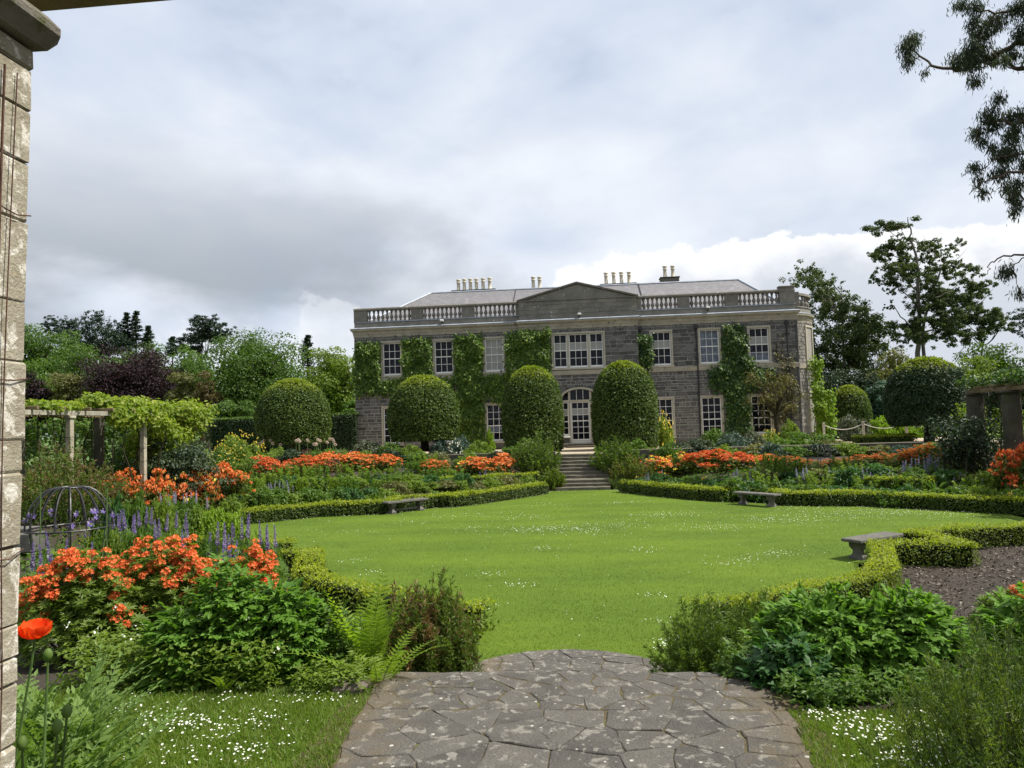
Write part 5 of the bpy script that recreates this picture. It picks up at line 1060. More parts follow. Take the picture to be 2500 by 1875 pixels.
# domed iron plant frames
def dome(label, x, y, zg, zr, zt, r, n=12, rb_=.009, leg=True, mat='iron'):
    e = thing('domed_plant_frame', label, 'plant support', (x, y, zg), group='domed iron plant frames'); th = np.linspace(0, 2*math.pi, 28)
    ob('ring', MB().tube(np.c_[r*np.cos(th), r*np.sin(th), np.full(28, zr-zg)], rb_*1.25, 6, False), M[mat], e)
    ob('crown_ring', MB().tube(np.c_[.16*np.cos(th)*r/.5, .16*np.sin(th)*r/.5, np.full(28, zt-zg)], rb_*1.2, 6, False), M[mat], e)
    for k in range(n):
        a = 2*math.pi*k/n+.13; q = np.linspace(0, 1, 9); rr = r*.32+(r*.68)*np.sin(q*math.pi/2)**.9; zz = zt-zg-(zt-zr)*(1-np.cos(q*math.pi/2))**.85
        ob('rib', MB().tube(np.c_[rr*math.cos(a), rr*math.sin(a), zz], rb_, 5), M[mat], e)
    for k in range(6):
        a = 2*math.pi*k/6+.13; ob('leg', MB().tube([(r*math.cos(a), r*math.sin(a), zr-zg), (r*.86*math.cos(a), r*.86*math.sin(a), (zr-zg)*.5), (r*.72*math.cos(a), r*.72*math.sin(a), -.1)], rb_, 5), M[mat], e)
    return e
q = at(170, 1285, 10.2); dome('black domed iron plant frame with violet clematis at left', q[0], 10.2, tz(q[0], 10.2), q[2]-.02, at(165, 1190, 10.2)[2], .56, 18, .011)
q = at(815, 1165, 33.5); dome('rusty domed plant frame against the left orange azaleas', q[0], 33.5, tz(q[0], 33.5), q[2], at(815, 1122, 33.5)[2], .42, 12, .012, mat='rust')
q = at(2000, 1118, 31.5); dome('dark domed plant frame with pale clematis in the right bed', q[0], 31.5, tz(q[0], 31.5), q[2], at(2005, 1086, 31.5)[2], .5, 12, .012)
st = thing('stone_kerb', 'pale stone kerb piece beside the pillar at left', 'kerb', (-11.35, 14.2, -.3)); ob('slab', MB().bbox(-.9, .28, -.2, .2, -.3, .1, .03), M['bench'], st); ob('upper_slab', MB().bbox(-.85, .22, -.1, .2, .102, .2, .03), M['bench'], st)
rk = thing('mossy_rock', 'mossy edging rock at the corner of the left bed by the path', 'rock', (-1.55, 4.8, -.02)); mbk = MB().bbox(-.13, .1, -.08, .1, -.05, .07, .025); mbk.v[0] += np.random.default_rng(3).normal(0, .005, mbk.v[0].shape); ob('stone', mbk, M['flag_edge'], rk)
rk = thing('mossy_rock', 'ochre mossy rock at the corner of the right bed by the path', 'rock', (1.1, 5.3, -.05)); mbk = MB().bbox(-.07, .08, -.06, .06, -.05, .1, .02); mbk.v[0] += np.random.default_rng(4).normal(0, .005, mbk.v[0].shape); ob('stone', mbk, M['pillar'], rk)

# ------------------------------------------------------------------ planting: prototypes
VAR = {}
def unit_dome(seed, n, Lf, ratio=.55, nC=34, upright=False, lo=.35):
    rng = np.random.default_rng(seed); d = rdir(rng, nC); d[:, 2] = np.abs(d[:, 2]); C = d*(.72, .72, .68)*rng.uniform(.75, 1.08, (nC, 1)); C[:, 2] += .05
    rc = rng.uniform(.17, .30, nC); Q = clumps(rng, C, np.c_[rc, rc, rc*.85], max(8, n//nC), Lf, Lf*ratio, lo=lo, zmin=-.02)
    m = n//5; P = rdir(rng, m)*rng.random((m, 1))*.6; P[:, 2] = np.abs(P[:, 2]); return np.concatenate([Q, leafq(P, rdir(rng, m), rdir(rng, m), Lf*1.5, Lf, ctr=.5)]), C, rc
def dome_mesh(kind, mat, n, Lf, k, **kw):
    key = (kind, mat, n, Lf, k)
    if key not in VAR: VAR[key] = MB().quads(unit_dome(hash((n, k)) % 9999+k*17, n, Lf, **kw)[0]).mesh('foliage', M[mat])
    return VAR[key]
STEMS = {}
def stem_mesh(k):
    if k not in STEMS:
        rng = np.random.default_rng(900+k); mb = MB()
        for _ in range(9):
            a = rng.uniform(0, 6.28); limb(mb, (0, 0, -.05), (math.cos(a)*.55, math.sin(a)*.55, rng.uniform(.45, .75)), .03, .008, rng, 4, .08, 4)
        STEMS[k] = mb.mesh('stems', M['stem_dk'])
    return STEMS[k]
def place(px, ytop, wpx, Y):
    q = at(px, ytop, Y); zg = tz(q[0], Y); return q[0], Y, zg, wpx/2*Y/FPX, max(.15, q[2]-zg)
SH = {}
rk_ = np.random.default_rng(77)
def shrub(px, ytop, wpx, Y, mat, name='leafy_shrub', cat='shrub', n=1700, Lf=.12, deep=.9, flower=None, nf=60, fs=.05, group=None, ratio=.55):
    x, y, zg, r, h = place(px, ytop, wpx, Y); k = int(rk_.integers(0, 3)); e = link(name, None, loc=(x, y, zg), rz=rk_.uniform(0, 6.28)); tag(e, cat=cat, group=group)
    link('foliage', dome_mesh('d', mat, n, Lf, k, ratio=ratio), e, scale=(r, r*deep, h/1.02)); link('stems', stem_mesh(k), e, scale=(r, r*deep, h))
    if flower:
        key = ('fl', flower, nf, fs, k)
        if key not in VAR:
            rng = np.random.default_rng(k+nf); d = rdir(rng, nf); d[:, 2] = np.abs(d[:, 2])+.1; d = unit(d); Q = []
            P = d*(.98, .98, .98)*rng.uniform(.85, 1.04, (nf, 1))
            for j in range(4): Q.append(leafq(P+rng.normal(0, fs*.25, P.shape), rdir(rng, nf), unit(d+rng.normal(0, .4, d.shape)), fs, fs*.7, ctr=.5))
            VAR[key] = MB().quads(np.concatenate(Q)).mesh('flowers', M[flower])
        tag(link('flowers', VAR[key], e, scale=(r, r*deep, h)), kind='stuff')
    return e
# azalea: leafy dome, blossom trusses crowding the top
def azalea_mesh(k, cover, mat_f, fs, nT=120, pet=9, mat_l='azal_far', n=1500, Lf=.09):
    key = ('az', k, cover, mat_f, fs, mat_l)
    if key in VAR: return VAR[key]
    rng = np.random.default_rng(300+k); Q, C, rc = unit_dome(300+k, n, Lf, .45, 30)
    lf = MB().quads(Q).mesh('foliage', M[mat_l])
    nT = int(nT*cover); i = rng.integers(0, len(C), nT*4); d = rdir(rng, nT*4); d[:, 2] = np.abs(d[:, 2]); P = C[i]+d*rc[i][:, None]*np.array([1, 1, .85])
    sc_ = P[:, 2]+rng.normal(0, .27, len(P))+.25*np.sin(P[:, 0]*5+k)*np.cos(P[:, 1]*4+k); o = np.argsort(-sc_)[:nT]; P = P[o]; d = d[o]
    F = []
    for j in range(pet):
        F.append(leafq(P+rng.normal(0, fs*.35, P.shape)*(1, 1, .5), unit(rdir(rng, nT)+(0, 0, .3)), unit(d+(0, 0, .5)+rng.normal(0, .5, d.shape)), fs*rng.uniform(.7, 1.2), fs*.62, ctr=.35))
    fl = MB().quads(np.concatenate(F)).mesh('blossom', M[mat_f]); VAR[key] = (lf, fl); return VAR[key]
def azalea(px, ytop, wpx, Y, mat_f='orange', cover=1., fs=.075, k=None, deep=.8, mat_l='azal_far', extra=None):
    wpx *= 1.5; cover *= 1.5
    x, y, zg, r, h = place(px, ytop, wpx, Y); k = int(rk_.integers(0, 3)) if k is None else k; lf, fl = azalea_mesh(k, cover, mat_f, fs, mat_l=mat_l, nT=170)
    e = tag(link('azalea_bush', None, loc=(x, y, zg), rz=rk_.uniform(0, 6.28)), cat='azalea', group='flowering azalea bushes')
    link('foliage', lf, e, scale=(r, r*deep, h)); link('blossom', fl, e, scale=(r, r*deep, h*1.03)); link('stems', stem_mesh(k), e, scale=(r, r*deep, h))
    if extra: link('blossom', azalea_mesh(k, .35, extra, fs, mat_l=mat_l)[1], e, scale=(r, r*deep, h*1.03))
    return e
# lupin: palmate leaves and flower spikes
def lupin_spike(seed, mat, h=.34, r=.036, n=150):
    rng = np.random.default_rng(seed); t = np.sort(rng.random(n)); a = np.arange(n)*2.4; rr = r*(1-t)**.55+.006
    d = np.c_[np.cos(a), np.sin(a), np.full(n, .25)]; P = np.c_[rr*np.cos(a)*.4, rr*np.sin(a)*.4, t*h]
    return MB().quads(leafq(P, unit(d+(0, 0, .4)), unit(np.c_[-np.cos(a)*.3, -np.sin(a)*.3, np.ones(n)]+rng.normal(0, .3, (n, 3))), np.maximum(.014, rr*.85), np.maximum(.012, rr*.6))).tube([(0, 0, -.3), (0, 0, h)], .005, 4).mesh('flower_spike', M[mat])
SPK = {m: [lupin_spike(400+i, m) for i in range(2)] for m in ('blue_fl', 'violet_fl')}
def palm_leaves(seed, n, R_, h, Lf):
    rng = np.random.default_rng(seed); Q = []; a = rng.random(n)*6.28; rr = R_*np.sqrt(rng.random(n)); z = h*rng.uniform(.25, 1., n)*(1-.45*(rr/R_)**2)
    c = np.c_[rr*np.cos(a), rr*np.sin(a), z]; tilt = rng.normal(0, .25, (n, 3)); up = unit(np.array([0, 0, 1.])+tilt+np.c_[np.cos(a), np.sin(a), np.zeros(n)]*.35)
    for k in range(8):
        b = k*math.pi/4+a; u = unit(np.cross(up, np.c_[np.cos(b), np.sin(b), np.zeros(n)])); Q.append(leafq(c, unit(u+up*.25), up, Lf*rng.uniform(.8, 1.1, n), Lf*.26))
    mb = MB().quads(np.concatenate(Q)); return mb
LUPL = [palm_leaves(420+i, 46, .34, .55, .085).mesh('leaves', M['peren']) for i in range(2)]
def lupin(px, ytop, Y, mat='blue_fl', ns=4, spread=.25, s=1.0, tall=1.0):
    q = at(px, ytop, Y); zg = tz(q[0], Y); H = max(.5, q[2]-zg); e = tag(link('lupin_plant', None, loc=(q[0], Y, zg), rz=rk_.uniform(0, 6.28)), cat='lupin', group='blue lupins in the beds')
    link('leaves', LUPL[int(rk_.integers(0, 2))], e, scale=(s*1.1, s*1.1, max(.5, (H-.3)/.55)))
    for i in range(ns):
        a = rk_.uniform(0, 6.28); rr = spread*math.sqrt(rk_.random()) if i else 0; sp = link('flower_spike', SPK[mat][i % 2], e, (rr*math.cos(a), rr*math.sin(a), H-(.36 if i == 0 else rk_.uniform(.36, .58))*s*tall), scale=(s, s, s*tall)); sp.rotation_euler = (rk_.normal(0, .07), rk_.normal(0, .07), 0)
    return e
# lily stalks: upright stems with whorls of narrow leaves
def lily_mesh(seed, n=11):
    rng = np.random.default_rng(seed); mb = MB(); Q = []
    for i in range(n):
        b = rng.normal(0, .28, 2); tp = b+rng.normal(0, .12, 2); h = rng.uniform(.75, 1.); mb.tube([(b[0], b[1], 0), (tp[0]*.6+b[0]*.4, tp[1]*.6+b[1]*.4, h*.6), (tp[0], tp[1], h)], [.011, .008, .004], 4)
        m = 60; t = rng.uniform(.2, 1, m); a = rng.random(m)*6.28; P = np.c_[b[0]+(tp[0]-b[0])*t, b[1]+(tp[1]-b[1])*t, t*h]; A = np.c_[np.cos(a), np.sin(a), .25+t*.8]
        Q.append(leafq(P, unit(A), unit(np.c_[-np.cos(a)*.4, -np.sin(a)*.4, np.ones(m)]), .19*(1.15-t*.6), .042))
    mb.quads(np.concatenate(Q)); return mb
LILY = [lily_mesh(440+i).mesh('stalks', M[m]) for i, m in enumerate(('peren_lt', 'peren', 'peren_lt'))]
def lily(px, ytop, Y):
    q = at(px, ytop, Y); zg = tz(q[0], Y); h = max(.5, q[2]-zg); e = tag(link('lily_clump', None, loc=(q[0], Y, zg), rz=rk_.uniform(0, 6.28)), cat='lily', group='upright lily stalks in the beds')
    link('stalks', LILY[int(rk_.integers(0, 3))], e, scale=(1.2, 1.2, h)); link('leaves', LUPL[0], e, scale=(1.2, 1.2, h*.7)); return e
def strap_mesh(seed, n, Lf, W, arch=.6, up=1.):
    rng = np.random.default_rng(seed); Q = []
    for i in range(n):
        a = rng.random()*6.28; l = Lf*rng.uniform(.6, 1.1); o = np.array([math.cos(a), math.sin(a), 0]); s = np.linspace(0, 1, 6); p = o*(l*arch*s**1.4*rng.uniform(.5, 1.1))[:, None]+np.array([0, 0, 1])*(l*up*(s-.45*arch*s**3))[:, None]
        b = np.cross(o, (0, 0, 1)); w_ = W*np.sin(math.pi*np.clip(s*.85+.12, 0, 1))[:, None]*.5
        for k in range(5): Q.append([p[k]-b*w_[k], p[k]+b*w_[k], p[k+1]+b*w_[k+1], p[k+1]-b*w_[k+1]])
    return MB().quads(np.array(Q))
def fern_mesh(seed, n=11, Lf=.75, pin=.10, spread=.6, np_=26):
    rng = np.random.default_rng(seed); mb = MB()
    for i in range(n):
        a = i*6.28/n+rng.normal(0, .25); l = Lf*rng.uniform(.7, 1.1); o = np.array([math.cos(a), math.sin(a), 0]); s = np.linspace(0, 1, np_); sp = spread*rng.uniform(.6, 1.2)
        p = o*(l*sp*s**1.5)[:, None]+np.array([0, 0, 1])*(l*(s-.30*sp*s**3.2))[:, None]; t = unit(np.gradient(p, axis=0)); side = unit(np.cross(t, np.array([0, 0, 1.])+o*.4)); nrm = np.cross(side, t)
        mb.tube(p[::5], np.linspace(.006, .0015, len(p[::5])), 4); L_ = pin*l/.75*np.sin(np.clip(s*.93+.1, 0, 1)*math.pi)**.7
        for sg in (-1, 1):
            A = unit(side*sg+t*.35+rng.normal(0, .05, p.shape)); Q = leafq(p[3:], A[3:], nrm[3:], L_[3:], np.maximum(.006, L_[3:]*.24), mid=.3); mb.quads(Q)
    return mb
def plume_bush(name, label, cat, x, y, zg, rx, ry, h, nst, mat, seed, tip=None, Lf=.022, per=150, lean=.5, tipf=.3, W=.0032, group=None, bottom=.0):
    """heath: many upright shoots clothed in fine needles"""
    rng = np.random.default_rng(seed); e = thing(name, label, cat, (x, y, zg), group=group); mb = MB(); Q, T = [], []
    for i in range(nst):
        a = rng.random()*6.28; rr = math.sqrt(rng.random()); b = np.array([math.cos(a)*rr*rx*.55, math.sin(a)*rr*ry*.55, bottom*h]); hh = h*(1-.5*rr*rr)*rng.uniform(.72, 1.08); tp = np.array([math.cos(a)*rr*rx*(1+lean*.3), math.sin(a)*rr*ry*(1+lean*.3), hh])
        s = np.linspace(0, 1, 5)[:, None]; p = b+(tp-b)*s+np.sin(s*3.14)*rng.normal(0, .07*h, 3)+s**2*rng.normal(0, .05*h, 3)
        mb.tube(p, np.linspace(.004, .001, 5)*h, 3, False)
        t = rng.uniform(.12, 1, per)**.8; P = np.c_[[np.interp(t, s[:, 0], p[:, k]) for k in range(3)]].T+rng.normal(0, .028*h, (per, 3))*(1.25-t)[:, None]
        A = unit(unit(tp-b)*.7+rng.normal(0, .6, (per, 3))); l = Lf*rng.uniform(.7, 1.5, per); q = leafq(P, A, rdir(rng, per), l, l*W/.022 if W < .02 else W)
        k = (t > .55) & (rng.random(per) < tipf*(1.6 if rng.random() < .35 else .5)) if tip else np.zeros(per, bool); Q.append(q[~k]); T.append(q[k])
    ob('stems', mb, M['stem_dk'], e); ob('foliage', MB().quads(np.concatenate(Q)), M[mat], e)
    if tip: ob('shoot_tips', MB().quads(np.concatenate(T)), M[tip], e)
    return e

# ------------------------------------------------------------------ planting: far beds
az = [azalea(290, 1148, 130, 23.5), azalea(375, 1142, 130, 24.5, cover=.7), azalea(465, 1132, 130, 26, cover=1.1, extra='yellowfl'), azalea(555, 1124, 130, 28, cover=1.2), azalea(650, 1114, 110, 33, 'orange_dp', .8), azalea(735, 1110, 100, 35, 'orange_dp', .9)]
az += [azalea(800, 1104, 105, 36.5, cover=1.2), azalea(870, 1103, 110, 37, cover=1.3), azalea(935, 1108, 90, 37, cover=1.2)]
by_place(az, 'orange azalea', 'in the bank of azaleas left of the steps')
by_place([azalea(1060, 1120, 90, 37.5, cover=.5)], 'thinly flowered pale orange azalea', 'between the orange bank and the steps')
by_place([azalea(1150, 1112, 80, 38, extra='yellowfl', cover=.8), azalea(1215, 1106, 120, 38, cover=1.3)], 'orange azalea', 'beside the tall heath left of the steps')
by_place([azalea(1600, 1112, 110, 37.6, 'orange', .4, extra='yellowfl'), azalea(1655, 1103, 90, 38, 'rust_fl', .3, extra='yellowfl')], 'sparsely flowered orange and yellow azalea', 'beside the heath right of the steps')
by_place([azalea(1725, 1098, 130, 37, 'orange_dp', 1.4), azalea(1800, 1102, 110, 36, 'orange_dp', 1.2), azalea(1862, 1106, 100, 35.5, 'orange', .9)], 'deep orange azalea', 'in the bank of azaleas right of the steps')
by_place([azalea(1930, 1112, 110, 35, 'rust_fl', .5), azalea(2030, 1118, 110, 34, 'rust_fl', .35), azalea(2115, 1108, 120, 34, 'rust_fl', .8), azalea(2200, 1096, 120, 33, 'rust_fl', .6), azalea(2265, 1084, 110, 33, 'rust_fl', .6)], 'green azalea with fading rust flowers', 'in the far right bed')
by_place([azalea(2345, 1064, 170, 32, 'rust_fl', .25)], 'big rounded mostly green azalea with few orange flowers', 'below the dark topiary at right')
by_place([azalea(2490, 1082, 130, 26.5, 'orange_dp', .9), azalea(2540, 1070, 130, 27.5, 'orange_dp', .9)], 'orange azalea', 'cut by the right frame edge behind the lawn')
# terrace shrubs
def S(lst, what, where): by_place([shrub(*a, **k) for a, k in lst], what, where)
S([((900, 1068, 110, 42.3, 'grey'), {}), ((880, 1075, 60, 43, 'grey'), {})], 'grey green shrub', 'under the house left corner window')
S([((955, 1074, 90, 41.8, 'peren'), {}), ((1000, 1082, 80, 41.2, 'peren_lt'), {})], 'fresh green shrub', 'before the trunk of the house left topiary')
S([((1075, 1056, 80, 43, 'bluegrey'), {}), ((1128, 1056, 80, 42.5, 'bluegrey'), {})], 'blue green shrub', 'between the two topiaries left of the door')
S([((1112, 1068, 46, 42, 'bluegrey'), dict(flower='white_fl', nf=40, fs=.12))], 'blue green shrub dotted with white flowers', 'between the left topiaries')
S([((1168, 1072, 90, 41.3, 'peren_lt'), {}), ((1195, 1040, 34, 46.5, 'lime'), {})], 'light green shrub', 'before the ground floor window left of the door')
S([((1285, 1062, 90, 40.6, 'peren'), {}), ((1245, 1085, 70, 40.3, 'peren'), {})], 'leafy green shrub', 'behind the heath at the left of the steps')
S([((1555, 1068, 90, 40.8, 'peren'), {}), ((1590, 1090, 70, 40.4, 'peren_lt'), {})], 'leafy green shrub', 'behind the heath at the right of the steps')
S([((1620, 1002, 62, 46.5, 'vine'), dict(flower='yellowfl', nf=40, fs=.10))], 'yellow leaved shrub', 'against the window right of the tall topiary')
S([((1655, 1075, 100, 41, 'rosem'), {}), ((1700, 1066, 110, 41.5, 'rosem'), {})], 'dark rosemary bush', 'on the terrace right of the steps')
S([((1745, 1038, 90, 44.5, 'peren'), {}), ((1790, 1048, 110, 42.5, 'bluegrey'), {}), ((1835, 1046, 90, 43, 'grey'), {})], 'rounded shrub', 'under the right ground floor windows')
S([((1860, 1082, 70, 41, 'olive'), dict(flower='yellowfl', nf=60, fs=.08)), ((1880, 1045, 60, 45.5, 'peren_lt'), dict(flower='yellowfl', nf=50, fs=.08))], 'shrub with small yellow flowers', 'at the foot of the small bronze tree')
S([((1960, 1046, 190, 42, 'peren'), dict(n=2600, Lf=.09)), ((2030, 1068, 120, 41, 'olive'), dict(n=2600, Lf=.09)), ((1925, 1020, 70, 46, 'peren_lt'), {})], 'spreading green shrub', 'below the right end of the house')
S([((2080, 992, 105, 47.5, 'grey'), dict(n=2400, Lf=.1))], 'grey green evergreen shrub', 'in front of the small clipped dome at right')
S([((2150, 1012, 90, 51, 'lime'), {}), ((2190, 1008, 80, 51, 'lime'), {}), ((2240, 1028, 90, 50.5, 'lime'), {})], 'bright lime shrub', 'behind the rope barrier')
S([((2300, 1030, 80, 52, 'peren_lt'), {}), ((2345, 1025, 70, 52, 'grey'), {})], 'pale green shrub', 'behind the rope right of the dark topiary trunk')
S([((2130, 1082, 110, 40.5, 'dkever'), {}), ((2205, 1085, 80, 40.5, 'dkever'), {})], 'low dark green shrub', 'before the rope barrier posts')
S([((585, 1050, 150, 38, 'peren_lt'), dict(flower='yellowfl', nf=150, fs=.04, n=3000, Lf=.08)), ((540, 1085, 110, 36, 'peren'), dict(flower='yellowfl', nf=90, fs=.045))], 'sprawling shrub covered in small yellow flowers', 'left of the leftmost topiary')
S([((680, 1085, 80, 41, 'peren_lt'), {}), ((745, 1092, 70, 41, 'reddish'), {}), ((800, 1090, 60, 41, 'peren_lt'), {})], 'low border shrub', 'round the leftmost topiary trunk')
S([((300, 1078, 110, 28.5, 'dkever'), {}), ((360, 1092, 100, 28.5, 'grey'), {}), ((270, 1120, 60, 26.5, 'peren_lt'), {}), ((240, 1060, 70, 29.0, 'oak'), {})], 'shrub', 'below the left pergola posts')
S([((1560, 1160, 80, 36.2, 'dkever'), {}), ((1500, 1150, 80, 36.6, 'heath'), dict(n=2200, Lf=.08, ratio=.2))], 'dark low shrub', 'at the foot of the steps on the right')
S([((450, 1095, 90, 31, 'vine'), {}), ((610, 1100, 90, 34.5, 'peren_lt'), {}), ((840, 1098, 80, 39, 'peren_lt'), {}), ((1030, 1098, 60, 39, 'peren'), {})], 'light green shrub', 'just above the left azalea bank')
S([((1640+k*62+rk_.uniform(-12, 12), 1080+rk_.uniform(-5, 7), 115, 39.2, ('peren', 'dkever', 'peren_lt', 'olive', 'bluegrey')[k % 5]), {}) for k in range(11)], 'low green shrub', 'hiding the terrace wall right of the steps')
S([((640+k*62+rk_.uniform(-12, 12), 1092+rk_.uniform(-5, 7), 110, 39.3, ('peren_lt', 'dkever', 'peren', 'olive')[k % 4]), {}) for k in range(10)], 'low green shrub', 'hiding the terrace wall left of the steps')
# tall heaths flanking the steps
p = at(1312, 1180, 37.8); plume_bush('tree_heath', 'tall feathery green heath left of the terrace steps', 'heath', p[0], 37.8, -1.1, 1.15, .9, 2.25, 150, 'heath', 501, Lf=.10, per=42, W=.012, group='tall heaths beside the steps')
p = at(1350, 1180, 36.3); plume_bush('tree_heath', 'shorter yellow green heath at the foot of the steps on the left', 'heath', p[0]-.05, 36.2, -1.6, .65, .5, 1.15, 90, 'heath_gold', 502, Lf=.09, per=36, W=.012, group='tall heaths beside the steps')
p = at(1500, 1180, 38); plume_bush('tree_heath', 'tall arching green heath right of the terrace steps', 'heath', p[0]+.1, 38, -1.1, 1.2, .9, 1.95, 150, 'heath', 503, Lf=.10, per=42, W=.012, group='tall heaths beside the steps')
p = at(1545, 1180, 36.6); plume_bush('tree_heath', 'yellow green heath beside the box hedge right of steps', 'heath', p[0]-.1, 36.8, -1.45, .95, .6, 1.45, 110, 'heath_gold', 504, tip='heath_br', Lf=.09, per=36, W=.012, group='tall heaths beside the steps')
p = at(150, 1130, 17); plume_bush('tree_heath', 'large brown tipped heath behind the domed frame at left', 'heath', p[0], 17, -.45, 1.35, 1.0, 1.95, 190, 'heath', 505, tip='heath_br', Lf=.07, per=80, tipf=.4, W=.008)
# lilies, lupins and perennials between hedge and azaleas
LL = [lily(px, yt, Y) for px, yt, Y in ((690, 1135, 33), (715, 1140, 32.5), (755, 1135, 33), (785, 1140, 32), (835, 1130, 34), (870, 1140, 33.5), (905, 1150, 33), (950, 1140, 34.5), (1010, 1125, 37), (1035, 1105, 37.8), (600, 1150, 30), (630, 1158, 29.5), (665, 1150, 31), (735, 1160, 30.5), (810, 1160, 31), (850, 1165, 31), (925, 1168, 32), (985, 1160, 34), (1070, 1150, 35.5), (1100, 1155, 35.5))]; by_place(LL, 'clump of upright lily stalks', 'in the bed left of the steps')
LL = [lily(px, yt, Y) for px, yt, Y in ((1880, 1105, 33), (1915, 1112, 32), (1945, 1120, 32), (2010, 1140, 30.5), (2050, 1115, 32), (2070, 1130, 31), (2090, 1145, 30.5), (2330, 1150, 28.5), (2160, 1135, 31), (1830, 1140, 31.5), (1860, 1150, 30.5), (1985, 1155, 29.8), (2130, 1160, 29), (2190, 1155, 29), (2240, 1160, 28.6), (2380, 1165, 27.2), (2420, 1160, 27), (2450, 1150, 27))]; by_place(LL, 'clump of upright lily stalks', 'in the bed right of the steps')
G1 = [lupin(px, yt, Y, 'blue_fl', ns, .4, 1.25) for px, yt, Y, ns in ((405, 1200, 23.5, 4), (425, 1198, 24, 3), (455, 1200, 24.5, 4), (478, 1195, 25, 3), (640, 1170, 30, 3), (662, 1175, 30, 5), (690, 1168, 30.5, 5), (705, 1180, 30, 3), (920, 1158, 34, 2), (938, 1160, 34, 2), (968, 1150, 34.5, 3), (985, 1140, 35, 2))]; by_place(G1, 'pale blue lupin clump', 'in the bed behind the far left hedge')
G1 = [lupin(px, yt, Y, 'violet_fl', ns, .25, 1.3) for px, yt, Y, ns in ((1172, 1150, 36, 2), (1188, 1143, 36, 3), (1205, 1160, 35.6, 2))]; by_place(G1, 'violet lupin clump', 'below the orange azalea left of the steps')
G1 = [lupin(px, yt, Y, 'blue_fl', ns, .35, 1.35) for px, yt, Y, ns in ((1582, 1150, 35, 2), (1620, 1145, 35, 1), (1800, 1140, 31.5, 4), (1830, 1138, 31.5, 3), (1945, 1140, 30.5, 3), (1970, 1135, 30.5, 3), (2020, 1138, 30.5, 2), (2105, 1140, 29.8, 3), (2125, 1150, 29.5, 3), (2170, 1145, 29.5, 2), (2208, 1120, 30.5, 3), (2222, 1130, 30, 2), (2242, 1110, 30.5, 4), (2258, 1125, 30, 2), (2275, 1105, 30.5, 4), (2290, 1108, 30.5, 4), (2302, 1140, 29.5, 3), (2345, 1150, 28, 3), (2358, 1158, 28, 4), (2395, 1165, 27, 2))]; by_place(G1, 'pale blue lupin clump', 'in the bed behind the far right hedge')
G1 = [lupin(px, yt, Y, 'violet_fl', ns, .22, 1.0) for px, yt, Y, ns in ((288, 1243, 13, 3), (302, 1240, 13.2, 3), (325, 1255, 12.8, 2), (356, 1235, 14, 3), (388, 1262, 12.5, 2), (405, 1250, 13, 3), (430, 1245, 14, 2), (455, 1270, 12.5, 2))]; by_place(G1, 'violet lupin clump', 'between the domed frame and the near azaleas')
G1 = [lupin(px, yt, Y, 'violet_fl', ns, .25, 1.0, 1.15) for px, yt, Y, ns in ((530, 1270, 11.5, 3), (548, 1290, 11, 2), (590, 1258, 12, 3), (605, 1250, 12.2, 3), (636, 1268, 12, 2), (652, 1275, 12.2, 2), (560, 1300, 10.5, 2))]; by_place(G1, 'violet lupin clump', 'at the lawn edge above the near azaleas')
G1 = [lupin(px, yt, Y, 'violet_fl', ns, .12, .85, 1.35) for px, yt, Y, ns in ((80, 1318, 7.6, 2), (103, 1322, 7.4, 1), (125, 1288, 8, 1), (155, 1312, 7.6, 1), (222, 1318, 7.4, 1))]; by_place(G1, 'banded violet and white lupin', 'in front of the domed frame')
S([((300, 1205, 90, 19.5, 'peren'), {}), ((380, 1212, 100, 20, 'peren_lt'), {}), ((470, 1205, 100, 22, 'peren'), {}), ((560, 1195, 100, 24.5, 'peren_lt'), {}), ((640, 1180, 100, 28, 'peren'), {}), ((250, 1215, 90, 18, 'fern'), {}), ((330, 1172, 110, 17.5, 'peren'), {}), ((400, 1180, 110, 18, 'peren_lt'), {}), ((280, 1180, 100, 16.5, 'peren_dk'), {})], 'bushy green plant', 'in front of the left azaleas')
# perennial clumps: each a plant of its own, filling the slopes
def clump_zone(spots, mats, what, where, Lf=.13, n=1500, cat='perennial', group=None, dy=16):
    o = []
    for px, yt, w_, Y in spots: o.append(shrub(px, yt-dy, w_*1.45, Y, mats[int(rk_.integers(0, len(mats)))], 'perennial_clump', cat, n, Lf, group='perennial clumps in the beds'))
    by_place(o, what, where)
rz_ = np.random.default_rng(88)
def spread(x0, x1, k, y0, y1, w_, Y0, Y1): return [(x, y0+(y1-y0)*(x-x0)/(x1-x0)+rz_.normal(0, 6), w_*rz_.uniform(.8, 1.3), Y0+(Y1-Y0)*(x-x0)/(x1-x0)+rz_.normal(0, .3)) for x in np.linspace(x0, x1, k)+rz_.normal(0, 6, k)]
clump_zone(spread(430, 940, 12, 1215, 1190, 80, 27.6, 29.8), ('peren_dk', 'peren', 'peren_dk', 'peren_lt'), 'leafy perennial clump', 'close behind the far left hedge')
clump_zone(spread(560, 1130, 14, 1180, 1160, 70, 30, 34.5), ('peren', 'peren_lt', 'peren_dk'), 'leafy perennial clump', 'halfway up the bed left of the steps')
clump_zone(spread(960, 1280, 9, 1185, 1165, 60, 32, 35.8), ('peren', 'peren_lt', 'olive'), 'low perennial clump', 'behind the hedge end left of the steps')
clump_zone(spread(1570, 1800, 8, 1165, 1170, 65, 35.8, 31), ('peren_dk', 'peren', 'bluegrey'), 'low perennial clump', 'behind the hedge end right of the steps')
clump_zone(spread(1790, 2480, 17, 1178, 1195, 80, 30.3, 25.5), ('peren_dk', 'peren', 'peren', 'peren_lt'), 'leafy perennial clump', 'close behind the far right hedge')
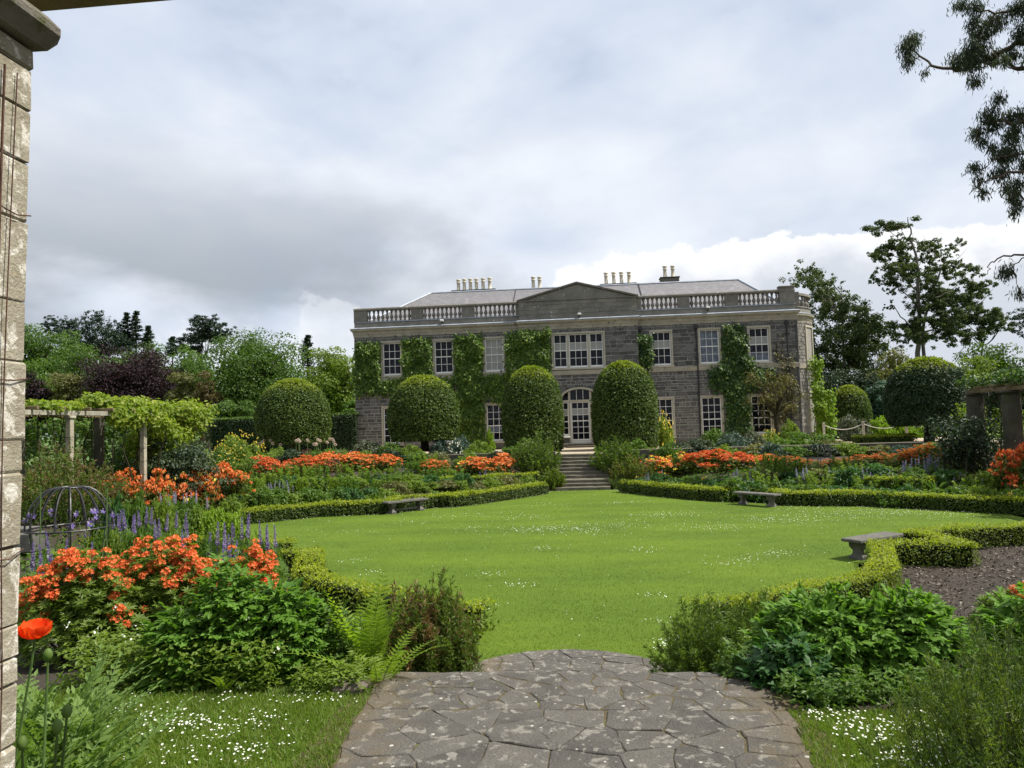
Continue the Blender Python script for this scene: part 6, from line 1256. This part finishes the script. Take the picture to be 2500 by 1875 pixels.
clump_zone(spread(1850, 2460, 14, 1150, 1150, 75, 32.5, 27.5), ('peren', 'peren_lt', 'peren_dk', 'olive'), 'leafy perennial clump', 'halfway up the far right bed')
clump_zone(spread(250, 640, 10, 1270, 1275, 75, 12.6, 12.8), ('peren', 'peren_lt', 'peren'), 'leafy perennial clump', 'among the violet lupins at left', Lf=.11, n=1600)
clump_zone(spread(260, 560, 9, 1205, 1235, 70, 20, 22), ('fern', 'peren', 'peren_lt'), 'light green perennial clump', 'between the left lupins and the far left azaleas', Lf=.11)
clump_zone(spread(90, 270, 5, 1330, 1330, 80, 8.6, 8.6), ('peren_dk', 'peren'), 'green perennial clump', 'under the domed frame', Lf=.12, n=1600)
S([((890, 1195, 40, 31, 'peren'), dict(flower='yellowfl', nf=70, fs=.16)), ((1722, 1163, 40, 33, 'peren_dk'), dict(flower='yellowfl', nf=26, fs=.16)), ((2466, 1202, 44, 25, 'peren_lt'), dict(flower='yellowfl', nf=40, fs=.16))], 'low plant with a patch of yellow flowers', 'in the far beds')
for px, yt, Y, lab in ((415, 1110, 27.5, 'arching strap leaved clump between the two left azaleas'), (960, 1060, 42.5, 'yellow green sword leaved clump under the house left corner'), (2285, 1160, 28, 'pale spiky plant in the far right bed'), (830, 1085, 41, 'arching grass clump beside the leftmost topiary')):
    q = at(px, yt, Y); zg = tz(q[0], Y); h = max(.6, q[2]-zg); e = tag(link('strap_leaved_plant', None, loc=(q[0], Y, zg)), lab, 'plant'); ob('leaves', strap_mesh(int(px), 70, h*1.15, .05, .8), M['strap'], e); ob('crown', MB().quads(unit_dome(int(px), 160, .2)[0]*(.3, .3, .3)), M['strap'], e)
# alliums
AH = []
for i in range(26):
    px = 640+rz_.uniform(-10, 190); Y = 42+rz_.normal(0, .25); q = at(px, 1070+rz_.uniform(0, 16), Y); zg = tz(q[0], Y); e = tag(link('allium', None, loc=(q[0], Y, zg)), cat='allium', group='pale alliums by the leftmost topiary'); AH.append(e); h = q[2]-zg
    if i == 0:
        r5 = np.random.default_rng(9); d = rdir(r5, 60); HEAD = MB().quads(leafq(d*.05, d, rdir(r5, 60), .06, .03)).mesh('flower_head', M['pink_fl']); STK = MB().tube([(0, 0, 0), (.01, 0, .5), (0, 0, 1)], .012, 4).mesh('stalk', M['stem'])
    link('stalk', STK, e, scale=(1, 1, h)); link('flower_head', HEAD, e, (0, 0, h))
for o in AH: o['label'] = 'pale pink allium head on a thin stalk by the leftmost topiary trunk'
# violet clematis on the near frame
q = at(170, 1285, 10.2); r6 = np.random.default_rng(12); ce = thing('clematis', 'violet clematis winding over the near domed frame', 'climbing plant', (q[0], 10.2, tz(q[0], 10.2))); hz = q[2]-tz(q[0], 10.2)
n = 26; a = r6.random(n)*6.28; rr = r6.uniform(.3, .6, n); P = np.c_[rr*np.cos(a), rr*np.sin(a), hz+r6.uniform(-.15, .25, n)]; Q = []
b = np.arange(6)*1.047; CLF = MB().quads(leafq(np.zeros((6, 3)), unit(np.c_[np.cos(b), np.full(6, -.2), np.sin(b)]), np.tile([0, -1., .2], (6, 1)), .055, .028)).mesh('flower', M['violet_fl'])
for i in range(n): fo = link('flower', CLF, ce, P[i]); fo.rotation_euler = (r6.normal(-.4, .3), r6.normal(0, .5), r6.normal(0, .6))
n = 420; a = r6.random(n)*6.28; rr = r6.uniform(.15, .58, n); P = np.c_[rr*np.cos(a), rr*np.sin(a), hz-.75+r6.random(n)*.95*(r6.random(n))]; ob('leaves', MB().quads(leafq(P, rdir(r6, n), rdir(r6, n), .07, .035)), M['peren'], ce)
mb = MB()
for k in range(6): a = k*1.05; mb.tube([(.3*math.cos(a), .3*math.sin(a), 0), (.4*math.cos(a+.5), .4*math.sin(a+.5), hz*.5), (.5*math.cos(a+.9), .5*math.sin(a+.9), hz)], .006, 4)
ob('stems', mb, M['stem'], ce)
# green canes
for k, (px, yt, yb, Y, lab) in enumerate(((96, 1197, 1330, 9.6, 'thin green cane left of the domed frame'), (258, 1197, 1335, 9.6, 'thin green cane right of the domed frame'))):
    q = at(px, yt, Y); zg = tz(q[0], Y); e = tag(link('garden_cane', None, loc=(q[0], Y, zg)), lab, 'cane', 'canes by the domed frame'); h = q[2]-zg; ob('shaft', MB().tube([(0, 0, 0), (.01, 0, h*.5), (.02, 0, h)], .007, 6), M['stem'], e); ob('tip', MB().tube([(.02, 0, h), (.02, 0, h+.02)], .009, 6), M['stem'], e)
# ground cover on the bed slopes
r7 = np.random.default_rng(90); n = 68000; X = np.c_[r7.uniform(-19, 19, n), r7.uniform(6, 40, n)]; d = poly_dist(X, LAWN); k = (d > .6) & (d < 6.5) & ~((np.abs(X[:, 0]+.2) < 2) & (X[:, 1] < 10.5)) & ~((np.abs(X[:, 0]) < 1.7) & (X[:, 1] > 35)) & ~((X[:, 0] > 1.5) & (X[:, 1] < 20.5) & (X[:, 0] < 14))
X = X[k]; n = len(X); P = np.c_[X, terr(X[:, 0], X[:, 1])+r7.uniform(.0, .38, n)*(.5+.5*np.sin(X[:, 0]*2.3)*np.cos(X[:, 1]*1.9))]
tag(ob('ground_cover', MB().quads(leafq(P, unit(rdir(r7, n)*(1, 1, .5)), unit(np.array([0, 0, 1.])+r7.normal(0, .5, (n, 3))), .16, .085, ctr=.5)), M['peren']), 'low mixed green ground cover between the plants of the beds', 'ground cover', kind='stuff')

# ------------------------------------------------------------------ near beds
def lush(label, px, ytop, wpx, Y, n, seed, Lf=.074, deep=.8, mat='lush', zg=None, name='peony_clump'):
    """stems carrying divided leaves, each leaf of seven pointed leaflets"""
    rng = np.random.default_rng(seed); q = at(px, ytop, Y); zg = tz(q[0], Y) if zg is None else zg; r = wpx/2*Y/FPX; h = q[2]-zg; e = thing(name, label, 'perennial', (q[0], Y, zg)); Q = []; mb = MB()
    d = rdir(rng, n); d[:, 2] = np.abs(d[:, 2]); f = rng.random(n)**.28; c = d*np.array([r, r*deep, h*.98])*f[:, None]; c[:, 2] *= 1+.06*np.sin(c[:, 0]*14+seed)+.05*np.cos(c[:, 1]*17)
    up = unit(d*.7+np.array([0, 0, .9])+rng.normal(0, .3, (n, 3))); out = unit(np.c_[d[:, :2], np.full(n, .05)]+rng.normal(0, .35, (n, 3))); s = rng.uniform(.7, 1.25, n)
    for ang, l, off in ((0, 1., .55), (.75, .9, .3), (-.75, .9, .3), (1.35, .75, .05), (-1.35, .75, .05), (.35, .75, .9), (-.35, .75, .9)):
        sd = np.cross(up, out); A = unit(out*math.cos(ang)+sd*math.sin(ang)-up*.12+rng.normal(0, .1, (n, 3))); Q.append(leafq(c+out*(off*Lf*s)[:, None], A, up, Lf*l*s, Lf*.56*l*s, fold=.12, mid=.45))
    for i in rng.choice(n, min(n, 80), replace=False): b = c[i]*(.35, .35, 0); mb.tube([b, c[i]*(.75, .75, .55), c[i]], [.006, .005, .003], 4, False)
    ob('leaves', MB().quads(np.concatenate(Q)), M[mat], e); ob('stems', mb, M['stem'], e); return e
def near_azalea(label, px, ytop, wpx, Y, seed, nl=2600, nt=60, mat='orange_near', side=0., deep=.7, zmin=.12):
    """whorls of leaves at shoot tips, trusses of funnel flowers, bare dark stems below"""
    rng = np.random.default_rng(seed); q = at(px, ytop, Y); zg = tz(q[0], Y); r = wpx/2*Y/FPX; h = q[2]-zg; e = thing('azalea_bush', label, 'azalea', (q[0], Y, zg), group='flowering azalea bushes'); n = nl//6
    d = rdir(rng, n); d[:, 2] = np.abs(d[:, 2])+.05; d = unit(d); f = rng.uniform(.72, 1.03, n); f *= 1+.07*np.sin(d[:, 0]*9+seed)*np.cos(d[:, 1]*8); c = d*np.array([r, r*deep, h])*f[:, None]; k = c[:, 2] > h*zmin*rng.random(n); c, d = c[k], d[k]; n = len(c); up = unit(d*.6+np.array([0, 0, .9])+rng.normal(0, .25, (n, 3))); Q = []
    t1 = unit(np.cross(up, rdir(rng, n))); t2 = np.cross(up, t1); s = rng.uniform(.75, 1.25, n)
    for j in range(7): a = j*.898+rng.normal(0, .15, n); Q.append(leafq(c, unit(t1*np.cos(a)[:, None]+t2*np.sin(a)[:, None]+up*rng.uniform(.15, .6, (n, 1))), up, .05*s, .017*s, fold=.2))
    m = nl//2; dd = rdir(rng, m); dd[:, 2] = np.abs(dd[:, 2]); cc = dd*np.array([r, r*deep, h])*(rng.random(m)**.5*.85)[:, None]; cc = cc[cc[:, 2] > h*.25]; m = len(cc); Q.append(leafq(cc, rdir(rng, m), rdir(rng, m), .05, .02))
    ob('foliage', MB().quads(np.concatenate(Q)), M['azal'], e); mb = MB()
    for i in range(34): j = rng.integers(0, n); limb(mb, (rng.normal(0, r*.2), rng.normal(0, .05), 0), c[j]*.93, .012, .003, rng, 6, .1, 5)
    ob('stems', mb, M['stem_dk'], e)
    if nt:
        sc_ = c[:, 2]/h+rng.normal(0, .19, n)+.2*np.sin(c[:, 0]*5.5+seed)-.12*c[:, 1]/r; o = np.argsort(-sc_)[:nt]; F = []
        for i in o:
            u = unit(up[i]+(0, -.25, .2)); a_ = unit(np.cross(u, rdir(rng, 1)[0])); b_ = np.cross(u, a_); nf = int(rng.integers(5, 10))
            for k in range(nf):
                th = k*2.4; tl = .3+.9*math.sqrt(k/nf); ax = unit(u*math.cos(tl)+(a_*math.cos(th)+b_*math.sin(th))*math.sin(tl)); fc = c[i]+ax*.03; p1 = unit(np.cross(ax, rdir(rng, 1)[0])); p2 = np.cross(ax, p1)
                for g in range(5): b = g*1.2566; dr = p1*math.cos(b)+p2*math.sin(b); F.append((fc, unit(dr+ax*.55), unit(ax-dr*.5)))
        F = np.array(F); ob('blossom', MB().quads(leafq(F[:, 0], F[:, 1], F[:, 2], .022*rng.uniform(.8, 1.25, len(F)), .0125, fold=.1, mid=.55)), M[mat], e)
    return e
near_azalea('flaming orange azalea next to the stone pillar, half behind the poppy', 190, 1350, 360, 5.6, 601, 8500, 190, deep=.55)
near_azalea('orange azalea in the middle of the near left bed', 400, 1318, 380, 6.0, 602, 8000, 170, deep=.5)
near_azalea('orange azalea with trailing flowers nearest the lawn in the left bed', 600, 1330, 220, 6.2, 603, 4000, 105, deep=.6)
near_azalea('orange azalea at the right edge between bark bed and heath', 2480, 1440, 230, 6.6, 604, 3600, 26, mat='orange_dp', deep=.6)
lush('lush green peony clump in front of the near left azaleas', 560, 1385, 270, 5.15, 1500, 611)
lush('lush green peony clump in the middle of the near left bed', 690, 1430, 230, 5.2, 1100, 612)
lush('low lush green peony clump beside the small fern at left', 450, 1480, 200, 5.0, 800, 613)
lush('low leafy clump beside the fern at the path corner', 810, 1470, 170, 5.3, 520, 614, Lf=.055, mat='peren')
lush('lush green peony clump between bark bed and right verge', 2000, 1450, 300, 5.35, 1500, 615)
lush('lush green peony clump nearest the right heath', 2200, 1452, 300, 5.3, 1500, 616)
lush('lower leafy peony stems spreading towards the path at right', 1920, 1560, 200, 5.0, 700, 617, mat='peren_dk')
lush('leafy clump at the corner of the right bed by the path', 1800, 1575, 110, 5.15, 260, 618, Lf=.045, mat='peren')
lush('lush peony clump beyond the corner heath, outside the right frame edge', 2560, 1440, 330, 5.4, 1000, 619)
lush('lush peony clump farthest right along the verge, outside the frame', 2860, 1440, 330, 5.5, 900, 620)
def fernp(label, px, ytop, Y, seed, Lf=None, n=11, spread=.6):
    q = at(px, ytop, Y); zg = tz(q[0], Y); h = q[2]-zg; e = thing('fern', label, 'fern', (q[0], Y, zg), rk_.uniform(0, 6), 'ferns in the near beds'); mb = fern_mesh(seed, n, (Lf or h*1.12), .11, spread); f = ob('fronds', mb, M['fern'], e); ob('crown', MB().tube([(0, 0, -.02), (0, 0, .05)], [.04, .025], 7), M['stem_dk'], e); return e
fernp('tall bright green fern beside the path in the left bed', 893, 1425, 5.35, 621, n=17, spread=.36)
fernp('small bright fern in front of the left peonies', 548, 1625, 4.75, 622, n=7, spread=.9)
fernp('small fern in front of the tall fern by the path corner', 920, 1530, 5.05, 623, n=9, spread=.9)
fernp('fern behind the yellow poppies at the right bed corner', 1880, 1500, 5.9, 624, n=8, spread=.9)
q = at(1000, 1640, 6.1); plume_bush('heather_bush', 'brown tipped heather beside the path above the left bed corner', 'heather', at(1015, 1600, 6.0)[0], 6.0, -.35, .30, .3, .74, 90, 'heath', 631, tip='heath_br', Lf=.038, per=160, tipf=.6, W=.0055)
plume_bush('heather_bush', 'upright feathery heather at the lawn edge left of the path', 'heather', at(1090, 1600, 6.1)[0], 6.1, -.5, .22, .26, .92, 95, 'heath', 632, tip='heath_br', Lf=.038, per=160, tipf=.2, W=.0055)
plume_bush('heather_bush', 'dark green heather overhanging the lawn right of the path', 'heather', at(1745, 1600, 6.4)[0], 6.4, -.75, .46, .38, .92, 150, 'heath', 633, Lf=.038, per=160, W=.0055)
plume_bush('heather_bush', 'smaller heather behind the fern at the right bed corner', 'heather', at(1880, 1560, 6.6)[0], 6.6, -.6, .33, .28, .80, 90, 'heath', 634, Lf=.038, per=150, W=.0055)
plume_bush('heath_bush', 'big soft yellow green heath filling the bottom right corner', 'heath', at(2490, 1600, 3.1)[0], 3.1, -.02, .40, .42, .82, 160, 'heath_dk', 635, tip='heath_gold', Lf=.022, tipf=.6, per=290, lean=1.2, W=.0042)
plume_bush('heath_bush', 'darker heath rising behind the corner heath at right edge', 'heath', at(2570, 1500, 3.7)[0], 3.7, -.02, .5, .42, .74, 130, 'heath_dk', 636, Lf=.026, per=240, lean=1., W=.0042)
# low weeds along the bed fronts
def weeds(label, x0, x1, y0, y1, n, h, seed, mat='peren_lt', white=0):
    rng = np.random.default_rng(seed); cx0, cy0 = (x0+x1)/2, (y0+y1)/2; e = thing('border_weeds', label, 'plant', (cx0, cy0, 0)); Q = []
    P = np.c_[rng.uniform(x0, x1, n)-cx0, rng.uniform(y0, y1, n)-cy0, h*rng.random(n)**1.5]; up = unit(np.array([0, 0, 1.])+rng.normal(0, .4, (n, 3)))
    for k in range(3): Q.append(leafq(P, unit(rdir(rng, n)*(1, 1, .3)), up, .04*rng.uniform(.6, 1.3, n), .024))
    ob('leaves', MB().quads(np.concatenate(Q)), M[mat], e); mb = MB()
    for k in range(20): i = rng.integers(0, n); mb.tube([P[i]*(1, 1, 0), P[i]*(1, 1, .5)+(.01, 0, 0), P[i]], .002, 3, False)
    ob('stems', mb, M['stem'], e)
    if white:
        p = np.c_[rng.uniform(x0, x1, white)-cx0, rng.uniform(y0, y1, white)-cy0, h*rng.uniform(.7, 1.5, white)]; Q = [leafq(p+rng.normal(0, .012, p.shape), rdir(rng, white), rdir(rng, white), .02, .014) for _ in range(4)]; ob('white_flowers', MB().quads(np.concatenate(Q)), M['white_fl'], e)
    return e
weeds('low weeds with white bells below the near left azaleas', -3.6, -2.05, 4.72, 5.3, 2600, .30, 641, white=26)
weeds('low yellow green weeds at the front of the left bed by the path', -1.95, -1.45, 4.72, 5.15, 500, .13, 642)
weeds('low green weeds under the right peonies', 1.15, 2.6, 4.5, 4.8, 900, .16, 643, 'peren')
for lab, px, py, Y, s in (('tuft of golden sword leaves at the right bed corner', 1812, 1575, 5.3, 1), ('pale grass tuft before the small fern at left', 590, 1690, 4.75, 2), ('grass tuft at the foot of the right peonies', 1990, 1680, 4.55, 3)):
    q = at(px, py, Y); zg = tz(q[0], Y); e = thing('grass_tuft', lab, 'grass tuft', (q[0], Y, zg)); h = max(.12, q[2]-zg); ob('blades', strap_mesh(s+50, 16, h*1.2, .014, .5), M['heath_gold' if s == 1 else 'strap'], e); ob('crown', MB().tube([(0, 0, -.02), (0, 0, .03)], [.02, .01], 6), M['stem'], e)
# poppies
def petals(rng, c, ax, n, L_, W_, open_=.7):
    t1 = unit(np.cross(ax, (.3, .9, .1))); t2 = np.cross(ax, t1); mb = MB()
    for k in range(n):
        b = k*2*math.pi/n+rng.normal(0, .1); dr = t1*math.cos(b)+t2*math.sin(b); sd = np.cross(ax, dr); U, V_ = np.meshgrid(np.linspace(0, 1, 6), np.linspace(-1, 1, 7))
        rr = L_*(open_*np.sin(U*1.5)); zz = L_*(1-np.cos(U*1.35))*1.05+.006*np.sin(V_*6+k)*U; ww = W_*np.sin(np.clip(U*.8+.14, 0, 1)*math.pi*.62)*V_
        P = c+dr*rr[..., None]+ax*zz[..., None]+sd*ww[..., None]-dr*(ww**2/W_*.35)[..., None]; i = np.arange(42).reshape(7, 6); mb.add(P.reshape(-1, 3), np.stack([i[:-1, :-1], i[:-1, 1:], i[1:, 1:], i[1:, :-1]], -1).reshape(-1, 4))
    return mb
rp_ = np.random.default_rng(71); fq = at(85, 1556, 2.62); pp = thing('poppy_plant', 'poppy with one big orange red flower beside the stone pillar', 'poppy', (fq[0]-.02, 2.62, 0)); b0 = np.array([fq[0]-.02, 2.62, 0]); fl = fq-b0
ob('flower', petals(rp_, fl, unit(np.array([.08, -.1, 1.])), 6, .062, .05, .72), M['poppy_fl'], pp, smooth=True)
ob('seed_head', MB().lathe([(0, 0), (.011, .004), (.012, .02), (.008, .026), (0, .027)], 8, tuple(fl)), M['stem_dk'], pp)
mb = MB().tube([(-.05, .02, .0), (-.07, .01, fl[2]*.5), tuple(fl*(1, 1, .9)-(.012, 0, 0)), tuple(fl)], [.006, .005, .004, .004], 6)
buds = []
for px, py, Y in ((117, 1612, 2.7), (163, 1752, 2.45), (140, 1790, 2.35), (55, 1830, 2.3)):
    t = at(px, py, Y)-b0; mb.tube([(t[0]*.4, t[1]*.4, 0), (t[0]*.8, t[1]*.8, t[2]*.6), t], [.006, .005, .004], 6); buds.append(t)
ob('stems', mb, M['stem'], pp)
for t in buds: ob('bud', MB().lathe([(0, -.005), (.011, .002), (.017, .016), (.016, .03), (.009, .042), (0, .046)], 10, tuple(t)), M['poppyleaf'], pp, smooth=True)
def poppy_leaves(label, x, y, n, seed, Lf=.42, up=.8):
    e = thing('poppy_leaves', label, 'poppy', (x, y, 0), group='poppy foliage by the pillar'); rng = np.random.default_rng(seed); mb = MB(); st_ = MB()
    for i in range(n):
        a = rng.random()*6.28; l = Lf*rng.uniform(.6, 1.15); o = np.array([math.cos(a), math.sin(a), 0]); s = np.linspace(0, 1, 16); sp = rng.uniform(.25, .85); b = np.r_[rng.normal(0, .09, 2), 0]
        p = b+o*(l*sp*s**1.3)[:, None]+np.array([0, 0, 1])*(l*up*(s-.35*sp*s**2.6)*rng.uniform(.8, 1.2))[:, None]; t = unit(np.gradient(p, axis=0)); sd = unit(np.cross(t, np.array([0, 0, 1.])+.5*o)); nr = np.cross(sd, t); st_.tube(p[::3], np.linspace(.005, .0015, 6), 4, False)
        for sg in (-1, 1):
            L_ = .075*np.sin(np.clip(s*.9+.1, 0, 1)*math.pi)**.6*rng.uniform(.7, 1.2, 16); mb.quads(leafq(p[3:], unit(sd*sg+t*.8+rng.normal(0, .15, p.shape))[3:], nr[3:], L_[3:], L_[3:]*.5, fold=.2)); mb.quads(leafq(p[3:]+sd[3:]*sg*L_[3:, None]*.4, unit(t*1.0+sd*sg*.3)[3:], nr[3:], L_[3:]*.5, L_[3:]*.2))
        mb.quads(leafq(p[-1:], t[-1:], nr[-1:], .05, .02))
    ob('leaves', mb, M['poppyleaf'], e); ob('stems', st_, M['stem'], e); return e
for k, (px, py, Y, n) in enumerate(((50, 1700, 3.5, 36), (140, 1720, 3.45, 36), (215, 1750, 3.4, 26), (40, 1700, 3.05, 30), (120, 1760, 3.1, 26))):
    p = at(px, py, Y); poppy_leaves(['toothed poppy foliage at the foot of the poppy stem', 'toothed poppy foliage right of the poppy stem', 'outermost poppy foliage spreading onto the left verge', 'foremost poppy foliage against the pillar foot', 'foremost poppy foliage in the bottom left corner'][k], p[0]-.03, Y, n, 720+k, .78 if k < 2 else .62)
for k, (px, py, Y, lab) in enumerate(((1926, 1520, 5.6, 'yellow poppy flower above the right peonies'), (1908, 1516, 5.7, 'smaller yellow poppy flower behind its neighbour at right'))):
    q = at(px, py, Y); zg = tz(q[0], Y); e = tag(link('yellow_poppy', None, loc=(q[0], Y, zg)), lab, 'poppy', 'yellow poppies'); h = q[2]-zg; ob('flower', petals(rp_, np.array([0, 0, h]), unit(np.array([0., -.5, 1])), 5, .028, .024, .9), M['yellowfl'], e, smooth=True); ob('stem', MB().tube([(0, 0, 0), (.01, 0, h*.5), (0, 0, h)], .003, 4), M['stem'], e)
for k, (px, py, Y, lab) in enumerate(((355, 1585, 5.05, 'small white lily like flowers in the dark below the near left azaleas'),)):
    q = at(px, py, Y); zg = tz(q[0], Y); e = tag(link('white_flower', None, loc=(q[0], Y, zg)), lab, 'flower'); h = q[2]-zg; mb = MB()
    for j in range(7): mb.quads(leafq(np.tile(np.array([[rp_.normal(0, .035), rp_.normal(0, .02), h+rp_.normal(0, .03)]]), (5, 1)), rdir(rp_, 5), rdir(rp_, 5), .03, .016))
    ob('petals', mb, M['white_fl'], e); ob('stem', MB().tube([(0, 0, 0), (.01, 0, h)], .003, 4), M['stem'], e)

# ------------------------------------------------------------------ turf, daisies, bark mulch
def blades(name, label, pts, z, h, wd, mat, seed):
    rng = np.random.default_rng(seed); n = len(pts); a = rng.random(n)*6.28; b = np.c_[pts, np.full(n, z)]; s = np.c_[np.cos(a), np.sin(a), np.zeros(n)]*(wd*.5); hh = h*rng.uniform(.5, 1.4, n)
    tip = b+np.c_[rng.normal(0, .5, (n, 2))*hh[:, None], hh]; o = ob(name, MB().tris(np.stack([b-s, b+s, tip], 1)), M[mat]); return tag(o, label, 'grass', kind='stuff')
rg = np.random.default_rng(80)
def inside(x0, x1, y0, y1, n, poly, m=0., dens=None):
    P = np.c_[rg.uniform(x0, x1, n), rg.uniform(y0, y1, n)]; return P[poly_dist(P, np.asarray(poly, float)) < -m]
u = rg.random(230000); yy = 9+27*u**1.6; P = np.c_[rg.uniform(-1, 1, len(u))*np.minimum(14, 1.2+yy*.62), yy]; P = P[(poly_dist(P, LAWN) < .0) & (np.hypot(P[:, 0]+.3, P[:, 1]-9.1) > 1.7)]
blades('lawn_grass', 'short mown lawn grass in the sunken garden', P, -1.597, .026, .0075, 'blade', 81)
VL = [(-4.2, 3.2), (-1.31, 3.2), (-1.30, 3.6), (-1.385, 4.3), (-1.385, 4.5), (-1.42, 4.88), (-2.6, 4.75), (-4.2, 4.75)]; VR = [(1.02, 3.2), (4.2, 3.2), (4.2, 4.6), (2.4, 4.5), (1.13, 4.5), (1.13, 4.3), (1.03, 3.6)]
blades('verge_grass', 'grass of the left verge beside the path', inside(-4.2, -1.3, 3.2, 4.9, 58000, VL), -.013, .032, .007, 'blade_v', 82)
blades('verge_grass', 'grass of the right verge beside the path', inside(1, 4.2, 3.2, 4.7, 58000, VR), -.013, .032, .007, 'blade_v', 83)
def daisies(name, label, P, z, r, seed, k=8):
    rng = np.random.default_rng(seed); n = len(P); zz = z+rng.uniform(.02, .045, n); C = np.c_[P, zz]; N = unit(np.array([0, -.15, 1.])+rng.normal(0, .25, (n, 3))); t1 = unit(np.cross(N, (1, .2, 0))); t2 = np.cross(N, t1); Q = []
    rr = r*rng.uniform(.7, 1.2, n)
    for j in range(k): b = j*6.2832/k; A = t1*math.cos(b)+t2*math.sin(b); Q.append(leafq(C, A+N*.1, N, rr, rr*.75, fold=0, mid=.6))
    e = ob(name, MB().quads(np.concatenate(Q)), M['white_fl']); tag(e, label, 'daisies', kind='stuff'); return e
def patches(cs, lim):
    P = []
    for x, y, sx, sy, n in cs: n = int(n*(1.6 if y < 6 else .85)); P.append(np.c_[rg.normal(x, sx, n), rg.normal(y, sy, n)])
    P = np.vstack(P); return P[poly_dist(P, np.asarray(lim, float)) < -.03]
daisies('daisies', 'white daisies scattered in the left verge grass', patches([(-2.35, 4.2, .16, .1, 70), (-2.75, 4.35, .18, .1, 55), (-1.95, 4.25, .15, .1, 30), (-2.0, 3.85, .18, .12, 45), (-1.75, 3.85, .1, .08, 14), (-2.9, 3.8, .3, .2, 30), (-2.2, 4.62, .4, .05, 26), (-1.7, 4.6, .2, .07, 14)], VL), -.013, .0068, 91)
daisies('daisies', 'white daisies scattered in the right verge grass', patches([(1.45, 4.25, .14, .1, 60), (1.75, 4.1, .2, .12, 80), (1.5, 3.85, .15, .1, 60), (1.9, 3.75, .2, .1, 50), (1.3, 4.4, .1, .06, 20), (1.9, 4.42, .25, .05, 20), (2.2, 4.0, .2, .15, 30)], VR), -.013, .0068, 92)
pc = []
for px, py, w_, n in ((1290, 1265, 1.0, 70), (1330, 1235, 1.2, 50), (1480, 1285, 1.6, 130), (1350, 1292, 1.2, 110), (1300, 1295, 1.0, 80), (1600, 1258, 1.3, 70), (1640, 1258, 1.2, 60), (1530, 1228, 1.0, 50), (1700, 1288, 1.3, 60), (1780, 1290, 1.2, 60), (1880, 1270, 1.6, 110), (1960, 1275, 1.3, 70), (2050, 1260, 1.6, 90), (2150, 1250, 2.0, 180), (2250, 1250, 1.8, 120), (2350, 1255, 1.8, 90), (1900, 1355, .6, 50), (1830, 1370, .5, 26), (1760, 1380, .4, 20), (1560, 1345, .6, 26), (1330, 1340, .5, 26), (1260, 1430, .35, 24), (1200, 1405, .35, 20), (1180, 1482, .3, 22), (1620, 1580, .25, 26), (1640, 1565, .2, 22), (1605, 1520, .25, 12), (1200, 1255, 1., 40), (1100, 1262, 1., 40), (1000, 1275, 1.2, 30), (860, 1300, 1., 24), (870, 1370, .4, 20), (900, 1400, .35, 14), (1150, 1290, 1., 40), (740, 1270, 1., 30), (2000, 1245, 1.5, 60), (1600, 1460, .3, 14), (1450, 1300, 1., 60)):
    g = at(px, py, 10); dvec = g-EYEP; t = (-1.6-EYE)/dvec[2]; G_ = EYEP+dvec*t; pc.append((G_[0], G_[1], w_*.55, w_*.4, int(n*1.5)))
P = patches(pc, LAWN); P = np.vstack([P, inside(-12, 13, 11, 35.5, 450, LAWN, .1)])
edge = np.vstack([np.c_[rg.normal(0, .12, (40, 2))]+LAWN[i]+(LAWN[(i+1) % len(LAWN)]-LAWN[i])*rg.random((40, 1)) for i in range(12, 36)]); P = np.vstack([P, edge[poly_dist(edge, LAWN) < -.02]])
daisies('daisies', 'drifts of white daisies across the sunken lawn', P, -1.6, .0125, 93, 5)
n = 42000; X = np.c_[rg.uniform(1.5, 14, n), 6.5+14.5*rg.random(n)]; d = poly_dist(X, LAWN); X = X[(d > .45) & (d < 7) & (X[:, 1] > 7) & ~((X[:, 0] < 2.2) & (X[:, 1] < 10.5))]; n = len(X)
P = np.c_[X, terr(X[:, 0], X[:, 1])+rg.uniform(.0, .03, n)]; N = unit(np.array([0, 0, 1.])+rg.normal(0, .45, (n, 3)))
tag(ob('bark_mulch', MB().quads(leafq(P, unit(np.cross(N, rdir(rg, n))), N, rg.uniform(.03, .11, n), rg.uniform(.012, .04, n), ctr=.5)), L('bark_chip_piece', (.028, .019, .014), (.10, .075, .058), .02, .8, .3, c3=(.24, .21, .17), patch=.2)), 'loose brown bark mulch over the bed inside the right hedge', 'mulch', kind='stuff')
# moss and weeds in the paving joints
n = 2600; X = np.c_[rg.uniform(-1.35, 1.1, n), 3.3+1.8*rg.random(n)]; w_ = .5+.5*np.sin(X[:, 0]*9+X[:, 1]*4)*np.sin(X[:, 1]*7-X[:, 0]*3); X = X[(rg.random(n) < w_*.5) | (X[:, 0] > .85) | (X[:, 0] < -1.25)]; n = len(X)
tag(ob('joint_moss', MB().quads(leafq(np.c_[X, np.full(n, -.022)], unit(rdir(rg, n)+(0, 0, .6)), rdir(rg, n), .02, .01)), L('moss_tuft', (.10, .10, .02), (.22, .15, .04), .3)), 'moss tufts in the joints of the paving', 'moss', kind='stuff')
